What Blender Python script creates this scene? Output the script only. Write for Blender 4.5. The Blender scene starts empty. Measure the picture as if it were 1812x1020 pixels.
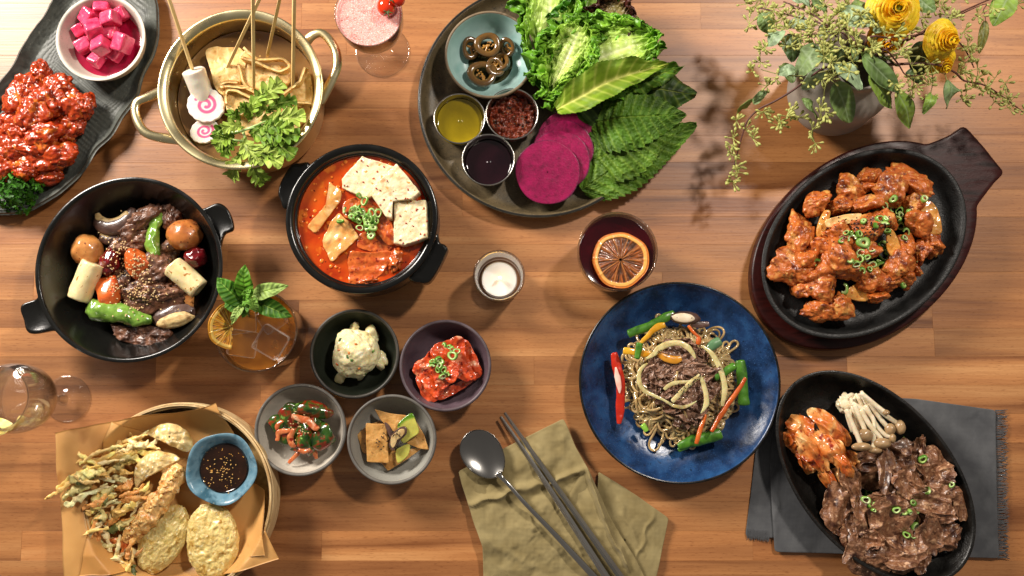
import bpy, bmesh, math, random
import numpy as np
from mathutils import Vector, Matrix, Euler
sc = bpy.context.scene
COL = sc.collection
PI = math.pi
# ------------------------------------------------------------------ camera
H = 1.30; FPX = 1683.0; TILT = math.atan(205.0/FPX)
cam = bpy.data.objects.new('camera', bpy.data.cameras.new('camera')); COL.objects.link(cam)
cam.location = (0, 0, H); cam.rotation_euler = (TILT, 0, 0)
cam.data.sensor_width = 36; cam.data.lens = FPX/1812*36; cam.data.clip_start = 0.05; cam.data.clip_end = 50
sc.camera = cam
# ------------------------------------------------------------------ light
w = bpy.data.worlds.new("World"); sc.world = w; w.use_nodes = True
bg = w.node_tree.nodes['Background']; bg.inputs[0].default_value = (1.0, 0.92, 0.84, 1); bg.inputs[1].default_value = 0.16
def area(name, loc, target, size, power, col, size_y=None):
    l = bpy.data.lights.new(name, 'AREA'); l.energy = power; l.color = col; l.size = size
    l.shape = 'RECTANGLE' if size_y else 'DISK'
    if size_y: l.size_y = size_y
    o = bpy.data.objects.new(name, l); COL.objects.link(o); o.location = loc
    o.rotation_euler = (Vector(target)-Vector(loc)).to_track_quat('-Z', 'Y').to_euler()
    return o
area('key_lamp', (-1.42, 1.20, 1.05), (-0.05, 0.10, 0), 0.60, 68, (1.0, 0.92, 0.83))
area('second_lamp', (1.00, 1.16, 1.85), (0.30, 0.15, 0), 0.19, 33, (1.0, 0.91, 0.81))
sc.view_settings.view_transform = 'Standard'; sc.view_settings.look = 'None'
sc.view_settings.exposure = 0; sc.view_settings.gamma = 1
sc.render.resolution_x = 1024; sc.render.resolution_y = 576

# ------------------------------------------------------------------ helpers
ct, st = math.cos(TILT), math.sin(TILT)
def P(px, py, z=0.0):
    """photo pixel at a known height above the table -> world point"""
    dx = (px-906)/FPX; dy = -(py-510)/FPX; dz = -1.0
    y = dy*ct - dz*st; zz = dy*st + dz*ct
    t = (z-H)/zz
    return np.array((dx*t, y*t, z))
def S(px, py, z=0.0):
    """metres per photo pixel there"""
    dy = -(py-510)/FPX
    zz = dy*st - ct
    return (z-H)/zz/FPX
def lin(c):
    if isinstance(c, str):
        c = c.lstrip('#'); c = [int(c[i:i+2], 16)/255 for i in (0, 2, 4)]
    return tuple((x/12.92 if x <= .04045 else ((x+.055)/1.055)**2.4) for x in c)
def vnoise(p, seed=0):
    seed = int(seed)
    p = np.asarray(p, float); i = np.floor(p).astype(np.int64); f = p-i
    f = f*f*f*(f*(f*6-15)+10); out = 0
    for a in (0, 1):
        for b in (0, 1):
            for c in (0, 1):
                h = ((i[:, 0]+a)*374761393 + (i[:, 1]+b)*668265263 + (i[:, 2]+c)*1440662683 + seed*1013904223) & 0xffffffff
                h = ((h ^ (h >> 13))*1274126177) & 0xffffffff; h = h ^ (h >> 16); h = (h*2246822519) & 0xffffffff; h ^= h >> 15
                wgt = (f[:, 0] if a else 1-f[:, 0])*(f[:, 1] if b else 1-f[:, 1])*(f[:, 2] if c else 1-f[:, 2])
                out = out + wgt*(h/2147483648.0-1)
    return out
def fbm(p, octv=3, seed=0, gain=.5):
    s = 0; a = 1
    for k in range(octv):
        s = s+a*vnoise(p*(2.0**k)+17.3*k, seed+k); a *= gain
    return s
def rotm(e): return np.array(Euler(e).to_matrix())
_ico = {}
def ico(sub):
    if sub not in _ico:
        bm = bmesh.new(); bmesh.ops.create_icosphere(bm, subdivisions=sub, radius=1)
        V = np.array([v.co[:] for v in bm.verts]); F = np.array([[v.index for v in f.verts] for f in bm.faces]); bm.free()
        V /= np.linalg.norm(V, axis=1)[:, None]; _ico[sub] = (V, F)
    return _ico[sub]
class Acc:
    def __init__(s): s.V = []; s.F = []; s.n = 0; s.C = []
    def add(s, V, F, C=None):
        V = np.asarray(V, float).reshape(-1, 3)
        for f in (F if isinstance(F, list) else [F]): s.F.append(np.asarray(f)+s.n)
        s.V.append(V); s.n += len(V)
        if C is not None: s.C.append(np.broadcast_to(np.asarray(C, float), (len(V), 3)))
        return s
    def out(s):
        t = [f for f in s.F if f.shape[1] == 3]; q = [f for f in s.F if f.shape[1] == 4]
        F = ([np.concatenate(t)] if t else [])+([np.concatenate(q)] if q else [])
        return np.concatenate(s.V), F, (np.concatenate(s.C) if s.C else None)
def thing(name, loc, label, cat, group=None, kind=None):
    o = bpy.data.objects.new(name, None); COL.objects.link(o); o.location = tuple(loc); o.empty_display_size = .02
    return tag(o, label, cat, group, kind)
def tag(o, label=None, cat=None, group=None, kind=None):
    if label: o['label'] = label
    if cat: o['category'] = cat
    if group: o['group'] = group
    if kind: o['kind'] = kind
    return o
def mk(name, VF, m, parent=None, label=None, cat=None, group=None, kind=None, smooth=True, cols=None):
    if isinstance(VF, Acc): VF = VF.out()
    V = np.asarray(VF[0], float).reshape(-1, 3); F = VF[1]
    if len(VF) > 2 and VF[2] is not None: cols = VF[2]
    if not isinstance(F, list): F = [F]
    lo = V.min(0); hi = V.max(0); base = np.array(((lo[0]+hi[0])/2, (lo[1]+hi[1])/2, lo[2]))
    me = bpy.data.meshes.new(name)
    me.vertices.add(len(V)); me.vertices.foreach_set('co', (V-base).astype(np.float32).ravel())
    tot = sum(f.size for f in F); npoly = sum(len(f) for f in F)
    me.loops.add(tot); me.loops.foreach_set('vertex_index', np.concatenate([f.ravel() for f in F]).astype(np.int32))
    sizes = np.concatenate([np.full(len(f), f.shape[1]) for f in F])
    me.polygons.add(npoly); me.polygons.foreach_set('loop_start', np.concatenate(([0], np.cumsum(sizes)[:-1])).astype(np.int32))
    me.update(calc_edges=True)
    me.polygons.foreach_set('use_smooth', np.full(npoly, bool(smooth)))
    if cols is not None:
        cols = np.clip(np.broadcast_to(np.asarray(cols, float), (len(V), 3)), 0, 1)
        at = me.color_attributes.new('Col', 'FLOAT_COLOR', 'POINT')
        c4 = np.ones((len(V), 4), np.float32); c4[:, :3] = np.where(cols <= .04045, cols/12.92, ((cols+.055)/1.055)**2.4)
        at.data.foreach_set('color', c4.ravel())
    me.materials.append(m); me.validate()
    o = bpy.data.objects.new(name, me); COL.objects.link(o)
    if parent is None: o.location = base
    else:
        o.parent = parent; pw = Vector((0, 0, 0)); q = parent
        while q: pw += Vector(q.location); q = q.parent
        o.location = Vector(base)-pw
    return tag(o, label, cat, group, kind)
# ---------------- shape makers; all return (V, F[, C]) in world coordinates
def grid(X, thick=0, cu=False, cv=False, C=None):
    n, m = X.shape[:2]
    I = np.arange(n*m).reshape(n, m)
    def quads(I, flip=False):
        A = I
        if cu: A = np.vstack([A, A[:1]])
        if cv: A = np.hstack([A, A[:, :1]])
        q = np.stack([A[:-1, :-1], A[1:, :-1], A[1:, 1:], A[:-1, 1:]], -1).reshape(-1, 4)
        return q[:, ::-1] if flip else q
    V = X.reshape(-1, 3)
    if not thick:
        return (V, [quads(I)]) if C is None else (V, [quads(I)], C.reshape(-1, 3))
    du = np.gradient(X, axis=0); dv = np.gradient(X, axis=1)
    if cv: dv = (np.roll(X, -1, 1)-np.roll(X, 1, 1))/2
    N = np.cross(du, dv); N /= np.linalg.norm(N, axis=2)[..., None]+1e-12
    if N[..., 2].mean() < 0: s = 1
    else: s = -1
    T = thick if np.isscalar(thick) else thick[..., None]
    B = (X+s*N*T).reshape(-1, 3)
    F = [quads(I, s == -1 and False), quads(I+n*m, True)]
    J = I+n*m; side = []
    def strip(a, b): side.append(np.stack([a[:-1], b[:-1], b[1:], a[1:]], -1))
    if not cu: strip(I[0], J[0]); strip(J[-1], I[-1])
    if not cv: strip(J[:, 0], I[:, 0]); strip(I[:, -1], J[:, -1])
    if cv and not cu:
        side = [np.stack([np.r_[a, a[:1]][:-1], np.r_[b, b[:1]][:-1], np.r_[b, b[:1]][1:], np.r_[a, a[:1]][1:]], -1) for a, b in ((I[0], J[0]), (J[-1], I[-1]))]
    V2 = np.concatenate([V, B])
    return (V2, [np.concatenate(F+side)]) if C is None else (V2, [np.concatenate(F+side)], np.concatenate([C.reshape(-1, 3)]*2))
def lathe(prof, c, n=96, wob=None):
    """prof: (r, z) pairs of a section; closed loop unless ends at r=0"""
    prof = np.array(prof, float); a = np.linspace(0, 2*PI, n, endpoint=False)
    R = prof[:, 0][:, None]*np.ones(n); Z = prof[:, 1][:, None]*np.ones(n)
    if wob is not None: R, Z = wob(R, Z, a[None, :]*np.ones((len(prof), 1)))
    X = np.stack([c[0]+R*np.cos(a), c[1]+R*np.sin(a), c[2]+Z], -1)
    return grid(X, 0, False, True)
def shell(outer, inner):
    """section of a vessel: outer from the base centre up, inner from the rim down"""
    return outer+inner
def smoothprof(pts, k=6):
    pts = np.array(pts, float); out = []
    n = len(pts)
    for i in range(n-1):
        p0 = pts[max(i-1, 0)]; p1 = pts[i]; p2 = pts[i+1]; p3 = pts[min(i+2, n-1)]
        for t in np.linspace(0, 1, k, endpoint=False):
            out.append(.5*((2*p1)+(-p0+p2)*t+(2*p0-5*p1+4*p2-p3)*t*t+(-p0+3*p1-3*p2+p3)*t**3))
    out.append(pts[-1]); return np.array(out)
def closedspline(pts, n=96):
    pts = np.array(pts, float); m = len(pts); k = max(2, int(math.ceil(n/m))); out = []
    for i in range(m):
        p0, p1, p2, p3 = pts[(i-1) % m], pts[i], pts[(i+1) % m], pts[(i+2) % m]
        for t in np.linspace(0, 1, k, endpoint=False):
            out.append(.5*((2*p1)+(-p0+p2)*t+(2*p0-5*p1+4*p2-p3)*t*t+(-p0+3*p1-3*p2+p3)*t**3))
    return np.array(out)
def resample(pts, n, corner=0.0):
    pts = np.array(pts, float); q = np.vstack([pts, pts[:1]]); d = np.r_[0, np.cumsum(np.linalg.norm(np.diff(q, axis=0), axis=1))]
    s = np.linspace(0, d[-1], n, endpoint=False)
    return np.stack([np.interp(s, d, q[:, k]) for k in range(q.shape[1])], -1)
def tube(path, rad, n=10, flat=1.0, cap=True, smooth=4, up=(0, 0, 1)):
    p = smoothprof(path, smooth) if smooth else np.array(path, float)
    m = len(p)
    r = np.interp(np.linspace(0, 1, m), np.linspace(0, 1, len(rad)), rad) if hasattr(rad, '__len__') else np.full(m, rad)
    T = np.gradient(p, axis=0); T /= np.linalg.norm(T, axis=1)[:, None]+1e-12
    U = np.array(up, float); A = np.cross(T, U); bad = np.linalg.norm(A, axis=1) < .15
    A[bad] = np.cross(T[bad], (1, 0.3, 0)); A /= np.linalg.norm(A, axis=1)[:, None]+1e-12; B = np.cross(A, T)
    if cap:
        p = np.vstack([p[:1]-T[:1]*r[0]*.35, p[:1], p, p[-1:], p[-1:]+T[-1:]*r[-1]*.35])
        p[1] = p[2]-T[0]*r[0]*.25; p[-2] = p[-3]+T[-1]*r[-1]*.25
        r = np.r_[r[0]*.02, r[0]*.8, r, r[-1]*.8, r[-1]*.02]; A = np.vstack([A[:1], A[:1], A, A[-1:], A[-1:]]); B = np.vstack([B[:1], B[:1], B, B[-1:], B[-1:]])
    a = np.linspace(0, 2*PI, n, endpoint=False)
    X = p[:, None]+r[:, None, None]*(np.cos(a)[None, :, None]*A[:, None]+flat*np.sin(a)[None, :, None]*B[:, None])
    return grid(X, 0, False, True)
def blob(c, dims, rot=(0, 0, 0), seed=0, amp=.12, freq=1.6, octv=3, fine=.0, ff=7, planes=0, sub=4, pw=8, box=False, ridge=0):
    V, F = ico(sub); r = np.ones(len(V)); rs = np.random.RandomState(seed)
    if box:
        r = (np.sum(np.abs(V)**pw, 1))**(-1/pw)
        r = r
    elif planes:
        Pn = rs.normal(size=(planes, 3)); Pn /= np.linalg.norm(Pn, axis=1)[:, None]; d = rs.uniform(.72, 1.0, planes)
        q = np.maximum((V@Pn.T)/d, 1e-3); r = (np.sum(q**pw, 1))**(-1/pw); r = np.minimum(r, 1.35)
    dn = fbm(V*freq+seed*3.7, octv, seed)
    r = r*(1+amp*dn)
    if ridge: r = r*(1-ridge*np.abs(vnoise(V*freq*2.3+seed, seed+9)))
    if fine: r = r+fine*fbm(V*ff+seed, 2, seed+5)
    X = V*r[:, None]*np.array(dims)
    return X@rotm(rot).T+np.array(c), F
def cr(x): return np.clip(x, 0, 1)
def slab(outl, z, thick, n=72, rings=14, bev=.0015, amp=0, freq=40, zf=None, seed=0, spline=True, px=True, pts3=None, cfun=None, edge=0, ef=60):
    """solid cut piece with a given outline (photo pixels at height z), rounded edges and a relief top"""
    if px: O = np.array([P(a, b, z)[:2] for a, b in outl])
    else: O = np.array(outl, float)
    O = closedspline(O, n) if spline else resample(O, n)
    if not spline:
        O = (np.roll(O, 1, 0)+2*O+np.roll(O, -1, 0))/4
    c = O.mean(0)
    if edge:
        d = O-c; O = c+d*(1+edge*fbm(np.c_[O*ef, np.zeros(len(O))], 3, seed))[:, None]
    R = np.linalg.norm(O-c, axis=1).mean(); b = min(bev/R, .4)
    ts = list(np.linspace(0.02, 1-b, rings)); rows = [(t, 0) for t in ts]
    for k in range(1, 4):
        a = k*PI/6; rows.append((1-b+b*math.sin(a), -bev*(1-math.cos(a))))
    rows.append((1, -max(thick-bev, bev*1.2))); rows.append((1-b*.6, -thick)); rows.append((.02, -thick))
    X = []; top = []
    for t, dz in rows:
        q = c+(O-c)*t; X.append(np.c_[q, np.full(len(q), z+dz)])
    X = np.array(X); m = X.shape
    fl = X.reshape(-1, 3)
    wgt = np.ones(len(fl))
    if amp:
        fl[:, 2] += amp*fbm(np.c_[fl[:, :2]*freq, fl[:, 2]*freq], 3, seed)*np.repeat([1]*(len(rows)-3)+[.6, 0, 0], m[1])
        nn = fbm(fl*freq*1.3+9, 2, seed+3)*amp*.5
        dd = fl[:, :2]-c; fl[:, :2] += dd/(np.linalg.norm(dd, axis=1)[:, None]+1e-9)*nn[:, None]
    if zf is not None: fl[:, 2] += zf(fl[:, 0], fl[:, 1])
    VF = grid(fl.reshape(m), 0, False, True)
    if cfun is not None: return VF[0], VF[1], cfun(VF[0])
    return VF
def discmap(n, m=None):
    m = m or n
    u, v = np.meshgrid(np.linspace(-1, 1, n), np.linspace(-1, 1, m), indexing='ij')
    return u*np.sqrt(1-v*v/2), v*np.sqrt(1-u*u/2)
def crumple(c, rx, ry, rot=0, amp=.006, freq=1.6, fine=.0015, thick=.002, seed=0, n=44, out=.25, dome=0, tilt=(0, 0), fold=0, pleat=0, lat=.35, py=0):
    """irregular soft slice: disc grid with an uneven outline, pleats and crumples"""
    u, v = discmap(n); rr = np.sqrt(u*u+v*v); th = np.arctan2(v, u)
    k = 1+out*fbm(np.c_[np.cos(th).ravel()*1.3, np.sin(th).ravel()*1.3, np.full(th.size, seed*1.7)], 3, seed).reshape(th.shape)*rr
    x = u*k; y = v*k
    q = np.c_[x.ravel()*freq+seed*5.1, y.ravel()*freq, np.zeros(x.size)]
    w1 = fbm(q, 2, seed+1).reshape(x.shape); w2 = fbm(q+31, 2, seed+2).reshape(x.shape)
    qq = np.c_[(x+.5*w1).ravel()*freq*1.6, (y+.5*w2).ravel()*freq*1.6, np.full(x.size, seed*.7)]
    rg = (1-2*np.abs(vnoise(qq, seed+4))).reshape(x.shape)
    z = amp*(.6*w1+.7*rg)+fine*fbm(q*5, 2, seed+7).reshape(x.shape)
    if pleat: z = z+pleat*np.sin(x*9+4*w2)
    if py: z = z+py*(1-2*np.abs(np.sin((y*math.cos(seed*1.7)+x*math.sin(seed*1.7)*(seed < 150))*(2.6+(seed % 4)*.7)+2.2*w1+seed)))*(.6+.8*np.clip(w2, -.5, .5))
    z = z-dome*(x*x+y*y)
    X = x*rx+lat*rx*w2*.5; Y = y*ry+lat*ry*w1*.5
    z = z+tilt[0]*X+tilt[1]*Y
    ca, sa = math.cos(rot), math.sin(rot)
    G = np.stack([c[0]+X*ca-Y*sa, c[1]+X*sa+Y*ca, c[2]+z], -1)
    return grid(G, thick)
def sweep_leaf(path, width, nu=40, nv=17, prof=None, cup=.2, vein=.0004, nveins=8, serr=0, wave=0, wf=5, thick=.0005, seed=0, up=(0, 0, 1), bull=0, c0='#3f6b2a', c1='#8fae62', c2=None, lobes=0, lobed=.6, fwd=.5, side=None, vw=.05, ang=1.0):
    """leaf following a 3D midrib; width in metres; coloured along midrib and side veins"""
    p = smoothprof(path, 8); d = np.r_[0, np.cumsum(np.linalg.norm(np.diff(p, axis=0), axis=1))]; s = np.linspace(0, d[-1], nu)
    p = np.stack([np.interp(s, d, p[:, k]) for k in range(3)], -1); L = d[-1]
    T = np.gradient(p, axis=0); T /= np.linalg.norm(T, axis=1)[:, None]
    A = np.cross(T, np.array(side if side is not None else up, float)); A /= np.linalg.norm(A, axis=1)[:, None]+1e-9; N = np.cross(A, T)
    u = np.linspace(0, 1, nu); v = np.linspace(-1, 1, nv)
    if prof is None: prof = lambda u: np.sin(PI*u**.85)**.8*(1-.25*u)
    wv = np.maximum(prof(u), .015)*width/2
    U, Vv = np.meshgrid(u, v, indexing='ij'); aw = np.abs(Vv)
    W = wv[:, None]*np.ones_like(Vv)
    if serr: W = W*(1+serr*(2*((U*L/width*9) % 1)-1)*(aw > .8))
    if lobes:
        ph = U*lobes-aw*fwd; lb = np.abs(np.sin(PI*ph))**.7
        W = W*(1-lobed+lobed*lb)
    off = W*Vv
    z = cup*W*aw**1.6*width/ max(width, 1e-6)
    ph = (U*nveins-aw*ang)
    vn = np.exp(-(((ph % 1)-.5)/.12)**2)*(aw > .03)
    mid = np.exp(-(Vv/vw)**2)
    z = z+vein*(np.abs(np.sin(PI*ph))*1.0)*(1-aw**6)-vein*1.5*mid
    if bull: z = z+bull*(np.abs(fbm(np.c_[U.ravel()*L*330, Vv.ravel()*width*165, np.full(U.size, seed)], 2, seed)).reshape(U.shape))*(1-mid)
    if wave: z = z+wave*aw**2*np.sin(U*wf*2*PI+seed+np.sign(Vv)*1.3)+wave*.5*fbm(np.c_[U.ravel()*5, Vv.ravel()*2, np.full(U.size, seed*1.3)], 2, seed).reshape(U.shape)
    G = p[:, None]+A[:, None]*off[..., None]+N[:, None]*z[..., None]+(T[:, None]*(aw*serr*0)[..., None])
    if lobes: G = G+T[:, None]*(aw*W*.5)[..., None]
    a0 = np.array([int(c0.lstrip('#')[i:i+2], 16)/255 for i in (0, 2, 4)]); a1 = np.array([int(c1.lstrip('#')[i:i+2], 16)/255 for i in (0, 2, 4)])
    k = np.clip(.75*mid+.4*vn, 0, 1)[..., None]
    base = a0*(1+.18*fbm(np.c_[U.ravel()*4, Vv.ravel()*2, np.full(U.size, seed*2.3)], 2, seed).reshape(U.shape)[..., None])
    if c2: a2 = np.array([int(c2.lstrip('#')[i:i+2], 16)/255 for i in (0, 2, 4)]); e = (aw**2)[..., None]; base = base*(1-e)+a2*e
    C = base*(1-k)+a1*k
    return grid(G, thick, C=C)
def ring(c, r, h, hole=.55, rot=(0, 0, 0), n=14, seed=0, sq=1.0):
    """small cut ring (scallion)"""
    part = (seed % 3 == 1); a = np.linspace(0, (2.2+.5*(seed % 5)) if part else 2*PI, n, endpoint=part); ph = seed*1.7
    rr = 1+.16*np.sin(2*a+ph)+.07*np.sin(3*a+ph*2)
    prof = [(hole, -.5), (hole*.98, 0), (hole, .5), ((1+hole)/2, .56), (1, .42), (1.02, 0), (1, -.42), ((1+hole)/2, -.5)]
    X = np.array([[(p*r*k*math.cos(b), p*r*k*math.sin(b)*sq, z*h) for b, k in zip(a, rr)] for p, z in prof])
    X = X@rotm(rot).T+np.array(c)
    V, F = grid(X, 0, True, not part); pv = .5+.5*math.sin(seed*2.39); oc = np.array((.34, .56, .16))*(1-pv)+np.array((.58, .76, .34))*pv; ic = np.array((.74, .85, .48))*(1-pv)+np.array((.90, .94, .74))*pv; md = (oc+ic)/2; lo = np.array((ic, ic*.94, ic, md, oc, oc*.92, oc, md))
    return V, F, np.repeat(lo, n, axis=0)
# ---------------- materials
_m = {}
def M(name, cols, scale=60, rough=.5, bump=0, bscale=None, metallic=0, coat=0, sss=0, trans=0, ior=1.45, detail=4, spec=.5, attr=False, spots=None, pos=None, stretch=None, rvar=0, emit=None, coatr=.08, alpha=1, sssr=(1, .4, .2), dist=.3, bstr=1.0, ovar=.08):
    if name in _m: return _m[name]
    m = bpy.data.materials.new(name); m.use_nodes = True; nt = m.node_tree; N = nt.nodes; L = nt.links
    b = N['Principled BSDF']; tc = N.new('ShaderNodeTexCoord'); mp = N.new('ShaderNodeMapping'); L.new(tc.outputs['Object'], mp.inputs[0])
    if stretch: mp.inputs['Scale'].default_value = stretch
    oi = N.new('ShaderNodeObjectInfo'); ad = N.new('ShaderNodeVectorMath'); ad.operation = 'MULTIPLY_ADD'
    ad.inputs[1].default_value = (1, 1, 1); L.new(mp.outputs[0], ad.inputs[0])
    sc1 = N.new('ShaderNodeVectorMath'); sc1.operation = 'SCALE'; sc1.inputs[0].default_value = (7.3, 3.1, 5.7); L.new(oi.outputs['Random'], sc1.inputs['Scale']); L.new(sc1.outputs[0], ad.inputs[2])
    vec = ad.outputs[0]
    cols = [cols] if isinstance(cols, (str, tuple)) else list(cols)
    no = N.new('ShaderNodeTexNoise'); no.inputs['Scale'].default_value = scale; no.inputs['Detail'].default_value = detail; no.inputs['Distortion'].default_value = dist; L.new(vec, no.inputs['Vector'])
    rp = N.new('ShaderNodeValToRGB'); el = rp.color_ramp.elements
    while len(el) < len(cols): el.new(.5)
    k = len(cols)
    for i, c in enumerate(cols):
        el[i].position = (pos[i] if pos else (.32+.36*i/max(k-1, 1))); el[i].color = (*lin(c), 1)
    if k == 1 and len(el) > 1: el.remove(el[1])
    L.new(no.outputs['Fac'], rp.inputs['Fac']); colr = rp.outputs['Color']
    if attr:
        at = N.new('ShaderNodeVertexColor'); at.layer_name = 'Col'; mx = N.new('ShaderNodeMix'); mx.data_type = 'RGBA'; mx.blend_type = 'MULTIPLY'; mx.inputs['Factor'].default_value = 1
        L.new(at.outputs['Color'], mx.inputs['A']); L.new(colr, mx.inputs['B']); colr = mx.outputs['Result']
    for sp in (spots or []):
        scol, sscale, thr = sp[:3]
        n2 = N.new('ShaderNodeTexNoise'); n2.inputs['Scale'].default_value = sscale; n2.inputs['Detail'].default_value = 2; L.new(vec, n2.inputs['Vector'])
        mr = N.new('ShaderNodeMapRange'); mr.inputs['From Min'].default_value = thr; mr.inputs['From Max'].default_value = thr+(sp[3] if len(sp) > 3 else .03); L.new(n2.outputs['Fac'], mr.inputs['Value'])
        mx = N.new('ShaderNodeMix'); mx.data_type = 'RGBA'; L.new(mr.outputs[0], mx.inputs['Factor']); L.new(colr, mx.inputs['A']); mx.inputs['B'].default_value = (*lin(scol), 1); colr = mx.outputs['Result']
    hsn = N.new('ShaderNodeHueSaturation'); mrn = N.new('ShaderNodeMapRange'); mrn.inputs['To Min'].default_value = 1-ovar; mrn.inputs['To Max'].default_value = 1+ovar; L.new(oi.outputs['Random'], mrn.inputs['Value']); L.new(mrn.outputs[0], hsn.inputs['Value']); L.new(colr, hsn.inputs['Color']); colr = hsn.outputs[0]
    L.new(colr, b.inputs['Base Color'])
    b.inputs['Roughness'].default_value = rough; b.inputs['Metallic'].default_value = metallic; b.inputs['IOR'].default_value = ior
    b.inputs['Specular IOR Level'].default_value = spec
    b.inputs['Coat Weight'].default_value = coat; b.inputs['Coat Roughness'].default_value = coatr
    b.inputs['Transmission Weight'].default_value = trans; b.inputs['Alpha'].default_value = alpha
    if sss:
        b.inputs['Subsurface Weight'].default_value = sss; b.inputs['Subsurface Radius'].default_value = sssr; b.inputs['Subsurface Scale'].default_value = .004
    if rvar:
        n3 = N.new('ShaderNodeTexNoise'); n3.inputs['Scale'].default_value = scale*1.7; L.new(vec, n3.inputs['Vector'])
        mr = N.new('ShaderNodeMapRange'); mr.inputs['From Min'].default_value = .3; mr.inputs['From Max'].default_value = .7; mr.inputs['To Min'].default_value = max(rough-rvar, .02); mr.inputs['To Max'].default_value = min(rough+rvar, 1)
        L.new(n3.outputs['Fac'], mr.inputs['Value']); L.new(mr.outputs[0], b.inputs['Roughness'])
    if bump:
        bn = N.new('ShaderNodeTexNoise'); bn.inputs['Scale'].default_value = bscale or scale*2; bn.inputs['Detail'].default_value = 3; L.new(vec, bn.inputs['Vector'])
        bp = N.new('ShaderNodeBump'); bp.inputs['Strength'].default_value = bstr; bp.inputs['Distance'].default_value = bump; L.new(bn.outputs['Fac'], bp.inputs['Height']); L.new(bp.outputs[0], b.inputs['Normal'])
    if emit: b.inputs['Emission Color'].default_value = (*lin(emit[0]), 1); b.inputs['Emission Strength'].default_value = emit[1]
    _m[name] = m; return m
rnd = random.Random(7)
ORD = ['first', 'second', 'third', 'fourth', 'fifth', 'sixth', 'seventh', 'eighth', 'ninth', 'tenth', 'eleventh', 'twelfth', 'thirteenth', 'fourteenth', 'fifteenth', 'sixteenth', 'seventeenth', 'eighteenth', 'nineteenth', 'twentieth', 'twenty-first', 'twenty-second', 'twenty-third', 'twenty-fourth', 'twenty-fifth', 'twenty-sixth', 'twenty-seventh', 'twenty-eighth', 'twenty-ninth', 'thirtieth', 'thirty-first', 'thirty-second', 'thirty-third', 'thirty-fourth']
# ================================================================== table
def plank_mat():
    m = bpy.data.materials.new('beech_plank'); m.use_nodes = True; nt = m.node_tree; N = nt.nodes; L = nt.links; b = N['Principled BSDF']
    tc = N.new('ShaderNodeTexCoord'); oi = N.new('ShaderNodeObjectInfo'); sv = N.new('ShaderNodeVectorMath'); sv.operation = 'SCALE'; sv.inputs[0].default_value = (31, 17, 5); L.new(oi.outputs['Random'], sv.inputs['Scale'])
    ad = N.new('ShaderNodeVectorMath'); L.new(tc.outputs['Object'], ad.inputs[0]); L.new(sv.outputs[0], ad.inputs[1])
    def noise(scale, st, detail, dist=0):
        mp = N.new('ShaderNodeMapping'); mp.inputs['Scale'].default_value = st; L.new(ad.outputs[0], mp.inputs[0])
        n = N.new('ShaderNodeTexNoise'); n.inputs['Scale'].default_value = scale; n.inputs['Detail'].default_value = detail; n.inputs['Distortion'].default_value = dist; L.new(mp.outputs[0], n.inputs['Vector']); return n.outputs['Fac']
    broad = noise(1, (2.2, 26, 1), 3, .9); fine = noise(1, (14, 420, 1), 3, .2); fleck = noise(1, (120, 900, 1), 1); tone = noise(1, (1.1, 9, 1), 1)
    rp = N.new('ShaderNodeValToRGB'); e = rp.color_ramp.elements; e[0].position = .28; e[0].color = (*lin('#7c4a26'), 1); e[1].position = .74; e[1].color = (*lin('#c89260'), 1)
    x = e.new(.40); x.color = (*lin('#a26d43'), 1); x = e.new(.56); x.color = (*lin('#b87f4f'), 1)
    L.new(broad, rp.inputs['Fac']); col = rp.outputs['Color']
    def mixin(fac, c, lo, hi, amt, mode='MULTIPLY'):
        nonlocal col
        mr = N.new('ShaderNodeMapRange'); mr.inputs['From Min'].default_value = lo; mr.inputs['From Max'].default_value = hi; mr.inputs['To Max'].default_value = amt; L.new(fac, mr.inputs['Value'])
        mx = N.new('ShaderNodeMix'); mx.data_type = 'RGBA'; mx.blend_type = mode; L.new(mr.outputs[0], mx.inputs['Factor']); L.new(col, mx.inputs['A']); mx.inputs['B'].default_value = (*c, 1); col = mx.outputs['Result']
    mixin(fine, (.70, .60, .52), .45, .75, .55); mixin(fleck, (.5, .38, .3), .60, .72, .5); mixin(tone, (.72, .6, .52), .45, .7, .5)
    # every plank has its own tone
    hs = N.new('ShaderNodeHueSaturation'); mr = N.new('ShaderNodeMapRange'); mr.inputs['To Min'].default_value = .78; mr.inputs['To Max'].default_value = 1.12; L.new(oi.outputs['Random'], mr.inputs['Value']); L.new(mr.outputs[0], hs.inputs['Value'])
    hs.inputs['Saturation'].default_value = 1.03; L.new(col, hs.inputs['Color']); L.new(hs.outputs[0], b.inputs['Base Color'])
    b.inputs['Roughness'].default_value = .42; b.inputs['Specular IOR Level'].default_value = .6
    bp = N.new('ShaderNodeBump'); bp.inputs['Strength'].default_value = .5; bp.inputs['Distance'].default_value = .0003; L.new(fine, bp.inputs['Height']); L.new(bp.outputs[0], b.inputs['Normal'])
    return m
WOOD = plank_mat()
def box_v(x0, x1, y0, y1, z0, z1, bv=.00018):
    X = []
    for z, i in ((z0, 0), (z1-bv, 0), (z1, bv)):
        X += [(x0+i, y0+i, z), (x1-i, y0+i, z), (x1-i, y1-i, z), (x0+i, y1-i, z)]
    F = [(0, 3, 2, 1)]
    for k in (0, 4):
        for j in range(4): F.append((k+j, k+(j+1) % 4, k+4+(j+1) % 4, k+4+j))
    F.append((8, 9, 10, 11)); return np.array(X, float), [np.array(F)]
table = bpy.data.objects.new('table_top', None); COL.objects.link(table); table.location = (0, .1, 0); table['kind'] = 'structure'; table['label'] = 'butcher block table top of beech planks'
pitch = .0388; rowY = P(906, 145)[1]; prs = random.Random(21)
ends = {11: [275-906, 945-906], 3: [], }
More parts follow.
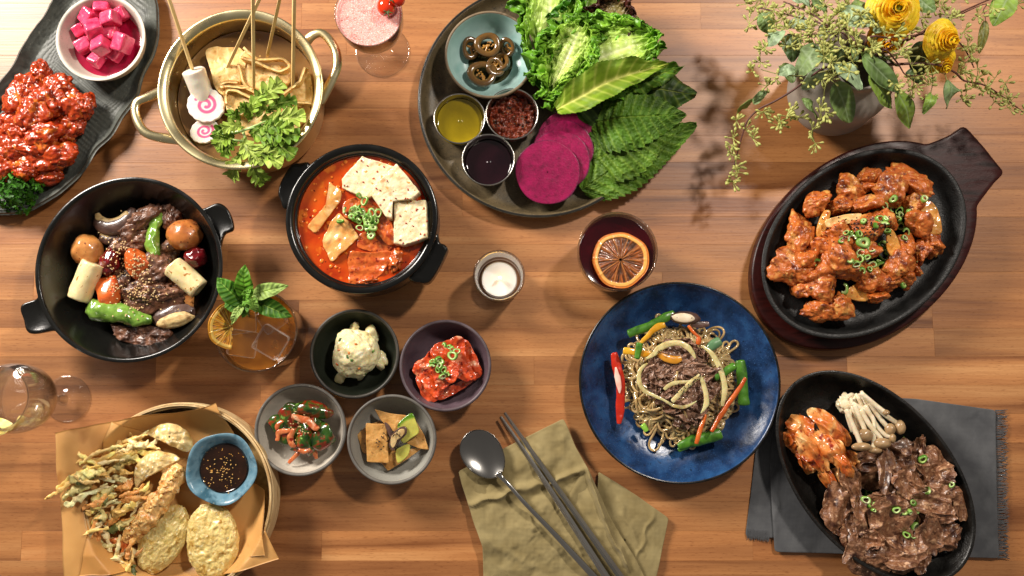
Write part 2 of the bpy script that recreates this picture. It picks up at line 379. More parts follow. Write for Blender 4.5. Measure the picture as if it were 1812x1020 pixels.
for r in range(-12, 27):
    y1 = rowY-r*pitch; y0 = y1-pitch
    xs = [-1.25]; x = -1.25+prs.uniform(.05, .3)
    while x < 1.2:
        xs.append(x); x += prs.choice([.38, .6, .75, .9, 1.05])*prs.uniform(.85, 1.15)
    xs.append(1.25)
    if r == 10: xs = [-1.25, -.9, P(275, 670)[0], P(530, 670)[0], P(945, 670)[0], P(1500, 670)[0], 1.25]
    if r == -3: xs = [-1.25, -.8, -.3, P(1240, 20)[0], P(1700, 20)[0], 1.25]
    for a, b_ in zip(xs[:-1], xs[1:]):
        mk('plank', box_v(a+.00004, b_-.00004, y0+.00004, y1-.00004, -.035, prs.uniform(-.00015, .0)), WOOD, table, smooth=False)

# ================================================================== crockery materials
CH = M('charcoal_glaze', ['#262725', '#34352f'], 30, .38, .0002, 200, spec=.5)
BLK = M('black_glaze', ['#0b0b0a', '#131311'], 20, .22, .0001, 300, spec=.6, rvar=.06)
BLKM = M('black_stoneware', ['#0c0c0b', '#141412'], 30, .42, .0002, 300)
GOLD = M('golden_aluminium', ['#e6d6a0', '#efe2b6'], 12, .30, .0001, 500, metallic=1, rvar=.08)
BEIGE = M('beige_stoneware', ['#a8a094', '#c0b8aa', '#978f83'], 14, .45, .0002, 250, spots=[('#6c655c', 700, .68)])
GREYB = M('grey_stoneware', ['#8e8c84', '#a3a299'], 16, .42, .0002, 250, spots=[('#5d5a52', 700, .68)])
PURP = M('purple_stoneware', ['#4c3b43', '#63525a', '#57474e'], 16, .4, .0002, 250, spots=[('#33262d', 600, .68)])
DGRN = M('dark_green_stoneware', ['#1b1f18', '#2b2f26'], 20, .34, .0002, 250)
CELA = M('celadon_glaze', ['#8ab3ae', '#a9c8c3', '#98bdb8'], 20, .3, .0002, 150)
RIMB = M('bare_clay_rim', ['#6a5a48', '#857359'], 60, .5, .0002, 300)
RIMG = M('grey_clay_rim', ['#57534e', '#6d6963'], 60, .5, .0002, 300)
PLATE = M('olive_grey_stoneware', ['#473d2b', '#62543c', '#50452f'], 40, .45, .0003, 400, spots=[('#332f28', 500, .60, .06), ('#8b8268', 800, .68)])
NAVY = M('navy_reactive_glaze', ['#10233f', '#1b3862', '#28507f'], 40, .26, .0003, 120, spots=[('#3f689a', 800, .62, .10), ('#0d1a30', 240, .62, .15)], rvar=.08, detail=10)
TEAL = M('blue_reactive_glaze', ['#355868', '#6a8c9c', '#4f7689'], 60, .25, .0004, 160, spots=[('#a3a08c', 300, .68, .05)], detail=8)
STEEL = M('brushed_steel', ['#c9c6c0', '#b4b0a8'], 40, .22, .00005, 900, metallic=1, stretch=(1, 1, 20))
IRON = M('cast_iron', ['#0f0f0f', '#1a1a19'], 60, .5, .0006, 500, rvar=.1)
def glass_mat():
    m = bpy.data.materials.new('clear_glass'); m.use_nodes = True; nt = m.node_tree; N = nt.nodes; L = nt.links; N.clear()
    o = N.new('ShaderNodeOutputMaterial'); rf = N.new('ShaderNodeBsdfGlass'); rf.inputs['IOR'].default_value = 1.45; rf.inputs['Roughness'].default_value = 0
    tr = N.new('ShaderNodeBsdfTransparent'); tr.inputs[0].default_value = (.96, .96, .95, 1); gl = N.new('ShaderNodeBsdfGlossy'); gl.inputs['Roughness'].default_value = .02
    lw = N.new('ShaderNodeLayerWeight'); lw.inputs['Blend'].default_value = .25; rp = N.new('ShaderNodeValToRGB'); rp.color_ramp.elements[0].position = .3; rp.color_ramp.elements[0].color = (.995, .995, .99, 1); rp.color_ramp.elements[1].position = 1; rp.color_ramp.elements[1].color = (.45, .44, .42, 1); L.new(lw.outputs['Facing'], rp.inputs[0]); L.new(rp.outputs[0], tr.inputs[0]); fp = N.new('ShaderNodeLayerWeight'); fp.inputs['Blend'].default_value = .5; fq = N.new('ShaderNodeMath'); fq.operation = 'POWER'; fq.inputs[1].default_value = 2.2; L.new(fp.outputs['Facing'], fq.inputs[0]); fr = N.new('ShaderNodeMapRange'); fr.inputs['To Min'].default_value = .06; fr.inputs['To Max'].default_value = .9; L.new(fq.outputs[0], fr.inputs['Value']); m1 = N.new('ShaderNodeMixShader'); L.new(fr.outputs[0], m1.inputs[0]); L.new(tr.outputs[0], m1.inputs[1]); L.new(gl.outputs[0], m1.inputs[2])
    m2 = N.new('ShaderNodeMixShader'); m2.inputs[0].default_value = .20; L.new(m1.outputs[0], m2.inputs[1]); L.new(rf.outputs[0], m2.inputs[2]); L.new(m2.outputs[0], o.inputs[0]); return m
GLASS = glass_mat()
DARKW = M('dark_red_wood', ['#1d0806', '#38120f', '#280c0a'], 22, .36, .00012, 260, stretch=(1, 5, 1), rvar=.08, spec=.35)

def vessel(name, px, py, rpx, z, h, prof_o, prof_i, mat, label, cat, z0=0, n=128, wob=None, root=None, partname=None, group=None, base=None):
    """px,py,rpx: rim circle in the photo, at height z; profiles are fractions of the rim radius and of the height"""
    c = P(px, py, z); R = rpx*S(px, py, z)
    prof = [(r*R, z0+k*h) for r, k in prof_o]+[(r*R, z0+k*h) for r, k in prof_i]
    prof = np.array(prof); prof = smoothprof(prof, 3)
    prof[:, 0] = np.maximum(prof[:, 0], .0002)
    VF = lathe(prof, (c[0], c[1], 0), n, wob)
    if root is None: return mk(name, VF, mat, None, label, cat, group), c, R
    return mk(partname or name, VF, mat, root), c, R
def disc(c, R, z, m, name, label=None, cat=None, parent=None, amp=0, freq=60, seed=0, n=96, rings=24, men=.0008, thick=.004, kind=None, zf=None):
    """liquid surface with a meniscus, given thickness"""
    a = np.linspace(0, 2*PI, n, endpoint=False); rr = np.r_[np.linspace(.0004, .95, rings), .975, .99, 1.0]
    X = np.stack([c[0]+R*rr[:, None]*np.cos(a), c[1]+R*rr[:, None]*np.sin(a), z+np.zeros((len(rr), n))], -1)
    X[..., 2] += men*(cr((rr-.93)/.07)**2)[:, None]
    if amp: X[..., 2] += amp*fbm(np.c_[X[..., 0].ravel()*freq, X[..., 1].ravel()*freq, np.zeros(X[..., 0].size)], 3, seed).reshape(X.shape[:2])
    if zf is not None: X[..., 2] += zf(X[..., 0], X[..., 1])
    return mk(name, grid(X, thick, False, True), m, parent, label, cat, kind=kind)

# ---- ribbed tray, upper left
def tray():
    z = .022
    out = [(108, -22), (84, 20), (52, 62), (28, 108), (-8, 158), (-40, 215), (-62, 262), (-90, 300), (-80, 345), (-40, 372), (5, 377), (45, 372), (90, 348), (122, 322), (150, 292), (168, 262), (196, 236), (216, 200), (240, 166), (252, 128), (270, 92), (277, 45), (270, -10), (240, -48), (190, -62), (140, -52)]
    O = closedspline([P(a, b, z)[:2] for a, b in out], 220); c = O.mean(0); n = len(O)
    ts = np.r_[np.linspace(.01, .80, 90), np.linspace(.81, 1, 24)]
    X = np.zeros((len(ts), n, 3))
    for i, t in enumerate(ts):
        X[i, :, :2] = c+(O-c)*t
        k = cr((t-.82)/.18); X[i, :, 2] = .006+.016*k**1.5
    A = P(190, 60)[:2]-P(30, 340)[:2]; A /= np.linalg.norm(A); ang = math.radians(-14); A = np.array((A[0]*math.cos(ang)-A[1]*math.sin(ang), A[0]*math.sin(ang)+A[1]*math.cos(ang)))
    s = (X[..., 0]*A[0]+X[..., 1]*A[1])/.0062
    s = s+.25*vnoise(np.c_[X[..., 0].ravel()*20, X[..., 1].ravel()*20, X[..., 0].ravel()*0], 3).reshape(s.shape)
    fade = (1-cr((ts-.93)/.07))[:, None]
    X[..., 2] += .0019*np.abs(np.sin(PI*s))**.7*fade
    edge = cr((ts-.84)/.16)[:, None]
    X[..., 2] += .0022*edge*vnoise(np.c_[X[..., 0].ravel()*45, X[..., 1].ravel()*45, X[..., 0].ravel()*0], 8).reshape(s.shape)
    return mk('serving_tray', grid(X, .0045, False, True), M('slate_grey_ceramic', ['#3c3f3b', '#545751', '#484b46'], 60, .5, .0004, 260, spots=[('#6d6f66', 300, .66, .06)]), None, 'long ribbed dark grey tray with wavy edge holding chicken and pickles', 'tray')
tray()
# ---- pickle bowl on the tray
b, pc, pR = vessel('pickle_bowl', 178, 67, 79, .045, .037, [(0, 0), (.55, 0), (.62, .04), (.86, .35), (.97, .8), (1, .98), (.985, 1.0)], [(.93, .98), (.88, .8), (.78, .4), (.6, .16), (.3, .12), (0, .12)], BEIGE, 'small beige stoneware bowl of pink pickled radish on the ribbed tray', 'bowl', z0=.0085)
# ---- golden pot
gp = thing('golden_pot', P(425, 157, .0), 'two handled golden aluminium pot of fish cake soup', 'pot')
_, gc, gR = vessel('x', 425, 157, 147, .10, .10, [(0, 0), (.70, 0), (.80, .03), (.86, .15), (.9, .5), (.91, .86), (.95, .93), (.99, .965), (1.0, .99), (.985, 1.01)], [(.94, 1.0), (.895, .97), (.88, .9), (.87, .5), (.83, .15), (.75, .045), (.4, .03), (0, .03)], GOLD, '', '', root=gp, partname='pot_body')
def handle(pts, z, w=.0045):
    path = [P(a, b, z+dz) for a, b, dz in pts]
    return tube(path, [w*1.25, w, w*.95, w, w, w*1.25], 14, .62)
mk('handle', handle([(292, 160, -.006), (262, 172, 0), (242, 182, .002), (240, 205, .002), (254, 232, .002), (280, 243, .0), (318, 247, -.006)], .082, .0062), GOLD, gp)
mk('handle', handle([(536, 82, -.006), (553, 63, 0), (572, 60, .002), (592, 85, .002), (597, 115, .002), (586, 145, .0), (566, 180, -.006)], .082, .0062), GOLD, gp)
for a, b_ in ((320, 108), (311, 129)):
    c = P(a, b_, .078); mk('rivet', blob(c+np.array((0, 0, .0)), (.0035, .0035, .0035), sub=3, amp=0), GOLD, gp)
for a, b_ in ((478, 43), (494, 52)):
    c = P(a, b_, .083); mk('rivet', blob(c, (.0035, .0035, .0035), sub=3, amp=0), GOLD, gp)
# ---- black braising pot
def tab(pts, z, th, m, parent, bev=.003, dish=.004):
    O = np.array([P(a, b, z)[:2] for a, b in pts]); c = O.mean(0)
    def zf(x, y):
        d = np.hypot(x-c[0], y-c[1])/np.linalg.norm(O-c, axis=1).mean(); return -dish*(1-cr(d)**2)
    return mk('handle', slab(pts, z, th, 120, 14, bev, zf=zf), m, parent)
bp_ = thing('braising_pot', P(228, 476, 0), 'wide shallow black pot with two flared tab handles holding braised beef', 'pot')
_, bc, bR = vessel('x', 228, 476, 166, .07, .07, [(0, 0), (.5, 0), (.62, .03), (.82, .35), (.95, .8), (.995, .97), (.995, 1.0)], [(.965, 1.0), (.945, .95), (.86, .62), (.74, .3), (.6, .13), (.35, .1), (0, .1)], BLK, '', '', root=bp_, partname='pot_body')
tab([(70, 520), (62, 529), (36, 541), (40, 566), (51, 590), (88, 586), (101, 583), (86, 558), (76, 538)], .0655, .010, BLK, bp_)
tab([(364, 392), (354, 373), (366, 366), (386, 359), (403, 372), (412, 404), (396, 414), (389, 436), (382, 430), (376, 412)], .0655, .010, BLK, bp_)
# ---- stew pot
sp_ = thing('stew_pot', P(640, 386, 0), 'black earthenware pot with lug handles full of red tofu stew', 'pot')
_, sc_, sR = vessel('x', 640, 386, 135, .088, .088, [(0, 0), (.72, 0), (.85, .05), (.96, .3), (1.0, .6), (.985, .88), (1.0, .95), (.995, 1.0), (.96, 1.01)], [(.925, 1.0), (.90, .97), (.885, .93), (.865, .9), (.86, .6), (.8, .2), (.6, .08), (0, .08)], BLK, '', '', root=sp_, partname='pot_body')
tab([(548, 292), (530, 288), (514, 292), (497, 318), (491, 340), (494, 352), (504, 370), (530, 350)], .078, .026, BLK, sp_, .004, .002)
tab([(722, 480), (724, 494), (740, 500), (762, 496), (790, 446), (788, 434), (778, 428), (772, 412), (750, 430)], .074, .026, BLK, sp_, .004, .002)
# ---- banchan bowls
def small(px, py, r, m, rimm, label, cat='bowl', group='small side dish bowls', z=.044):
    c = P(px, py, z); R = r*S(px, py, z)
    root = thing('side_dish_bowl', (c[0], c[1], 0), label, cat, group)
    prof = [(0, 0), (.5, 0), (.56, .05), (.82, .3), (.96, .72), (1, .93)]
    rim = [(1.0, .93), (1.0, .98), (.985, 1.0), (.955, 1.0), (.94, .97), (.935, .93)]
    inn = [(.935, .93), (.88, .7), (.76, .38), (.58, .2), (.3, .15), (0, .15)]
    s_ = lambda q: np.maximum(smoothprof([(a*R, b*z) for a, b in q], 4), [[.0002, -1]])
    mk('bowl_body', lathe(np.vstack([s_(prof)[:-1], s_(rim)[1:-1]*[1, 1]-[0.0004, .0004], s_(inn)]), (c[0], c[1], 0), 128), m, root)
    mk('clay_rim', lathe(s_([(1.003, .90), (1.004, .965), (.985, 1.004), (.955, 1.004), (.932, .97), (.932, .93)]), (c[0], c[1], 0), 128), rimm, root)
    return c, R
gB = small(627, 626, 79, DGRN, M('dark_clay_rim', ['#302e2a', '#46423c'], 60, .45, .0002, 300), 'dark green bowl with one scoop of potato salad')
pB = small(788, 647, 81, PURP, M('mauve_clay_rim', ['#4d4146', '#65575c'], 60, .45, .0002, 300), 'dull purple bowl of sliced red cabbage kimchi')
cB = small(531, 761, 81, BEIGE, RIMG, 'pale beige bowl of chopped cucumber kimchi, lower left of the four small bowls')
fB = small(693, 778, 79, GREYB, RIMG, 'grey bowl of brown fish cake and squash slices, lower right of the four small bowls')
# ---- big plate
BP = thing('round_plate', P(952, 177, 0), 'large dark olive grey plate of lettuce, perilla, radish and sauces', 'plate')
_, lc, lR = vessel('x', 952, 176, 213, .024, .024, [(0, 0), (.75, 0), (.85, .1), (.95, .45), (.997, .95), (.99, 1.0)], [(.975, .99), (.962, .88), (.93, .5), (.86, .3), (.7, .26), (.3, .25), (0, .25)], PLATE, '', '', root=BP, partname='plate_body', n=180)
c = P(952, 176, .024); R = 213*S(952, 176, .024)
mk('plate_rim', lathe([(R*.996, .019), (R*1.001, .0225), (R*.994, .0246), (R*.98, .0243), (R*.972, .0225)], (c[0], c[1], 0), 180), M('dark_glazed_rim', ['#1b1a18', '#2c2a27'], 60, .25), BP)
# celadon bowl
cb = thing('celadon_bowl', P(867, 96, .006), 'pale blue green bowl with brown rim holding soy pickled peppers', 'bowl')
c = P(867, 96, .048); R = 80*S(867, 96, .048); celc, celR = c, R
s_ = lambda q, h=.042, z0=.006: np.maximum(smoothprof([(a*R, z0+b*h) for a, b in q], 4), [[.0002, -1]])
mk('bowl_body', lathe(s_([(0, 0), (.5, 0), (.56, .05), (.82, .3), (.96, .7), (.995, .96), (.965, .985), (.94, .95), (.88, .66), (.75, .36), (.58, .2), (.3, .16), (0, .16)]), (c[0], c[1], 0), 128), CELA, cb)
mk('clay_rim', lathe(s_([(.9, .45), (.968, .7), (1.003, .95), (.99, 1.0), (.958, 1.0), (.945, .965)]), (c[0], c[1], 0), 128), RIMB, cb)
# steel cups
cups = []
for px, py, r, lab in ((813, 210, 46, 'small steel cup of yellow oil on the large plate'), (906, 202, 47, 'small steel cup of chunky red pepper paste on the large plate'), (864, 283, 47, 'small steel cup of dark red sauce, lowest of the three cups')):
    _, c, R = vessel('sauce_cup', px, py, r, .042, .036, [(0, 0), (.72, 0), (.78, .02), (.86, .4), (.94, .8), (.97, .93), (1, .96), (.995, 1.0)], [(.96, 1.0), (.94, .96), (.915, .8), (.83, .3), (.75, .05), (.5, .03), (0, .03)], STEEL, lab, 'sauce cup', z0=.0065, group='steel sauce cups')
    cups.append((c, R))
# ---- blue noodle plate
NP = thing('noodle_plate', P(1203, 676, 0), 'wide navy blue glazed plate with black rim holding glass noodles', 'plate')
_, nc, nR = vessel('x', 1203, 676, 178, .036, .036, [(0, 0), (.5, 0), (.55, .04), (.8, .4), (.97, .85), (1, .96), (.992, 1.0)], [(.975, .99), (.94, .84), (.82, .5), (.66, .26), (.5, .16), (.3, .13), (0, .13)], NAVY, '', '', root=NP, partname='plate_body', n=160)
mk('plate_rim', lathe([(nR*.985, .030), (nR*1.003, .0335), (nR*1.001, .0366), (nR*.986, .0368), (nR*.974, .0352)], (nc[0], nc[1], 0), 160), M('black_glazed_rim', ['#0a0a0b', '#26221d'], 90, .22), NP)
# ---- sizzling plate on wooden board
def rot_ell(cx, cy, a, b, ph, t0, t1, n):
    ph = math.radians(ph); out = []
    for t in np.linspace(t0, t1, n):
        x, y = a*math.cos(t), b*math.sin(t); out.append((cx+x*math.cos(ph)+y*math.sin(ph), cy-x*math.sin(ph)+y*math.cos(ph)))
    return out
board_out = rot_ell(1530, 434, 222, 160, 38, .44, 2*PI-.47, 60)+[(1662, 247), (1679, 240), (1694, 231), (1704, 222), (1712, 225), (1728, 243), (1745, 262), (1762, 284), (1778, 303), (1776, 309), (1760, 324), (1746, 343)]
SB = mk('serving_board', slab(board_out, .022, .022, 240, 20, .004, spline=False), DARKW, None, 'dark red wooden underliner board with a fishtail handle under the chicken skillet', 'board')
def oval(name, cx, cy, a, b, phi, z0, h, prof_o, prof_i, m, label, cat, wobble=0, group=None):
    c = P(cx, cy, z0+h); s = S(cx, cy, z0+h); ph = math.radians(phi)
    prof = np.array(prof_o+prof_i); prof = smoothprof(prof, 3); n = 160; t = np.linspace(0, 2*PI, n, endpoint=False)
    a *= s; b *= s; R = (a+b)/2
    X = np.zeros((len(prof), n, 3))
    for i, (q, k) in enumerate(prof):
        d = (1-q)*R; aa, bb = max(a-d, .0005), max(b-d, .0005)
        if q < .35: aa, bb = max(q, .004)/.35*(a-.65*R), max(q, .004)/.35*(b-.65*R)
        x, y = aa*np.cos(t), bb*np.sin(t); X[i] = np.c_[c[0]+x*math.cos(ph)-y*math.sin(ph), c[1]+x*math.sin(ph)+y*math.cos(ph), np.full(n, z0+k*h)]
    return mk(name, grid(X, 0, False, True), m, None, label, cat, group), c, (a, b, ph)
oval('iron_skillet', 1530, 429, 203, 148, 38, .0235, .026, [(0, 0), (.7, 0), (.82, .05), (.93, .5), (.985, .9), (1, .95), (.99, 1.0)], [(.965, 1.0), (.945, .93), (.9, .55), (.84, .27), (.7, .2), (0, .2)], IRON, 'oval cast iron skillet of spicy chicken set in the wooden board', 'skillet', group='oval iron skillets')
# ---- black oval skillet, lower right
oval('iron_skillet', 1549, 843, 215, 137, -50, .006, .038, [(0, 0), (.6, 0), (.75, .05), (.9, .5), (.985, .93), (1, .97), (.995, 1.0)], [(.975, 1.0), (.96, .95), (.88, .5), (.76, .18), (.6, .1), (0, .1)], M('black_skillet_iron', ['#0c0b0a', '#1a1815'], 50, .36, .0005, 400, rvar=.1), 'oval black iron skillet of sliced beef, kimchi and mushrooms on grey napkin', 'skillet', group='oval iron skillets')
# ---- dip bowl, wavy (stands in the basket)
def wob(R, Z, a):
    k = 1+.045*np.cos(5*a+.6)*cr((R/.04)-.6); return R*k, Z
_, dc, dR = vessel('dipping_bowl', 391, 830, 63, .048, .032, [(0, 0), (.5, 0), (.56, .05), (.8, .4), (.95, .85), (1, .98), (.97, 1.0)], [(.9, .95), (.78, .75), (.66, .5), (.55, .3), (.3, .2), (0, .2)], TEAL, 'small blue glazed bowl with lobed rim holding soy dip in the basket', 'bowl', z0=.016, wob=wob)
# ================================================================== food materials
RAD = M('pickled_radish', ['#b81a48', '#e04c72', '#cc305a'], 60, .25, .0004, 220, coat=.6, sss=.35, sssr=(1, .3, .4))
RLQ = M('pickle_brine', ['#8e0f30', '#a8163c'], 30, .06, spec=.6, coat=.5)
GLZ = M('red_glazed_chicken', ['#7e1b09', '#ad3d0e', '#982b0b', '#cc6a20'], 60, .26, .0008, 300, coat=.5, spots=[('#6e1606', 110, .60, .12), ('#f0ac5c', 330, .69, .05)], sss=.15, coatr=.12)
SPICE = M('spicy_chicken', ['#8c3a14', '#c66e2c', '#b25720', '#e0a052'], 55, .40, .0009, 320, coat=.3, spots=[('#5e1f0a', 80, .56, .14), ('#ecb96c', 170, .65, .08), ('#1c110c', 600, .72)], sss=.15, coatr=.2)
BEEF = M('braised_beef', ['#301a10', '#5c3826', '#84583e'], 80, .48, .0012, 260, coat=.3, spots=[('#8b6248', 200, .64, .08)])
BULG = M('grilled_beef_slice', ['#4e2b18', '#936748', '#6f442b', '#b98e69'], 95, .42, .0011, 460, coat=.4, coatr=.22, spots=[('#3f1e10', 55, .54, .14), ('#cfa683', 160, .62, .10)], detail=9, ovar=.22)
GRN = lambda n, r=.45, c=.2: M(n, ['#eadfae', '#fff3c4'], 90, r, .0003, 300, spec=.3, attr=True, coat=c, coatr=.3)
LEAFM = GRN('leaf_green', .58, .03)
EGGW = M('fish_cake_skin', ['#cf9f52', '#e8c582', '#dcb36a', '#f1d9a4'], 55, .5, .0006, 240, spots=[('#b27a35', 130, .62, .1)], sss=.2)
RICE = M('rice_cake', ['#e9dfcb', '#f1e9d9'], 40, .35, .0002, 200, sss=.4, coat=.3)
BUTTER = M('braised_rice_cake', ['#d9bf83', '#e8d7a5', '#ddc58d'], 40, .35, .0003, 200, sss=.4, coat=.4, spots=[('#b07a38', 150, .66, .03)])
SKEW = M('bamboo_stick', ['#d0ab68', '#e8cf96'], 20, .5, .0003, 90, stretch=(1, 1, .1))
SESW = M('toasted_sesame', ['#c79a5c', '#e8cf9f'], 200, .45)
SESB = M('black_sesame', ['#0d0c0b', '#1d1a17'], 200, .4)
SCAL = M('scallion_flesh', ['#e9e9e9', '#ffffff'], 200, .35, attr=True, coat=.4, sss=.2, sssr=(.4, 1, .2))
def nsort(items, key=1): return sorted(items, key=lambda t: t[key])
def seeds(name, spots, m, label, cat, size=.0017, kind='stuff', sd=0):
    """spots: world points"""
    V0, F0 = ico(1); A = Acc(); rs = random.Random(sd)
    for p in spots:
        q = V0*np.array((size, size*.6, size*.45)); q[:, 1] *= 1-.35*(V0[:, 0])
        A.add(q@rotm((rs.uniform(-.5, .5), rs.uniform(-.6, .6), rs.uniform(0, 6.28))).T+p, F0)
    return mk(name, A, m, None, label, cat, kind=kind)
from mathutils.bvhtree import BVHTree
def drop(objs):
    """height of the topmost surface of some objects under a world x,y"""
    trees = []
    for o in objs:
        M_ = Matrix.Translation(o.location)
        q = o.parent
        while q: M_ = Matrix.Translation(q.location) @ M_; q = q.parent
        me = o.data; trees.append(BVHTree.FromPolygons([M_ @ v.co for v in me.vertices], [tuple(p.vertices) for p in me.polygons]))
    def f(x, y, default=.03):
        best = None
        for t in trees:
            h = t.ray_cast(Vector((x, y, .5)), Vector((0, 0, -1)))
            if h[0] is not None and (best is None or h[0].z > best): best = h[0].z
        return default if best is None else best
    return f
def onto(f, px, py, z0, dflt=None):
    p = P(px, py, z0)
    for _ in range(3): p = P(px, py, f(p[0], p[1], dflt if dflt is not None else z0))
    return p
# ================================================================== pickles
disc(pc, pR*.80, .022, RLQ, 'pickle_brine', 'pink pickling juice in the small beige bowl', 'brine', n=72, rings=8)
rc = [(181, 16, 24), (157, 30, 24), (196, 34, 27), (214, 26, 23), (140, 54, 19), (166, 52, 27), (217, 77, 29), (148, 82, 24), (179, 82, 26), (204, 97, 20), (171, 106, 21), (195, 58, 24)]
rlab = ['topmost', 'upper left', 'large upper middle', 'upper right', 'small far left', 'big central', 'big right-hand', 'lower left', 'lower middle', 'small lower right', 'lowest, half sunken', 'middle, partly covered']
for i, (x, y, s) in enumerate(rc):
    z = .034+(.010 if i in (5, 2, 6, 8) else 0)-(.004 if i in (4, 10, 9) else 0); c = P(x, y, z); r = s*S(x, y, z)*.56
    mk('radish_cube', blob(c, (r, r*rnd.uniform(.8, 1), r*.9), (rnd.uniform(-.45, .45), rnd.uniform(-.45, .45), rnd.uniform(0, 1.5)), i+3, .05, 1.5, box=True, pw=9, fine=.01, sub=4), RAD, None, rlab[i]+' pink pickled radish cube in the beige bowl', 'pickled radish', 'pickled radish cubes')
# ================================================================== glazed chicken on the tray
cks = [(75, 131, 17, 22, .026, 'small upright knob at the top of the pile'), (46, 157, 27, 25, .028, 'upper left lump'), (103, 155, 26, 24, .028, 'rounded lump near the top'), (35, 185, 25, 32, .030, 'left-hand ridge'), (80, 180, 32, 30, .038, 'big upper central piece'), (58, 200, 27, 30, .044, 'high crusty piece on the left centre'), (124, 186, 30, 29, .028, 'pale ribbed piece, upper right'), (151, 186, 17, 22, .026, 'outermost right knob'), (122, 222, 28, 28, .024, 'lower right shoulder piece'), (8, 228, 28, 24, .030, 'far left piece cut by the photo edge'), (33, 228, 23, 22, .036, 'small round piece left of centre'), (74, 238, 32, 28, .040, 'central lumpy piece'), (118, 245, 14, 17, .020, 'small dangling tip under the right shoulder'), (60, 262, 30, 24, .036, 'piece below the centre'), (24, 262, 28, 25, .034, 'lower left lump'), (92, 276, 38, 28, .030, 'large flat piece, lower right'), (6, 294, 30, 26, .028, 'bottom left piece at the photo edge'), (43, 298, 24, 20, .033, 'small crispy piece above the parsley'), (82, 316, 26, 13, .018, 'low flat piece beside the parsley'), (-18, 262, 34, 40, .03, 'piece at the left photo edge')]
for i, (x, y, a, b, z, lab) in enumerate(cks):
    c = P(x, y, z); s = S(x, y, z)
    mk('glazed_chicken', blob(c, (a*s*1.08, b*s*1.08, .014), (0, 0, rnd.uniform(-.3, .3)), 40+i, .26, 1.6, 3, fine=.035, ff=8, sub=5, ridge=.16), GLZ, None, 'red glazed fried chicken, '+lab, 'fried chicken', 'glazed chicken pieces on the tray')
# parsley
def tri_leaf(A, c, L, d, nrm, col, rs):
    d = d/np.linalg.norm(d); s = np.cross(nrm, d); s /= np.linalg.norm(s)+1e-9
    n = np.cross(d, s)
    pts = [(0, 0)]; 
    for a in (-1.25, -.75, -.35, 0, .35, .75, 1.25): pts.append((a, rs.uniform(.75, 1.0)*(1 if abs(a) not in (.35,) else .55)*(.8 if abs(a) > 1 else 1)))
    V = []
    for a, r in pts: V.append(c+L*r*(math.cos(a)*d+math.sin(a)*s)+n*L*rs.uniform(-.15, .3)*r)
    V = np.array(V); V2 = V-n*.0003
    F = [(0, k, k+1) for k in range(1, len(pts)-1)]; m = len(pts)
    F2 = [(a+m, c_+m, b+m) for a, b, c_ in F]
    A.add(np.vstack([V, V2]), np.array(F+F2), np.array(col)*rs.uniform(.7, 1.25))
A = Acc(); rs = random.Random(5); cc = P(33, 338, .018); rr = 41*S(33, 338, .03)
for i in range(620):
    th = rs.uniform(0, 2*PI); ph = math.acos(rs.uniform(0.02, 1)); rad = rr*rs.uniform(.72, 1.05)*(1+.14*math.sin(5*th+1)+.1*math.sin(9*th))
    dr = np.array((math.sin(ph)*math.cos(th), math.sin(ph)*math.sin(th), math.cos(ph)*.75)); p = cc+dr*rad
    t = np.array([rs.gauss(0, 1) for _ in range(3)]); t -= t.dot(dr)*dr*.6
    tri_leaf(A, p, rs.uniform(.004, .007), t+dr*.5, dr, (.20, .42, .10), rs)
ps = thing('parsley_sprig', cc*[1, 1, 0]+[0, 0, .01], 'curly green parsley garnish at the lower end of the ribbed tray', 'parsley')
mk('leaflets', A, LEAFM, ps, kind='stuff')
A = Acc()
for i in range(14):
    th = rs.uniform(0, 2*PI); ph = rs.uniform(.1, 1.2); A.add(*tube([cc, cc+rr*.5*np.array((math.cos(th)*math.sin(ph), math.sin(th)*math.sin(ph), math.cos(ph)*.8)), cc+rr*.85*np.array((math.cos(th+.2)*math.sin(ph), math.sin(th+.2)*math.sin(ph), math.cos(ph)*.8))], .0008, 6), C=(.3, .5, .15))
mk('stalks', A, LEAFM, ps)
# ================================================================== golden pot of fish cake
BROTH = M('clear_brown_broth', ['#70502c', '#8b673c'], 12, .05, spec=.7, coat=.5, spots=[('#c9a35e', 200, .74, .02)])
disc(gc, gR*.868, .062, BROTH, 'soup_broth', 'clear brown broth in the golden pot', 'broth', amp=.0004, freq=40)
def ribbon(path, h, th=.003, z=.08, n=30, lean=(0, 0), sd=0, zs=None):
    """standing strip of fish cake; path in photo pixels"""
    p = smoothprof([P(x, y, zs[i] if zs else z) for i, (x, y) in enumerate(path)], 8); m = len(p)
    v = np.linspace(0, 1, 8)
    X = p[:, None]+v[None, :, None]*np.array((lean[0], lean[1], -h))
    X = X+.0012*np.stack([fbm(X.reshape(-1, 3)*90, 2, sd+k).reshape(m, 8) for k in range(3)], -1)
    return grid(X, th)
def cake(slabs, ribs, lab, sd):
    A = Acc()
    for o, z, t in slabs: A.add(*slab(o, z, t, 90, 18, .0012, amp=.0016, freq=70, seed=sd, zf=lambda x, y: .003*vnoise(np.c_[x*45, y*45, x*0], sd)))
    for k, (p, h, z, ln) in enumerate(ribs): A.add(*ribbon(p, h, .0034, z, lean=ln, sd=sd+k))
    return mk('fish_cake', A, EGGW, None, lab, 'fish cake', 'folded fish cakes in the golden pot')
cake([([(410, 190), (440, 178), (500, 180), (545, 185), (540, 215), (500, 240), (430, 238), (404, 215)], .066, .006)], [], 'flat fish cake lying low in the pot under the greens', 1)
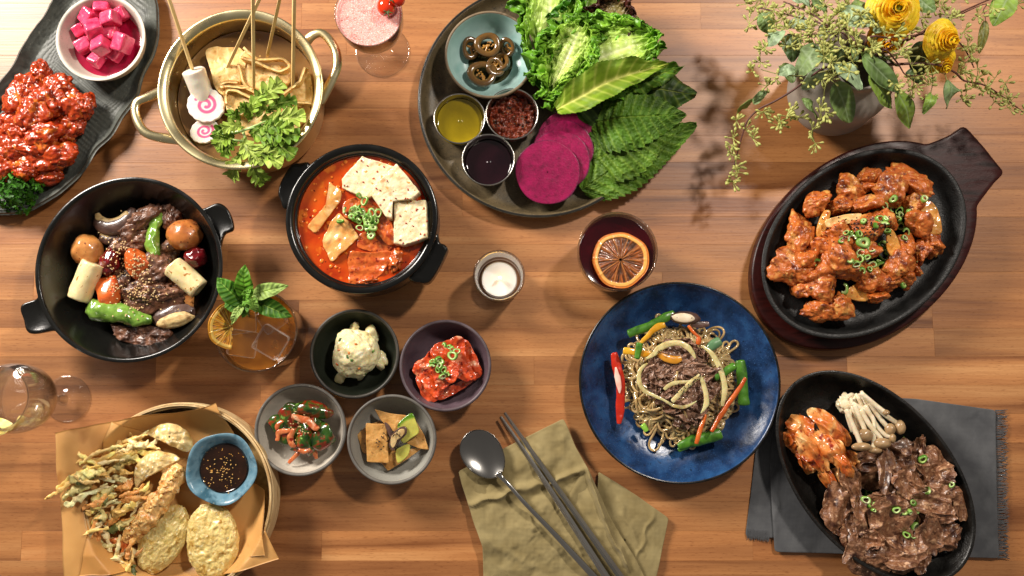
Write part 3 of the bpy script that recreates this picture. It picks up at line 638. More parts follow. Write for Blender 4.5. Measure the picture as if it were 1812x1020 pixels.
cake([([(364, 92), (376, 83), (398, 82), (425, 85), (436, 110), (425, 148), (418, 160), (398, 164), (384, 160), (377, 142), (370, 118)], .078, .008)], [([(385, 161), (392, 168), (402, 170), (404, 160), (396, 150), (388, 150), (400, 148), (420, 148)], .008, .081, (0, 0))], 'pale rolled fish cake at the left, upper one', 2)
cake([([(424, 103), (436, 88), (452, 100), (472, 115), (505, 118), (512, 130), (508, 148), (490, 152), (468, 158), (448, 160), (430, 148), (424, 128)], .080, .012)], [([(433, 84), (440, 92), (454, 100), (470, 103), (492, 101), (509, 108), (511, 120), (498, 128), (480, 124), (464, 116), (450, 110), (434, 106), (426, 104)], .010, .091, (.001, .0)), ([(424, 112), (428, 135), (436, 150), (448, 156)], .01, .086, (0, 0))], 'folded fish cake with an open loop, top centre of the pot', 3)
cake([([(392, 154), (412, 150), (436, 152), (462, 166), (464, 178), (446, 190), (425, 205), (402, 196), (400, 176)], .076, .008)], [([(390, 152), (400, 149), (416, 151), (434, 153), (450, 160), (463, 166), (464, 174), (452, 176), (436, 172), (420, 164), (404, 162), (400, 170), (402, 184)], .009, .086, (0, .001)), ([(402, 184), (412, 190), (420, 200)], .008, .082, (0, 0))], 'wavy folded fish cake in the centre of the pot beside the pink swirl', 4)
cake([([(541, 121), (549, 135), (552, 160), (548, 185), (530, 180), (510, 182), (502, 172), (516, 158), (530, 146)], .074, .008)], [([(542, 120), (536, 132), (531, 144), (518, 156), (504, 165), (496, 175)], .010, .087, (.001, 0)), ([(500, 196), (505, 186), (516, 179), (532, 178), (551, 181)], .010, .083, (0, 0))], 'crinkled yellow fish cake at the right wall of the golden pot', 5)
for (x0, y0, z0, x1, y1, z1, lab) in [(340, 122, .090, 291, -25, .20, 'leftmost bamboo skewer, stuck in the white rice cake'), (403, 118, .080, 470, -24, .19, 'slanting bamboo skewer crossing behind another at the top of the pot'), (449, 158, .080, 447, -40, .24, 'upright thick bamboo skewer in the middle fish cake'), (473, 99, .088, 500, -24, .20, 'bamboo skewer leaning to the right behind the looped fish cake'), (518, 154, .080, 521, -35, .23, 'rightmost bamboo skewer of the golden pot')]:
    A = Acc(); a = P(x0, y0, z0); b = P(x1, y1, z1); A.add(*tube([a, a*.97+b*.03, (a+b)/2, b], [.0012, .0026, .0027, .0028], 4, smooth=3)); mk('skewer', A, SKEW, None, lab, 'skewer', 'bamboo skewers in the golden pot', smooth=False)
def cyl(name, a, b, r, m, lab, cat, grp, sd=0, hole=False, flat=1):
    a = np.array(a); b = np.array(b); d = b-a; L = np.linalg.norm(d); d /= L
    A = np.cross(d, (0, 0, 1)); A /= np.linalg.norm(A); B = np.cross(A, d); t = np.linspace(0, 2*PI, 48, endpoint=False)
    prof = [(0, .02), (.55, .01), (.88, .0), (.97, .02), (1, .06)]+[(1, k) for k in np.linspace(.12, .88, 12)]+[(1, .94), (.97, .98), (.88, 1), (.55, .99), (0, .98)]
    X = np.array([[a+d*L*k+r*max(q, .01)*(np.cos(u)*A+flat*np.sin(u)*B) for u in t] for q, k in prof])
    V, F = grid(X, 0, False, True); V = V+.0006*np.stack([fbm(V*90, 2, sd+k) for k in range(3)], -1)
    return mk(name, (V, F), m, None, lab, cat, grp)
cyl('rice_cake', P(342, 124, .092), P(363, 180, .066), 20*S(345, 140, .085), RICE, 'white skewered rice cake cylinder in the golden pot', 'rice cake', None, 3)
def naruto(px, py, rpx, z, sq, rot, lab, sd):
    s = S(px, py, z); R = rpx*s; c = P(px, py, z); t = np.linspace(0, 2*PI, 132, endpoint=False)
    O = np.c_[R*(1+.05*np.abs(np.cos(7*t)))*np.cos(t), R*sq*(1+.05*np.abs(np.cos(7*t)))*np.sin(t)]
    ca, sa = math.cos(rot), math.sin(rot); O = O@np.array(((ca, sa), (-sa, ca)))+c[:2]
    th = np.linspace(.2, 3.4*PI, 160); rr = .12+.50*(th/(3.4*PI)); sp = np.c_[rr*np.cos(th+sd), rr*np.sin(th+sd)]
    def cf(V):
        q = (V[:, :2]-c[:2])@np.array(((ca, -sa), (sa, ca))); q = q/np.array((R, R*sq))
        d = np.sqrt(((q[:, None]-sp[None])**2).sum(2)).min(1); k = cr((.115-d)/.05)[:, None]; k2 = cr((.24-d)/.2)[:, None]*.25
        b_ = np.array((.97, .93, .89)); b_ = b_*(1-k2)+np.array((.95, .62, .72))*k2; return b_*(1-k)+np.array((.93, .40, .58))*k
    zf = lambda x, y: -.12*(x-c[0])+.10*(y-c[1])
    return mk('swirl_fish_cake', slab(O, z, .005, 132, 44, .0012, amp=.0004, spline=False, px=False, cfun=cf, zf=zf, seed=sd), M('swirl_cake', ['#f4f4f4', '#ffffff'], 90, .4, .0003, 300, attr=True, sss=.3, coat=.3), None, lab, 'fish cake', 'pink swirl fish cakes')
naruto(362, 232, 25, .070, .82, .4, 'lower pink swirl fish cake slice, smaller and half in broth', 2.2)
naruto(364, 186, 31, .080, .95, .1, 'upper large scalloped fish cake slice with a pink spiral', 4.4)
# crown daisy greens
gd = thing('greens_bunch', P(440, 240, .07), 'bunch of lobed crown daisy leaves hanging over the edge of the golden pot', 'greens')
GR = [(455, 208, 500, 146, 52), (462, 212, 540, 205, 50), (450, 226, 530, 240, 50), (440, 232, 521, 276, 54), (425, 250, 500, 290, 46), (430, 268, 410, 318, 40), (448, 275, 468, 324, 44), (440, 215, 470, 160, 36), (425, 215, 405, 208, 30), (430, 225, 395, 230, 34), (415, 240, 382, 262, 38), (420, 250, 398, 278, 34), (450, 240, 505, 250, 46), (470, 200, 525, 178, 36), (430, 245, 460, 285, 46), (415, 228, 378, 246, 26), (465, 225, 500, 222, 40), (445, 200, 425, 190, 34), (450, 262, 490, 272, 36), (470, 232, 520, 226, 34)]
for i, (x0, y0, x1, y1, wd) in enumerate(GR):
    z0 = .092+rnd.uniform(-.006, .008); z1 = .102+rnd.uniform(-.006, .014)-(.02 if y1 > 300 else 0)
    a = P(x0, y0, z0); b = P(x1, y1, z1); m_ = (a+b)/2+np.array((rnd.uniform(-.004, .004), rnd.uniform(-.004, .004), .008))
    L = np.linalg.norm(b-a)
    mk('leaf', sweep_leaf([a, m_, b], wd*S(x0, y0, .1)*1.05, 90, 21, lambda u: np.sin(PI*np.clip(u*.93+.05, 0, 1))**.55*(.45+.75*u)*(1-.15*u), .25, .0004, 5, 0, .0025, 3, .0005, i, c0=rnd.choice(['#6d9a34', '#84ac48', '#5f8c2c', '#9abb62']), c1='#c3d896', lobes=6, lobed=.9, fwd=1.0), LEAFM, gd)
A = Acc()
for (x0, y0), (x1, y1) in (((384, 238), (450, 226)), ((392, 243), (470, 215)), ((430, 232), (440, 262)), ((452, 205), (470, 170)), ((385, 240), (430, 250))): A.add(*tube([P(x0, y0, .085), P((x0+x1)/2, (y0+y1)/2+2, .098), P(x1, y1, .1)], [.0022, .0018, .0012], 8))
mk('stems', A, M('pale_stem', ['#8fb25c', '#b4cf86'], 40, .4, coat=.3, sss=.2), gd)
# ================================================================== braised beef pot
disc(bc, bR*.70, .0135, M('soy_braise_sauce', ['#120a06', '#20120a'], 12, .07, spec=.6), 'braising_sauce', 'thin dark braising sauce on the bottom of the wide black pot', 'sauce', n=72, rings=10)
def chunk(nm, px, py, a, b, h, z, m, lab, cat, grp, rot=0, planes=9, amp=.12, fine=.03, sd=0, sub=4, pw=10, freq=2, ridge=0, tilt=(0, 0)):
    c = P(px, py, z); s = S(px, py, z)
    return mk(nm, blob(c, (a*s, b*s, h), (tilt[0], tilt[1], math.radians(rot)), sd, amp, freq, 3, fine=fine, ff=9, planes=planes, sub=sub, pw=pw, ridge=ridge), m, None, lab, cat, grp)
brd = []
brd.append(chunk('beef_chunk', 250, 392, 36, 20, .014, .030, BEEF, 'dark beef chunk at the top of the braise, between mushroom and pepper', 'beef', 'braised beef chunks', 48, 9, .25, .05, 3, 5, ridge=.2))
brd.append(chunk('beef_chunk', 229, 424, 28, 21, .012, .030, BEEF, 'ragged beef chunk below the topmost one', 'beef', 'braised beef chunks', 20, 8, .3, .06, 4, 5, ridge=.2))
brd.append(chunk('beef_chunk', 300, 384, 17, 30, .012, .026, BEEF, 'narrow dark beef piece right of the upright pepper', 'beef', 'braised beef chunks', 10, 8, .3, .06, 5, 5, ridge=.2))
brd.append(chunk('beef_chunk', 303, 440, 20, 22, .011, .024, BEEF, 'small beef piece left of the right-hand potato', 'beef', 'braised beef chunks', 10, 8, .3, .06, 6, 4, ridge=.2))
brd.append(chunk('beef_chunk', 276, 484, 32, 28, .012, .036, BEEF, 'black beef piece covered in sesame beside the carrot', 'beef', 'braised beef chunks', 15, 9, .2, .05, 7, 5, ridge=.2))
brd.append(chunk('beef_chunk', 262, 525, 52, 26, .013, .034, BEEF, 'largest dark beef piece in the centre under the sesame seeds', 'beef', 'braised beef chunks', 8, 9, .2, .05, 8, 5, ridge=.2))
brd.append(chunk('beef_chunk', 215, 492, 26, 30, .012, .025, BEEF, 'sunken beef piece between the two carrots', 'beef', 'braised beef chunks', 8, 9, .2, .05, 9, 5, ridge=.2))
brd.append(mk('beef_slice', slab([(196, 574), (214, 576), (229, 580), (262, 577), (298, 583), (301, 594), (290, 606), (258, 614), (224, 607), (205, 596)], .030, .012, 110, 26, .002, amp=.003, freq=130, edge=.05, ef=150), BEEF, None, 'flat fibrous beef slice at the bottom of the braise', 'beef'))
MUSH = M('shiitake_cap', ['#33211a', '#5a4036', '#452e25'], 70, .4, .0008, 200, coat=.5)
FLSH = M('mushroom_flesh', ['#8f6a40', '#cdb27c', '#b3935f'], 90, .5, .0006, 300, sss=.2)
def shroom(pts, r, z, lab, gills=True, zz=None):
    root = thing('shiitake', P(pts[len(pts)//2][0], pts[len(pts)//2][1], z-.01), lab, 'mushroom', 'shiitake pieces in the black pot')
    s = S(pts[0][0], pts[0][1], z); mk('cap', tube([P(x, y, z) for x, y in pts], [k*s for k in r], 18, .7), MUSH, root)
    mk('gills', tube([P(x-1, y-7, z+.003) for x, y in pts[:-1]], [k*s*.62 for k in r[:-1]], 12, .5), FLSH, root)
shroom([(173, 386), (178, 396), (192, 403), (212, 400), (228, 386), (235, 370)], [7, 13, 15, 16, 13, 6], .034, 'curled shiitake at the upper left of the braise')
shroom([(180, 420), (194, 425), (208, 420)], [8, 10, 7], .030, 'small shiitake piece below the curled one')
r_ = thing('shiitake', P(308, 562, .02), 'halved shiitake with pale cut face, lower right of the braise', 'mushroom', 'shiitake pieces in the black pot')
mk('cap', blob(P(307, 558, .026), (39*S(308, 560, .03), 22*S(308, 560, .03), .010), (0, 0, .22), 5, .08, 2, sub=4), MUSH, r_)
mk('cut_face', blob(P(310, 567, .033), (33*S(308, 560, .03), 13*S(308, 560, .03), .005), (.25, 0, .24), 6, .08, 2, fine=.03, sub=4), FLSH, r_)
PEP = M('blistered_green_pepper', ['#4c7423', '#7ba03f', '#5f8a2d'], 60, .22, .0008, 120, coat=.9, spots=[('#c3cf8e', 60, .66, .08)], coatr=.15)
def pepper(pts, r, z, lab, sd):
    s = S(pts[0][0], pts[0][1], z); V, F = tube([P(x, y, z+dz) for x, y, dz in pts], [k*s for k in r], 28, .8, smooth=10)
    V = V+.0022*np.stack([fbm(V*70, 3, sd+k) for k in range(3)], -1)
    brd.append(mk('green_pepper', (V, F), PEP, None, lab, 'green pepper', 'green peppers in the black pot'))
pepper([(284, 379, -.004), (280, 392, 0), (272, 410, 0), (269, 430, .001), (274, 448, .001), (284, 463, -.004)], [4, 9, 13, 14, 12, 5], .036, 'upright wrinkled green pepper near the top of the braise', 2)
pepper([(157, 548, 0), (166, 548, 0), (190, 551, 0), (215, 555, .001), (240, 563, 0), (266, 565, -.003)], [10, 18, 19, 16, 15, 8], .036, 'glossy green pepper lying across the lower part of the braise', 9)
POT = M('braised_potato', ['#9c5a28', '#c98a4c', '#b06e34'], 45, .3, .0004, 200, sss=.3, coat=.7, spots=[('#7a4420', 200, .66, .05)])
chunk('potato', 154, 443, 27, 28, .019, .034, POT, 'round peeled potato at the left of the braise', 'potato', 'braised potatoes', 0, 0, .07, .01, 2)
chunk('potato', 327, 416, 31, 28, .020, .036, M('dark_braised_potato', ['#8c4a1f', '#bd7438', '#a55e2b'], 45, .3, .0004, 200, sss=.3, coat=.7, spots=[('#6b3314', 200, .64, .05)]), 'darker round potato at the right beside the jujube', 'potato', 'braised potatoes', 0, 0, .07, .01, 3)
JUJ = M('red_jujube', ['#3b0509', '#6d0d15', '#4f0a10'], 50, .16, .0009, 110, coat=1)
chunk('jujube', 346, 456, 20, 19, .014, .034, JUJ, 'wrinkled dark red jujube at the right of the braise', 'jujube', 'jujubes', 0, 0, .14, .03, 5)
brd.append(chunk('jujube', 195, 462, 16, 27, .013, .036, JUJ, 'shiny blackish jujube left of the carrot, with sesame', 'jujube', 'jujubes', -12, 0, .18, .03, 6))
cyl('rice_cake', P(165, 465, .044), P(138, 530, .038), 20*S(150, 500, .04), BUTTER, 'buttery rice cake cylinder left of the braise', 'rice cake', 'braised rice cakes', 4)
cyl('rice_cake', P(305, 470, .044), P(353, 513, .038), 20*S(330, 490, .04), BUTTER, 'buttery rice cake cylinder right of the braise', 'rice cake', 'braised rice cakes', 5)
CAR = M('braised_carrot', ['#b5461a', '#d8672a', '#c65620'], 50, .3, .0004, 200, sss=.3, coat=.6)
brd.append(chunk('carrot_chunk', 240, 467, 23, 23, .016, .040, CAR, 'rounded carrot chunk under sesame at the centre of the braise', 'carrot', 'carrot chunks', 0, 8, .06, .01, 8))
brd.append(chunk('carrot_chunk', 190, 513, 18, 28, .014, .032, CAR, 'carrot chunk above the lower pepper', 'carrot', 'carrot chunks', 15, 8, .06, .01, 9))
chunk('radish_chunk', 318, 525, 26, 30, .012, .024, POT, 'brown braised radish chunk below the right rice cake', 'radish', None, 15, 8, .06, .01, 11)
f = drop(brd); rs = random.Random(3); pts = []
while len(pts) < 300:
    k = rs.random(); 
    if k < .45: x, y = rs.gauss(245, 26), rs.gauss(515, 17)
    elif k < .75: x, y = rs.gauss(240, 18), rs.gauss(474, 16)
    else: x, y = rs.gauss(205, 16), rs.gauss(450, 28)
    p = onto(f, x, y, .035)
    if p[2] > .02 and 160 < x < 330: pts.append(p+np.array((0, 0, .0006)))
for x, y in ((224, 557), (236, 553), (230, 562), (210, 547), (244, 566), (297, 437), (256, 405), (308, 545), (285, 548), (200, 560), (252, 560), (316, 548)): pts.append(onto(f, x, y, .04)+np.array((0, 0, .0006)))
seeds('sesame_seeds', pts, SESW, 'toasted sesame seeds scattered over the braised beef', 'sesame seeds')
# ================================================================== tofu stew
STEW = M('red_stew_broth', ['#8e2206', '#b83c0b', '#c95412'], 22, .07, .0003, 60, spec=.6, coat=.4, spots=[('#d9701d', 60, .62, .1), ('#5e1204', 200, .68, .04)])
disc(sc_, sR*.862, .074, STEW, 'stew_broth', 'orange red chilli broth in the stew pot', 'broth', amp=.0006, freq=60)
TOFU = M('soft_tofu', ['#dcc593', '#eeddb8', '#e6d0a2'], 50, .42, .0004, 200, sss=.35, coat=.25, spots=[('#d08a48', 45, .63, .14), ('#a63414', 190, .715, .02), ('#d8974c', 130, .67, .03)])
def tofu(pts, z, th, lab, tilt=(0, 0), sd=0):
    c = np.array([P(a, b, z) for a, b in pts]).mean(0)
    return mk('tofu_slice', slab(pts, z, th, 200, 26, .0016, amp=.0009, freq=110, spline=False, seed=sd, edge=.012, ef=260, zf=lambda x, y: tilt[0]*(x-c[0])+tilt[1]*(y-c[1])), TOFU, None, lab, 'tofu', 'tofu slices in the stew')
tofu([(641, 277), (604, 317), (605, 333), (648, 352), (676, 340), (694, 306), (700, 296)], .081, .016, 'left tofu slab, partly under the middle one', (.0, .05), 1)
tofu([(702, 291), (744, 341), (730, 353), (694, 356), (692, 386), (683, 384), (655, 343), (662, 326)], .099, .020, 'middle tofu slab standing on its edge', (.15, .1), 2)
tofu([(697, 357), (754, 354), (757, 421), (716, 434), (696, 430)], .094, .020, 'right tofu block with chilli flakes beside the pot wall', (.10, 0), 3)
CAB = M('stewed_cabbage', ['#c9803a', '#dca562', '#d39650', '#e6c084'], 30, .2, .0004, 120, coat=1, sss=.5, spots=[('#c4591c', 60, .62, .12)])
KIM = M('stewed_kimchi', ['#9c330f', '#d06a2b', '#b84a18', '#e09a58'], 60, .28, .0008, 160, coat=.8, sss=.2, spots=[('#7e1d08', 150, .62, .08)])
def cab(pts, z, lab, m=CAB, th=.0035, sd=0, rib=.0003, dirv=(1, 1), cat='cabbage', grp='cabbage pieces in the stew', fr=520):
    d = np.array(dirv, float); d /= np.linalg.norm(d)
    return mk('cabbage_piece', slab(pts, z, th, 110, 30, .001, amp=.0014, freq=60, seed=sd, edge=.04, ef=120, zf=lambda x, y: rib*np.sin((x*d[0]+y*d[1])*fr)+.003*vnoise(np.c_[x*50, y*50, x*0], sd)), m, None, lab, cat, grp)
cab([(582, 324), (592, 328), (604, 342), (600, 358), (578, 390), (559, 411), (549, 405), (546, 397), (572, 370), (584, 350)], .078, 'curved translucent cabbage stem at the left of the stew', sd=1, dirv=(1, .9))
cab([(598, 380), (612, 388), (632, 416), (628, 426), (604, 450), (586, 463), (578, 450), (571, 428), (582, 400)], .079, 'broad ribbed cabbage piece left of the scallions', sd=2, dirv=(1, -.55), fr=620)
cab([(620, 448), (650, 446), (692, 446), (690, 462), (675, 486), (650, 500), (620, 506), (616, 480)], .077, 'square orange cabbage leaf at the bottom of the stew', m=KIM, sd=3, dirv=(0, 1), rib=.0005)
cab([(606, 362), (622, 350), (648, 352), (660, 366), (640, 384), (612, 386)], .080, 'red kimchi piece above the scallions', m=KIM, sd=4, dirv=(1, .3))
cab([(660, 362), (676, 378), (694, 398), (698, 432), (682, 430), (662, 402), (650, 384)], .079, 'long kimchi strip left of the right tofu block', m=KIM, sd=5, dirv=(1, -.2), fr=700)
cab([(638, 412), (668, 410), (694, 436), (680, 446), (650, 444), (632, 436)], .0765, 'dull kimchi piece half sunken below the scallions', m=KIM, sd=6, dirv=(.5, 1))
chunk('minced_meat', 700, 462, 12, 22, .008, .078, KIM, 'crumbly minced meat below the right tofu block', 'minced meat', 'minced meat in the stew', -10, 0, .4, .12, 5, ridge=.4)
chunk('minced_meat', 650, 497, 16, 8, .006, .077, KIM, 'crumbly minced meat at the very bottom of the stew', 'minced meat', 'minced meat in the stew', 10, 0, .4, .12, 6, ridge=.4)
def rings(lst, z, rpx, lab, grp, sd=0, hmul=1.0, jit=True):
    rs = random.Random(sd)
    for i, q in enumerate(lst):
        x, y = q[:2]; r = (q[2] if len(q) > 2 else rpx*rs.uniform(.75, 1.15)); zz = (q[3] if len(q) > 3 else z)+rs.uniform(-.001, .003)
        c = P(x, y, zz); r *= S(x, y, zz)
        mk('scallion_ring', ring(c, r, rs.uniform(.003, .0055)*hmul, rs.choice([.5, .6, .35, .68]), (rs.uniform(-.7, .7), rs.uniform(-.7, .7), rs.uniform(0, 6)), seed=i), SCAL, None, lab, 'scallion', grp)
rs = random.Random(12)
rings([(645, 356, 8), (612, 373, 6), (602, 392, 6)]+[(640+rs.gauss(0, 12), 380+rs.gauss(0, 13)) for _ in range(26)]+[(653, 398, 9), (660, 404, 8), (648, 412, 6), (657, 418, 7)], .085, 7, 'chopped green scallion ring heaped in the middle of the stew', 'scallion rings on the stew', 4)

fl_ = drop([o for o in bpy.data.objects if o.name.startswith('tofu_slice')]); rs = random.Random(21); pts = []
while len(pts) < 34:
    x, y = rs.uniform(604, 756), rs.uniform(278, 432); p = onto(fl_, x, y, .085, .05)
    if p[2] > .07: pts.append(p+np.array((0, 0, .0004)))
seeds('chilli_flakes', pts, M('chilli_flake', ['#8e1a08', '#c23a14'], 200, .35, coat=.5), 'red chilli flakes stuck on the tofu slices', 'chilli flakes', .0019, sd=4)
A = Acc(); V0_, F0_ = ico(2)
for i in range(150):
    a = rs.uniform(0, 2*PI); r = sR*.84*rs.uniform(.2, 1)**.5; q = rs.choice([.0008, .0012, .0018, .0026]); A.add(V0_*np.array((q, q, q*.25))+np.array((sc_[0]+r*math.cos(a), sc_[1]+r*math.sin(a), .0744)), F0_)
mk('oil_beads', A, M('chilli_oil', ['#d8641a', '#e8862c'], 60, .04, coat=1), None, 'orange oil beads floating on the stew broth', 'oil beads', kind='stuff')
# ================================================================== iced tea
def tumbler(px, py, r, z, r_base, lab, cat='glass', th=.0022, floor=.009, root=None, bow=0):
    c = P(px, py, z); R = r*S(px, py, z); Rb = r_base*R; h = z
    root = root or thing('tumbler', (c[0], c[1], 0), lab, cat, 'drinking glasses')
    def rad(k): return Rb+(R-Rb)*k+bow*R*math.sin(PI*k)
    ks = np.linspace(0.06, 1, 16)
    prof = [(.0003, 0), (Rb*.9, 0), (Rb*.98, .001)]+[(rad(k), k*h) for k in ks]+[(R-.0003, h+.0008), (R-th*.6, h+.0009)]+[(rad(k)-th, max(k*h, floor)) for k in ks[::-1] if k*h > floor*1.2]+[(rad(floor/h)-th*1.6, floor*1.05), (Rb*.7, floor), (.0003, floor)]
    mk('glass_wall', lathe(prof, (c[0], c[1], 0), 128), GLASS, root)
    return c, R, rad, h
def liquid(name, c, rad, h, top, m, lab, th=.0024, floor=.0094, cat='drink'):
    ks = np.linspace(floor/h*1.15, top/h, 14)
    prof = [(.0003, floor+.0002), (rad(floor/h)-th*1.8, floor+.0003)]+[(rad(k)-th, k*h) for k in ks]+[(rad(top/h)-th-.0008, top-.0004), (rad(top/h)*.5, top-.0006), (.0003, top-.0006)]
    return mk(name, lathe(prof, (c[0], c[1], 0), 96), m, None, lab, cat)
def vol_liquid(name, col, dens):
    m = bpy.data.materials.new(name); m.use_nodes = True; nt = m.node_tree; b = nt.nodes['Principled BSDF']
    b.inputs['Transmission Weight'].default_value = 1; b.inputs['Roughness'].default_value = 0; b.inputs['IOR'].default_value = 1.33; b.inputs['Base Color'].default_value = (*lin(col), 1)
    va = nt.nodes.new('ShaderNodeVolumeAbsorption'); va.inputs['Color'].default_value = (*lin(col), 1); va.inputs['Density'].default_value = dens
    nt.links.new(va.outputs[0], nt.nodes['Material Output'].inputs['Volume']); return m
tc_, tR, trad, th_ = tumbler(452, 585, 74, .088, .87, 'short clear tumbler of amber iced tea with mint and a dried orange slice', root=None)
TEA = M('amber_tea', ['#a55e1a', '#c07a28'], 20, .04, trans=.55, ior=1.33, coat=.5)
liquid('iced_tea', tc_, trad, th_, .072, TEA, 'amber iced tea filling the short tumbler')
def ice_mat():
    m = bpy.data.materials.new('clear_ice'); m.use_nodes = True; nt = m.node_tree; N = nt.nodes; L = nt.links; N.clear()
    o = N.new('ShaderNodeOutputMaterial'); rf = N.new('ShaderNodeBsdfGlass'); rf.inputs['IOR'].default_value = 1.31; rf.inputs['Roughness'].default_value = .03
    tr = N.new('ShaderNodeBsdfTransparent'); gl = N.new('ShaderNodeBsdfGlossy'); gl.inputs['Roughness'].default_value = .08; df = N.new('ShaderNodeBsdfDiffuse'); df.inputs[0].default_value = (.9, .86, .8, 1)
    lw = N.new('ShaderNodeLayerWeight'); lw.inputs['Blend'].default_value = .35; nz = N.new('ShaderNodeTexNoise'); nz.inputs['Scale'].default_value = 160; tc = N.new('ShaderNodeTexCoord'); L.new(tc.outputs['Object'], nz.inputs['Vector'])
    bp = N.new('ShaderNodeBump'); bp.inputs['Distance'].default_value = .0012; L.new(nz.outputs['Fac'], bp.inputs['Height']); L.new(bp.outputs[0], gl.inputs['Normal']); L.new(bp.outputs[0], rf.inputs['Normal'])
    m0 = N.new('ShaderNodeMixShader'); m0.inputs[0].default_value = .5; L.new(tr.outputs[0], m0.inputs[1]); L.new(rf.outputs[0], m0.inputs[2])
    m1 = N.new('ShaderNodeMixShader'); fq = N.new('ShaderNodeMath'); fq.operation = 'POWER'; fq.inputs[1].default_value = 3; L.new(lw.outputs['Facing'], fq.inputs[0]); fr = N.new('ShaderNodeMapRange'); fr.inputs['To Min'].default_value = .06; fr.inputs['To Max'].default_value = .8; L.new(fq.outputs[0], fr.inputs['Value']); L.new(fr.outputs[0], m1.inputs[0]); L.new(m0.outputs[0], m1.inputs[1]); L.new(gl.outputs[0], m1.inputs[2])
    mr = N.new('ShaderNodeMapRange'); mr.inputs['From Min'].default_value = .35; mr.inputs['From Max'].default_value = 1; mr.inputs['To Min'].default_value = .0; mr.inputs['To Max'].default_value = .5; L.new(lw.outputs['Facing'], mr.inputs['Value'])
    m2 = N.new('ShaderNodeMixShader'); L.new(mr.outputs[0], m2.inputs[0]); L.new(m1.outputs[0], m2.inputs[1]); L.new(df.outputs[0], m2.inputs[2]); L.new(m2.outputs[0], o.inputs[0]); return m
ICE = ice_mat()
for x, y, s_, rz, z, lab in ((430, 569, 45, .1, .071, 'upper left ice cube under the mint'), (431, 609, 46, -.15, .073, 'lower left ice cube in the tea'), (480, 606, 48, -.52, .078, 'lower right ice cube, standing highest in the tea'), (483, 566, 42, .6, .068, 'upper right ice cube behind the mint')):
    c = P(x, y, z); r = s_*S(x, y, z)*.52
    mk('ice_cube', blob(c, (r, r*.95, r*.7), (.12*math.sin(x), .1, rz), int(x), .025, 1.2, box=True, pw=12, sub=5), ICE, None, lab, 'ice cube', 'ice cubes in the iced tea')
def citrus(c, R, nrm_rot, th, a0, a1, lab, name, cols, cat='orange slice', sq=1.0, hole=.05, nseg=10, sd=0):
    """round dried slice; angles a0..a1 for a half"""
    n = 160; m_ = 60; a = np.linspace(a0, a1, n); full = abs((a1-a0)-2*PI) < 1e-3
    if full: a = a[:-1]; n -= 1
    rr = np.linspace(hole*.5, 1, m_); A_, R_ = np.meshgrid(a, rr)
    seg = ((A_*nseg/(2*PI)+.04*np.sin(R_*7+A_*3)) % 1); memb = np.exp(-((seg-.5)/(.035/np.maximum(R_, .15)))**2)
    rind = cr((R_-.93)/.02); pith = cr((R_-.80)/.03)*(1-rind); core = cr((.10-R_)/.03)
    nz = fbm(np.c_[(A_*22).ravel(), (R_*3).ravel(), np.full(A_.size, sd*1.1)], 3, sd).reshape(A_.shape)
    flesh = np.array(cols[0])[None, None]*(1+.55*nz[..., None]); C = flesh
    for k, c_ in ((memb*.75, cols[1]), (pith, cols[2]), (rind, cols[3]), (core*.0, cols[1])): C = C*(1-k[..., None])+np.array(c_)*k[..., None]
    z = .0007*nz*(1-pith)*(1-rind)+.0006*memb+.0012*pith+.0006*rind
    wv = 1+.025*np.sin(3*A_+sd)+.012*np.sin(7*A_)
    X = np.stack([R*R_*wv*np.cos(A_), sq*R*R_*wv*np.sin(A_), z+.002*np.sin(2*A_+sd)*R_**2], -1)
    X = (X.reshape(-1, 3)@rotm(nrm_rot).T+np.array(c)).reshape(X.shape)
    X = np.swapaxes(X, 0, 1); C = np.swapaxes(C, 0, 1)
    V, F, C2 = grid(X, th, full, False, C=np.ascontiguousarray(C))
    return mk(name, (V, F, C2), M('dried_citrus', ['#efefef', '#ffffff'], 150, .38, .0005, 260, attr=True, coat=.35, sss=.15), None, lab, cat)
citrus(P(409, 578, .090), 41*S(405, 578, .09), (0, math.radians(38), math.radians(0)), .0025, PI/2-.05, 3*PI/2+.05, 'half slice of dried orange wedged at the left rim of the iced tea', 'dried_orange', ((.86, .56, .16), (.97, .84, .5), (.96, .80, .42), (.82, .56, .12)), sd=3)
mt = thing('mint_sprig', P(436, 530, .088), 'fresh mint sprig standing in the iced tea glass', 'mint')
for i, (x0, y0, x1, y1, wd, z0, z1, c0) in enumerate([(436, 530, 433, 469, 33, .108, .130, '#4f8a26'), (432, 538, 384, 493, 38, .104, .118, '#3f7a20'), (428, 541, 398, 530, 34, .100, .106, '#3d7820'), (445, 524, 510, 506, 28, .106, .122, '#86a870'), (448, 532, 516, 561, 33, .102, .108, '#3b6f20'), (431, 540, 410, 574, 15, .108, .110, '#8fb27a'), (438, 537, 430, 562, 20, .104, .104, '#3c7022'), (446, 528, 455, 552, 20, .110, .112, '#6f9f50'), (437, 532, 440, 545, 14, .116, .118, '#5c9838'), (434, 530, 444, 512, 16, .112, .122, '#5c9838')]):
    a = P(x0, y0, z0); b = P(x1, y1, z1); m_ = (a+b)/2+np.array((0, 0, .007))
    mk('leaf', sweep_leaf([a, m_, b], wd*S(x0, y0, .11), 70, 33, lambda u: np.sin(PI*u**.8)**.75, .25, .0009, 8, .035, .0012, 3, .0006, i, c0=c0, c1='#a9cf74', vw=.035), LEAFM, mt)
mk('stem', tube([P(440, 560, .07), P(438, 540, .095), P(436, 528, .115)], .0013, 8), M('mint_stem', '#5c7d34', 40, .5), mt)
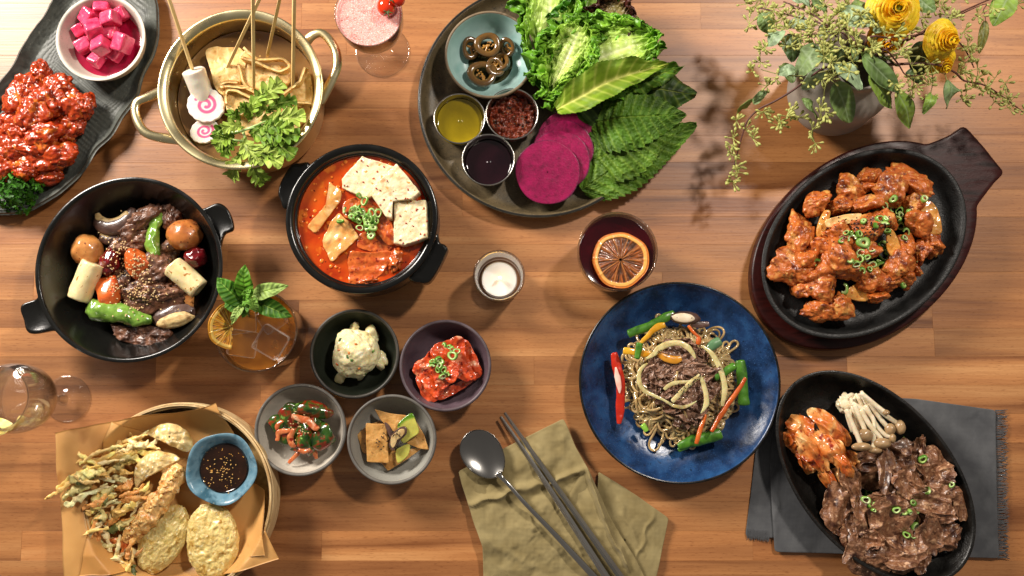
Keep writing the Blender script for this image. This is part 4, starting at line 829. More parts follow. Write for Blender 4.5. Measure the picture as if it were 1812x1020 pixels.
# ================================================================== wine glass, left
def stemware(name, foot, rf, zs_prof, rim_px, lab):
    pass
def glassware(cx, cy, prof_out, prof_in, root, n=128):
    mk('glass_body', lathe(np.vstack([smoothprof(prof_out, 5), smoothprof(prof_in, 5)]), (cx, cy, 0), n), GLASS, root)
fc = P(120, 706, 0); wg = thing('wine_glass', fc, 'stemmed clear wine glass with a lemon twist at the left edge', 'glass', 'drinking glasses')
Rf = 40*S(120, 706, 0)
glassware(fc[0], fc[1], [(.0003, .0006), (Rf*.9, .0004), (Rf, .0012), (Rf*.97, .0024), (Rf*.5, .0045), (.007, .009), (.0042, .02), (.0038, .05), (.0042, .072), (.009, .080), (.028, .094), (.039, .112), (.0425, .132), (.0415, .155), (.037, .180)],
          [(.0362, .1802), (.0405, .155), (.0413, .132), (.0378, .1128), (.027, .0955), (.010, .0832), (.0003, .0815)], wg)
WATER = GLASS
mk('clear_drink', lathe([(.0003, .0822), (.0095, .0838), (.0265, .0962), (.0372, .1132), (.0406, .130), (.0404, .1304), (.0003, .1302)], (fc[0], fc[1], 0), 96), WATER, None, 'clear drink in the stemmed glass at the left edge', 'drink')
LEM = M('lemon_peel', ['#e6cf55', '#f2e493', '#ecd870'], 70, .4, .0004, 300, sss=.3, coat=.3)
def peel(pts, wd, z):
    p = smoothprof([P(x, y, zz) for x, y, zz in pts], 10); v = np.linspace(-.5, .5, 8); T = np.gradient(p, axis=0); T /= np.linalg.norm(T, axis=1)[:, None]
    tw = np.linspace(.2, 2.2, len(p)); A = np.cross(T, (0, 0, 1)); A /= np.linalg.norm(A, axis=1)[:, None]; B = np.cross(A, T)
    D = A*np.cos(tw)[:, None]+B*np.sin(tw)[:, None]; w_ = np.sin(np.linspace(.25, PI-.1, len(p)))**.5*wd
    return grid(p[:, None]+D[:, None]*(v[None, :, None]*w_[:, None, None]), .0012)
A = Acc(); A.add(*peel([(-22, 742, .15), (2, 748, .155), (22, 757, .16), (33, 748, .165), (38, 736, .17)], .013, .15)); A.add(*peel([(-25, 768, .15), (-2, 766, .155), (14, 764, .16), (28, 752, .165)], .010, .15))
mk('lemon_twist', A, LEM, None, 'yellow lemon peel twist on the rim of the wine glass', 'lemon peel')
# ================================================================== coupe
fc = P(677, 92, 0); cg = thing('coupe_glass', fc, 'stemmed coupe of foamy pink cocktail at the top edge', 'glass', 'drinking glasses'); Rf = 46.5*S(677, 92, 0)
k = 1.0
glassware(fc[0], fc[1], [(.0003, .0006), (Rf*.9, .0004), (Rf, .0012), (Rf*.97, .0024), (Rf*.5, .0048), (.008, .010), (.0045, .022), (.004, .055), (.006, .066), (.016, .072), (.034, .084), (.0415, .104), (.0435, .135)],
          [(.0427, .1352), (.0407, .104), (.0333, .0855), (.015, .0738), (.0003, .071)], cg)
COCK = M('red_orange_cocktail', ['#d23a14', '#e2521c'], 20, .1, coat=.5, sss=.2)
mk('cocktail', lathe([(.0003, .0716), (.0145, .0744), (.0326, .086), (.0398, .1045), (.0416, .126), (.0003, .126)], (fc[0], fc[1], 0), 96), COCK, None, 'red orange cocktail under the pink foam', 'drink')
FOAM = M('pink_foam', ['#d07a70', '#e3a298', '#da8e84'], 120, .6, .0003, 600, spots=[('#b8382c', 420, .66, .03), ('#fbe9e4', 900, .58, .05), ('#a32a20', 210, .72, .02)], sss=.3)
mk('cocktail_foam', lathe([(.0003, .1262), (.0416, .1264), (.0424, .1308), (.041, .1305), (.03, .1298), (.0003, .1296)], (fc[0], fc[1], 0), 96), FOAM, None, 'thick pink foam with red bubbles on the cocktail', 'foam')
TOM = M('cherry_tomato', ['#c81607', '#e63a10', '#d8260b'], 30, .12, coat=1, sss=.2)
for x, y, r, z, lab, sd in ((684, 12, 17, .142, 'bright cherry tomato resting on the coupe rim', 1), (704, -1, 13, .150, 'darker cherry tomato half cut by the top edge', 2)):
    c = P(x, y, z); R = r*S(x, y, z); t_ = thing('cherry_tomato', c-[0, 0, R], lab, 'tomato', 'cherry tomatoes'); mk('fruit', blob(c, (R, R*1.05, R*.95), sub=4, amp=.02, freq=1), TOM, t_)
    A = Acc()
    for k in range(5):
        a = -PI/2+.3*sd+(k-2)*1.1; d = np.array((math.cos(a), math.sin(a), 0)); q = c+np.array((.2*R, -R*.85, R*.55)) if sd == 1 else c+np.array((-.8*R, -.3*R, R*.6)); A.add(*tube([q, q+d*R*.35+[0, 0, .001], q+d*R*.62+[0, 0, -.0005]], [.0010, .0008, .0003], 6))
    mk('calyx', A, M('tomato_calyx', ['#2c3a14', '#4f6428'], 200, .5), t_)
# ================================================================== candle
c = P(883, 488, .064); R = 46*S(883, 488, .064)
ch = thing('candle_holder', (c[0], c[1], 0), 'ribbed clear glass candle holder in the middle of the table', 'candle holder')
def rib(Rr, Z, a): return Rr*(1+.018*np.abs(np.sin(a*20))*(Rr > R*.86)*(Z < .057)), Z
mk('glass_wall', lathe(smoothprof([(.0003, 0), (R*.78, 0), (R*.86, .003), (R*.9, .02), (R*.96, .045), (R*1.0, .060), (R*.995, .0645), (R*.95, .0648), (R*.90, .060), (R*.84, .045), (R*.78, .02), (R*.72, .010), (.0003, .009)], 3), (c[0], c[1], 0), 240, rib), GLASS, ch)
tl = thing('tea_light', (c[0], c[1], .0095), 'lit white tea light in the ribbed glass', 'candle')
Rt = 31*S(886, 497, .03)
mk('tin_cup', lathe([(.0003, .0096), (Rt*.98, .0096), (Rt*1.01, .0105), (Rt*1.02, .027), (Rt*1.0, .0275), (Rt*.985, .026), (Rt*.98, .011), (.0003, .011)], (c[0], c[1], 0), 96), M('tin', '#c9c9c9', 20, .3, metallic=1), tl)
mk('wax', lathe(smoothprof([(.0003, .0115), (Rt*.95, .0115), (Rt*.965, .024), (Rt*.94, .0262), (Rt*.6, .0258), (Rt*.2, .0252), (.0003, .025)], 4), (c[0], c[1], 0), 96), M('candle_wax', '#f6f2ec', 20, .4, sss=.3, sssr=(1, .8, .6), emit=('#fff0dc', .22)), tl)
mk('wick', tube([(c[0], c[1], .025), (c[0]+.0006, c[1], .029), (c[0]+.001, c[1]+.0006, .032)], .0006, 6), M('burnt_wick', '#1c1610', 50, .8), tl)
mk('flame', tube([(c[0]+.001, c[1]+.0006, .0305), (c[0]+.001, c[1]+.001, .035), (c[0]+.001, c[1]+.001, .041), (c[0]+.001, c[1]+.001, .046)], [.0012, .0028, .0018, .0003], 12), M('flame', '#ffd27a', 20, .5, emit=('#ffca6a', 6)), tl)
# ================================================================== red drink
rc_, rR, rrad, rh = tumbler(1093, 445, 71, .080, .80, 'bowed clear glass of dark red drink with a dried orange wheel', bow=.05)
REDL = M('dark_red_drink', ['#2c030a', '#43060f'], 20, .04, trans=.25, ior=1.34, coat=.5)
liquid('red_drink', rc_, rrad, rh, .062, REDL, 'dark red drink in the bowed glass')
citrus(P(1098, 460, .0655), 50*S(1098, 460, .0655), (.05, .04, .3), .003, 0, 2*PI, 'round dried orange wheel floating on the dark red drink', 'dried_orange', ((.44, .23, .08), (.80, .52, .26), (.93, .68, .34), (.80, .44, .12)), cat='orange wheel', sd=8, hole=.10)
# ================================================================== basket and fried food
BAM = M('bamboo_rim', ['#b08a55', '#dcc192', '#c9a872'], 30, .5, .0004, 200, stretch=(1, 1, 6), detail=6)
bk = thing('bamboo_basket', P(315, 884, 0), 'round shallow bamboo basket lined with brown paper holding fried food', 'basket')
c = P(315, 884, .046); R = 170*S(315, 884, .046); bkc, bkR = c, R
for k, (r0, r1, z0, z1) in enumerate(((.985, 1.0, .012, .047), (.963, .981, .010, .050), (.945, .960, .012, .046))):
    mk('bamboo_hoop', lathe(smoothprof([(R*r0, z0), (R*r1, z0+.001), (R*r1*1.001, (z0+z1)/2), (R*r1, z1-.001), (R*(r0+r1)/2, z1), (R*r0, z1-.001), (R*r0, (z0+z1)/2), (R*r0, z0)], 3), (c[0], c[1], 0), 160, lambda Rr, Z, a, k=k: (Rr*(1+.0015*np.sin(5*a+k)), Z+.0012*np.sin(3*a+k*2)*(Z > .02))), BAM, bk)
mk('woven_base', lathe([(.0005, .006), (R*.9, .006), (R*.95, .011), (R*.95, .014), (R*.9, .009), (.0005, .009)], (c[0], c[1], 0), 96), M('woven_bamboo', ['#a37f4b', '#c8a468'], 200, .6), bk)
for k in range(2):
    a = math.radians(62+k*14+k*0); q = c+np.array((R*.975*math.cos(a), R*.975*math.sin(a), .0))
    t_ = np.array((-math.sin(a), math.cos(a), 0)); o_ = np.array((math.cos(a), math.sin(a), 0))
PAP = M('brown_parchment', ['#bf8748', '#cf9a5a', '#c58f50'], 9, .5, .0003, 25, spots=[('#a56d33', 24, .60, .12)], coat=.15, coatr=.3, sss=.1)
def paper(pts, lift, sd, lab):
    C4 = [P(x, y, .04)[:2] for x, y in pts]; n = 110
    u, v = np.meshgrid(np.linspace(0, 1, n), np.linspace(0, 1, n), indexing='ij')
    X = ((1-u)*(1-v))[..., None]*C4[0]+(u*(1-v))[..., None]*C4[1]+(u*v)[..., None]*C4[2]+((1-u)*v)[..., None]*C4[3]
    X = X+.0035*np.stack([fbm(np.c_[X.reshape(-1, 2)*14, np.full(X[..., 0].size, sd+k)], 2, sd+k).reshape(X.shape[:2]) for k in range(2)], -1)
    d = np.hypot(X[..., 0]-bkc[0], X[..., 1]-bkc[1])/bkR
    z = .0115+lift+.0022*(1-2*np.abs(vnoise(np.c_[X.reshape(-1, 2)*13, np.full(X[..., 0].size, sd)], sd+6))).reshape(d.shape)+.042*cr((d-.70)/.27)**1.7-.010*cr((d-1.03)/.5)
    ang = np.arctan2(X[..., 1]-bkc[1], X[..., 0]-bkc[0])
    z = z+cr((d-.7)/.3)*.0022*np.sin(9*ang+sd)*(1-.6*cr((d-.93)/.05))+.0009*vnoise(np.c_[X.reshape(-1, 2)*40, np.full(X[..., 0].size, sd)], sd).reshape(d.shape)+.0012*(1-np.abs(vnoise(np.c_[X.reshape(-1, 2)*22, np.full(X[..., 0].size, sd)], sd+3))).reshape(d.shape)*cr(1.2-d)
    return mk('parchment_sheet', grid(np.dstack([X, z]), .0004), PAP, None, lab, 'parchment', 'parchment sheets in the basket')
paper([(101, 768), (386, 713), (498, 990), (128, 1080)], 0, 1, 'brown parchment sheet with corners at the left and top of the basket')
paper([(206, 742), (471, 866), (473, 980), (143, 1020)], .0025, 4, 'upper brown parchment sheet with its corner over the right rim')
TEMP = M('pale_tempura', ['#c9a24e', '#e3cb84', '#d6b968'], 70, .42, .0012, 300, coat=.45, coatr=.25, spots=[('#b1812f', 90, .62, .08), ('#f0e2ae', 200, .62, .08)], sss=.2)
TEMPO = M('orange_tempura', ['#dc9440', '#f4c47c', '#eaac5c'], 70, .4, .0012, 300, coat=.5, coatr=.25, spots=[('#b8651f', 80, .62, .08), ('#f3d9a0', 180, .60, .08)], sss=.25)
def oval_t(px, py, rx, ry, rot, z, lab, sd):
    s = S(px, py, z); c = P(px, py, z)
    V, F = ico(6); 
    X = V.copy(); X[:, 2] = np.sign(X[:, 2])*np.abs(X[:, 2])**.8
    r = 1+.05*fbm(V*2+sd, 2, sd)+.018*fbm(V*14+sd, 2, sd+1)
    X = X*r[:, None]; rg = (1-np.abs(fbm(V*np.array((4.5, 4.5, 1))+sd, 3, sd+2)))
    X = X*np.array((rx*s, ry*s, .0085)); X[:, 2] += .0022*rg*(V[:, 2] > -.1)*cr(V[:, 2]*2)
    return mk('sweet_potato_tempura', (X@rotm((0, 0, math.radians(rot))).T+c, F), TEMP, None, lab, 'tempura', 'sweet potato tempura slices')
oval_t(376, 955, 46, 65, 3, .030, 'flat oval sweet potato tempura right of the other one, below the blue dip bowl', 3)
oval_t(289, 955, 37, 64, -30, .027, 'tilted oval sweet potato tempura left of the other one, beside the shrimp', 8)
A = Acc(); pth = [(316, 832, .036), (302, 853, .039), (284, 884, .040), (262, 912, .040), (240, 940, .036), (225, 958, .03)]
V, F = tube([P(*q) for q in pth], [15*.00078, 18*.00078, 17*.00078, 17*.00078, 15*.00078, 8*.00078], 48, .8, smooth=16)
V = V+.0036*np.stack([fbm(V*95, 3, 50+k, .6) for k in range(3)], -1); 
sh = thing('shrimp_tempura', P(270, 895, .02), 'long crusty shrimp tempura with orange tail across the basket', 'tempura'); mk('batter', (V, F), TEMPO, sh)
A = Acc()
rs = random.Random(9)
for i in range(140):
    k = rs.uniform(.03, .93); j = k*(len(pth)-1); i0 = int(j); f_ = j-i0; q = np.array(pth[i0])*(1-f_)+np.array(pth[min(i0+1, 5)])*f_; a = rs.uniform(0, 2*PI)
    p = P(q[0], q[1], q[2])+np.array((math.cos(a)*.65, math.cos(a)*.45, math.sin(a)*.9))*.0125*rs.uniform(.8, 1.05)
    if p[2] < .03: continue
    r = rs.uniform(.0018, .0042); A.add(*blob(p, (r, r*rs.uniform(.6, 1), r*.7), (rs.uniform(0, 3), rs.uniform(0, 3), 0), i, .3, 1.5, sub=2))
mk('batter_crumbs', A, TEMPO, sh, kind='stuff')
A = Acc()
for x1, y1 in ((192, 966), (200, 975), (214, 982), (186, 958)): A.add(*tube([P(228, 955, .032), P((228+x1)/2, (955+y1)/2, .036), P(x1, y1, .034)], [.0045, .0035, .0012], 10, .5))
mk('tail', A, M('shrimp_tail', ['#c75a1d', '#e88b45'], 80, .35, .0005, coat=.5), sh)
DUMP = M('fried_dumpling', ['#cfa65a', '#e6cc90', '#dab872'], 60, .42, .0006, 250, coat=.3, spots=[('#c08a3d', 60, .63, .1), ('#f6eccb', 170, .64, .05)], sss=.2)
def dump(pts, z, lab, sd, dirv, zf2=0):
    c = np.array([P(a, b, z) for a, b in pts]).mean(0)
    d_ = np.array(dirv, float); d_ /= np.linalg.norm(d_)
    def zf(x, y):
        r = np.hypot(x-c[0], y-c[1])/.026; return .010*(1-cr(r)**2)+.0006*np.sin((x*d_[0]+y*d_[1])*700)*cr(1.3-r)+.0012*(1-np.abs(vnoise(np.c_[x*130, y*130, x*0], sd)))
    return mk('dumpling', slab(pts, z, .010, 130, 26, .003, amp=.0022, freq=90, zf=zf, seed=sd), DUMP, None, lab, 'dumpling', 'fried dumplings')
dump([(255, 768), (275, 755), (296, 748), (318, 754), (332, 766), (340, 790), (328, 800), (312, 792), (290, 782)], .036, 'fried dumpling at the top of the basket with bubbly skin', 3, (1, .2))
dump([(238, 866), (236, 848), (240, 828), (254, 810), (276, 798), (296, 802), (318, 812), (304, 822), (284, 834), (262, 846), (248, 856)], .040, 'half moon fried dumpling above the shrimp tempura', 5, (.6, 1))
VC = M('battered_vegetable', ['#f6f0e2', '#ffffff', '#fff6e4'], 110, .42, .0009, 280, attr=True, coat=.3, coatr=.25)
def strip(A, x0, y0, x1, y1, r, z, col, sd, bend=8):
    rs = random.Random(sd); mx, my = (x0+x1)/2+rs.uniform(-bend, bend), (y0+y1)/2+rs.uniform(-bend, bend)
    V, F = tube([P(x0, y0, z), P((x0+mx)/2, (y0+my)/2, z+rs.uniform(-.001, .003)), P(mx, my, z+rs.uniform(0, .004)), P(x1, y1, z+rs.uniform(-.004, .001))], [r*.6, r, r*1.05, r*.5], 12, .7, smooth=8)
    V = V+r*.75*np.stack([fbm(V*160, 3, sd+k) for k in range(3)], -1)
    A.add(V, F, np.array(col)*(1+.18*fbm(V*70, 2, sd)[:, None]))
CY = (1, .82, .48); CG = (.90, .84, .56); CD = (.42, .46, .26); CO = (1, .70, .40); CP = (1, .91, .68); CB = (1, .84, .54)
def frit(lab, base, lst):
    root = thing('vegetable_fritter', base, lab, 'fritter', 'vegetable fritters')
    for i, (x0, y0, x1, y1, r, z, col) in enumerate(lst):
        if min(x0, x1) < 182: z += .022*min(1, (182-min(x0, x1))/50)
        A = Acc(); strip(A, x0, y0, x1, y1, r, z, col, 100+i+int(x0)); mk('batter_strip', A, VC, root)
lst = [(80, 884, 160, 834, .0028, .038, CY), (100, 865, 180, 822, .0028, .037, CY), (118, 896, 176, 866, .0040, .036, CP), (130, 848, 178, 832, .0055, .040, CG), (135, 855, 168, 842, .0032, .045, CD), (112, 878, 160, 858, .0050, .035, CG), (138, 818, 200, 802, .0034, .036, CY), (140, 822, 218, 790, .003, .040, CB), (170, 818, 240, 800, .0038, .042, CY), (205, 826, 246, 808, .0050, .044, CG), (180, 800, 238, 776, .0032, .040, CB), (200, 792, 262, 770, .0028, .043, CY), (220, 778, 270, 792, .0032, .043, CP), (228, 770, 284, 796, .003, .041, CB), (188, 830, 232, 838, .004, .042, CY), (170, 850, 216, 824, .003, .040, CB), (190, 848, 240, 850, .0035, .038, CP), (150, 826, 190, 846, .003, .043, CY), (176, 812, 196, 850, .003, .044, CB), (210, 800, 262, 786, .004, .045, CP), (230, 800, 250, 826, .003, .04, CY), (160, 835, 220, 812, .0026, .046, CP)]
rs = random.Random(31)
for i in range(26):
    x, y = rs.uniform(150, 265), 0; y = 905-x*.45+rs.uniform(-22, 22); a = -.45+rs.gauss(0, .5); L = rs.uniform(14, 34); lst.append((x-L*math.cos(a), y-L*math.sin(a), x+L*math.cos(a), y+L*math.sin(a), rs.uniform(.0016, .0030), rs.uniform(.034, .046), rs.choice([CY, CP, CB, CY, CP])))
frit('upper vegetable fritter of pale and green strips at the left of the basket', P(190, 820, .03), lst)
lst = [(148, 900, 190, 876, .0036, .038, CO), (156, 910, 200, 880, .0040, .040, CY), (165, 900, 196, 866, .0065, .042, CG), (176, 890, 196, 872, .0038, .048, CD), (168, 926, 180, 900, .0060, .038, CG), (172, 922, 178, 904, .003, .044, CD), (196, 868, 238, 850, .0045, .042, CO), (196, 914, 240, 890, .0050, .042, CY), (215, 905, 250, 872, .0040, .040, CP), (186, 930, 220, 900, .0042, .038, CO), (190, 950, 186, 1008, .0030, .034, CY), (172, 935, 196, 975, .0030, .036, CP), (205, 930, 235, 918, .0045, .036, CG), (210, 880, 256, 858, .003, .044, CO), (218, 884, 262, 880, .003, .042, CO), (235, 870, 264, 850, .0030, .043, CY), (180, 965, 196, 1012, .0034, .034, CG), (210, 985, 226, 1010, .004, .034, CY), (222, 990, 250, 982, .004, .033, CP), (205, 970, 214, 1006, .003, .034, CY), (176, 955, 206, 966, .003, .036, CG), (186, 944, 232, 930, .004, .034, CD), (235, 1000, 246, 1022, .0035, .034, CD), (214, 962, 252, 978, .0028, .032, CB)]
for i in range(40):
    x, y = rs.uniform(165, 250), rs.uniform(858, 1005); a = -.7+rs.gauss(0, .6); L = rs.uniform(10, 26); lst.append((x-L*math.cos(a), y-L*math.sin(a), x+L*math.cos(a), y+L*math.sin(a), rs.uniform(.0016, .0030), rs.uniform(.030, .042), rs.choice([CY, CP, CY, CO, CO, CP])))
frit('lower vegetable fritter of orange, green and yellow strips under the shrimp', P(205, 930, .03), lst)
SOY = M('soy_dip', ['#170a04', '#2a1409'], 60, .08, coat=.6, spots=[('#b8863f', 330, .70, .02)])
disc(dc, dR*.665, .036, SOY, 'soy_dip', 'dark soy dip with pepper flakes in the blue lobed bowl', 'dip', n=72, rings=10)
rs = random.Random(8); seeds('pepper_flakes', [P(391+rs.gauss(0, 16), 830+rs.gauss(0, 19), .0368) for _ in range(60)], M('gold_flakes', ['#a87432', '#d8b068'], 200, .5), 'golden sesame and pepper flakes floating in the soy dip', 'flakes', .0013)
# ================================================================== side dishes
PS = M('potato_salad', ['#dcc987', '#efe3b4', '#e6d69c'], 50, .5, .0007, 140, sss=.4, coat=.2, spots=[('#d98a4a', 120, .70, .03), ('#45602a', 170, .73, .02), ('#f7efcf', 70, .60, .08)])
root = thing('potato_salad', P(630, 625, .012), 'rough scoop of pale potato salad in the dark green bowl', 'potato salad')
c = P(629, 625, .030); s = S(630, 625, .03)
X, F = blob(c, (42*s, 43*s, .028), (0, 0, .3), 22, .10, 1.5, 3, fine=.022, ff=9, sub=6, ridge=.04); mk('scoop', (X, F), PS, root)
for x, y, r, sd in ((659, 590, 12, 1), (676, 634, 12, 2), (672, 646, 9, 3), (628, 580, 8, 4), (600, 668, 9, 5), (612, 660, 10, 6), (640, 664, 9, 7), (662, 600, 9, 8)):
    c = P(x, y, .020); mk('potato_bit', blob(c, (r*s, r*s*.8, .007), (.3, .2, sd), sd, .15, 2, planes=7, sub=3), PS, root)
for x, y, m_, sd in ((602, 602, '#3c5a22', 1), (615, 632, '#3c5a22', 2), (622, 638, '#4a6c2c', 3), (629, 610, '#dd7f36', 4), (618, 626, '#dd8a46', 5), (600, 620, '#e0986a', 6), (636, 652, '#d9803c', 7), (646, 660, '#3c5a22', 8), (597, 645, '#c9622c', 9), (660, 622, '#6b8f3c', 10)):
    f_ = drop([o for o in root.children if o.name.startswith('scoop')]); p = onto(f_, x, y, .05, .02)
    mk('vegetable_bit', blob(p, (.0028, .0018, .0014), (0, .3, sd), sd, .3, 2, sub=2), M('bit_'+str(sd), m_, 100, .5), root)
KS = M('kimchi_slice', ['#b02c0e', '#d8541f', '#c8421a', '#e89468'], 70, .3, .0009, 220, coat=.8, sss=.25, spots=[('#7d1206', 160, .60, .08), ('#eab08c', 60, .66, .1)], detail=6)
ki = [([(812, 604), (830, 607), (852, 655), (842, 672), (822, 668), (800, 640)], .030, 'rightmost'), ([(741, 652), (758, 642), (790, 660), (778, 706), (752, 708), (738, 676)], .031, 'lowest left'), ([(729, 654), (750, 632), (770, 622), (800, 662), (788, 688), (768, 706), (748, 680)], .036, 'large left'), ([(770, 690), (800, 682), (842, 660), (836, 676), (800, 700), (776, 708)], .030, 'bottom edge'), ([(760, 618), (788, 602), (820, 598), (828, 640), (843, 672), (812, 672), (796, 660), (776, 646)], .041, 'large top'), ([(760, 640), (790, 640), (814, 655), (800, 676), (782, 690), (766, 668)], .045, 'front centre'), ([(792, 650), (808, 645), (814, 662), (800, 678), (788, 672)], .048, 'small pale')]
kd = []
for i, (p, z, lab) in enumerate(ki): kd.append(mk('kimchi_slice', slab(p, z, .004, 110, 26, .001, amp=.0022, freq=80, edge=.05, ef=110, seed=i, zf=lambda x, y, i=i: .003*vnoise(np.c_[x*60, y*60, x*0], i)+.0003*np.sin((x*math.cos(i)+y*math.sin(i))*700)), KS, None, lab+' kimchi slice in the purple bowl', 'kimchi', 'kimchi slices in the purple bowl'))
rs = random.Random(2)
rings([(801, 630, 9, .052), (764, 650, 6), (776, 636, 6), (779, 640, 7), (785, 655, 6), (790, 658, 5), (783, 666, 6), (790, 664, 5), (795, 614, 5), (808, 622, 6), (770, 645, 5), (778, 648, 6), (765, 641, 5), (786, 612, 5), (800, 618, 5), (775, 655, 5)], .049, 6, 'green scallion ring on the red kimchi slices', 'scallion rings on the kimchi', 9)
CUC = M('seasoned_cucumber', ['#122a0a', '#25480f', '#35561a', '#a03214'], 50, .22, .0006, 200, coat=.9, spots=[('#94260e', 70, .53, .10), ('#6a1407', 130, .60, .08), ('#7ba84a', 90, .66, .05)], dist=.8)
ONI = M('red_seasoned_onion', ['#a83c16', '#cf7c4a', '#c05e30', '#e0b088'], 60, .25, .0006, 200, coat=.8, sss=.3, spots=[('#8e1c0a', 130, .62, .08)])
cu = [(496, 752, 18, 15, .030, 10, 'leftmost'), (512, 738, 18, 16, .034, 40, 'yellowish upper left'), (553, 727, 28, 13, .036, -8, 'long top right'), (538, 770, 17, 20, .036, 5, 'dark upright central'), (569, 770, 21, 19, .032, 60, 'rightmost green'), (513, 770, 17, 15, .030, 30, 'small lower left'), (520, 724, 14, 11, .030, 0, 'dark topmost'), (553, 750, 18, 14, .032, 20, 'red coated'), (533, 792, 16, 10, .028, 0, 'lowest'), (546, 790, 14, 12, .027, 60, 'lower right'), (530, 742, 16, 13, .033, 60, 'buried centre')]
cd = [chunk('cucumber_chunk', x, y, a, b, .009, z, CUC, lab+' cucumber chunk in the beige bowl', 'cucumber', 'cucumber kimchi chunks', r, 7, .06, .02, i+20, 4, 12) for i, (x, y, a, b, z, r, lab) in enumerate(cu)]
for i, (pts, r, lab) in enumerate([([(517, 737), (530, 741), (545, 747), (562, 760)], .0055, 'thick pale arc across the top'), ([(491, 780), (492, 768), (503, 763), (514, 762)], .004, 'loop at the left'), ([(520, 760), (514, 775), (516, 785), (522, 792)], .0045, 'short pale piece left of centre'), ([(512, 820), (522, 808), (530, 798)], .003, 'loose strip at the bottom'), ([(548, 790), (556, 800), (560, 812)], .0035, 'loose strip at the lower right'), ([(528, 797), (540, 800), (548, 796)], .0032, 'small arc under the cucumber'), ([(500, 745), (492, 752), (490, 762)], .003, 'thin arc on the far left')]):
    V, F = tube([P(x, y, .042-.012*(i in (3, 4))) for x, y in pts], [r*.7, r, r, r*.6], 14, .5, smooth=8); V = V+.001*np.stack([fbm(V*120, 2, k) for k in range(3)], -1)
    mk('onion_strip', (V, F), ONI, None, 'red stained onion strip in the beige bowl, '+lab, 'onion', 'onion strips in the cucumber kimchi')
rs = random.Random(4); f = drop(cd); seeds('sesame_seeds', [onto(f, 527+rs.gauss(0, 14), 760+rs.gauss(0, 16), .04, .03)+np.array((0, 0, .002)) for _ in range(34)], SESW, 'white sesame seeds on the cucumber kimchi', 'sesame seeds', .0014)
FC = M('brown_fish_cake', ['#a87434', '#cf9c58', '#bd8844'], 60, .38, .0011, 150, coat=.45, coatr=.2, sss=.2, spots=[('#8a5a24', 120, .62, .08)])
def fcs(pts, z, lab, sd, th=.004): return mk('fish_cake_slice', slab(pts, z, th, 100, 22, .001, amp=.0008, freq=80, spline=False, seed=sd, zf=lambda x, y: .0015*vnoise(np.c_[x*50, y*50, x*0], sd)), FC, None, lab, 'fish cake', 'fish cake slices in the grey bowl')
fcs([(632, 770), (650, 752), (672, 745), (700, 800), (690, 830), (640, 800)], .022, 'dark fish cake slice at the back left of the grey bowl', 1)
fcs([(662, 724), (690, 732), (718, 735), (730, 750), (712, 770), (690, 762), (672, 742)], .030, 'triangular fish cake slice at the top of the grey bowl', 2)
fcs([(716, 762), (738, 748), (750, 770), (759, 796), (740, 794), (718, 784)], .028, 'pointed fish cake slice at the right of the grey bowl', 3)
fcs([(678, 824), (690, 800), (720, 796), (752, 790), (722, 812), (686, 834)], .024, 'long low fish cake slice at the bottom of the grey bowl', 4)
fcs([(647, 749), (684, 751), (688, 820), (649, 818)], .035, 'upright rectangular fish cake slice on top in the grey bowl', 5)
SQ = M('squash_flesh', ['#dcdcdc', '#ffffff'], 60, .3, .0005, 150, attr=True, coat=.6, sss=.3)
def squash(pts, z, lab, sd, e):
    c = P(*e, z)
    def cf(V): 
        d = np.hypot(V[:, 0]-c[0], V[:, 1]-c[1])/S(*e, z); k = cr((d-e_r[sd])/5)[:, None]; return np.array((.80, .78, .36))*(1-k)+np.array((.36, .55, .10))*k
    return mk('squash_slice', slab(pts, z, .005, 90, 24, .0012, amp=.0006, seed=sd, cfun=cf), SQ, None, lab, 'squash', 'squash slices in the grey bowl')
e_r = {1: 38, 2: 30}
squash([(703, 757), (708, 745), (728, 731), (736, 745), (741, 765), (728, 776), (712, 784)], .037, 'upper green edged squash slice in the grey bowl', 1, (738, 780))
squash([(700, 800), (705, 793), (724, 787), (722, 806), (704, 820)], .033, 'lower green edged squash slice in the grey bowl', 2, (722, 795))
root = thing('shiitake', P(702, 775, .035), 'small sliced shiitake in the middle of the grey bowl', 'mushroom')
mk('cap', slab([(680, 748), (688, 752), (694, 765), (708, 756), (718, 756), (719, 768), (706, 782), (696, 798), (688, 790), (690, 776), (684, 762)], .041, .004, 100, 16, .001, amp=.0005), MUSH, root)
mk('flesh', slab([(692, 774), (697, 768), (708, 760), (715, 760), (715, 768), (703, 781), (696, 793), (691, 788)], .0428, .003, 90, 14, .001, amp=.0006), FLSH, root)
rs = random.Random(6); seeds('black_sesame', [P(676+rs.gauss(0, 6), 781+rs.gauss(0, 8), .0372) for _ in range(10)]+[P(700+rs.gauss(0, 6), 776+rs.gauss(0, 9), .0455) for _ in range(14)], SESB, 'black sesame seeds on the fish cake and mushroom', 'sesame seeds', .0015)
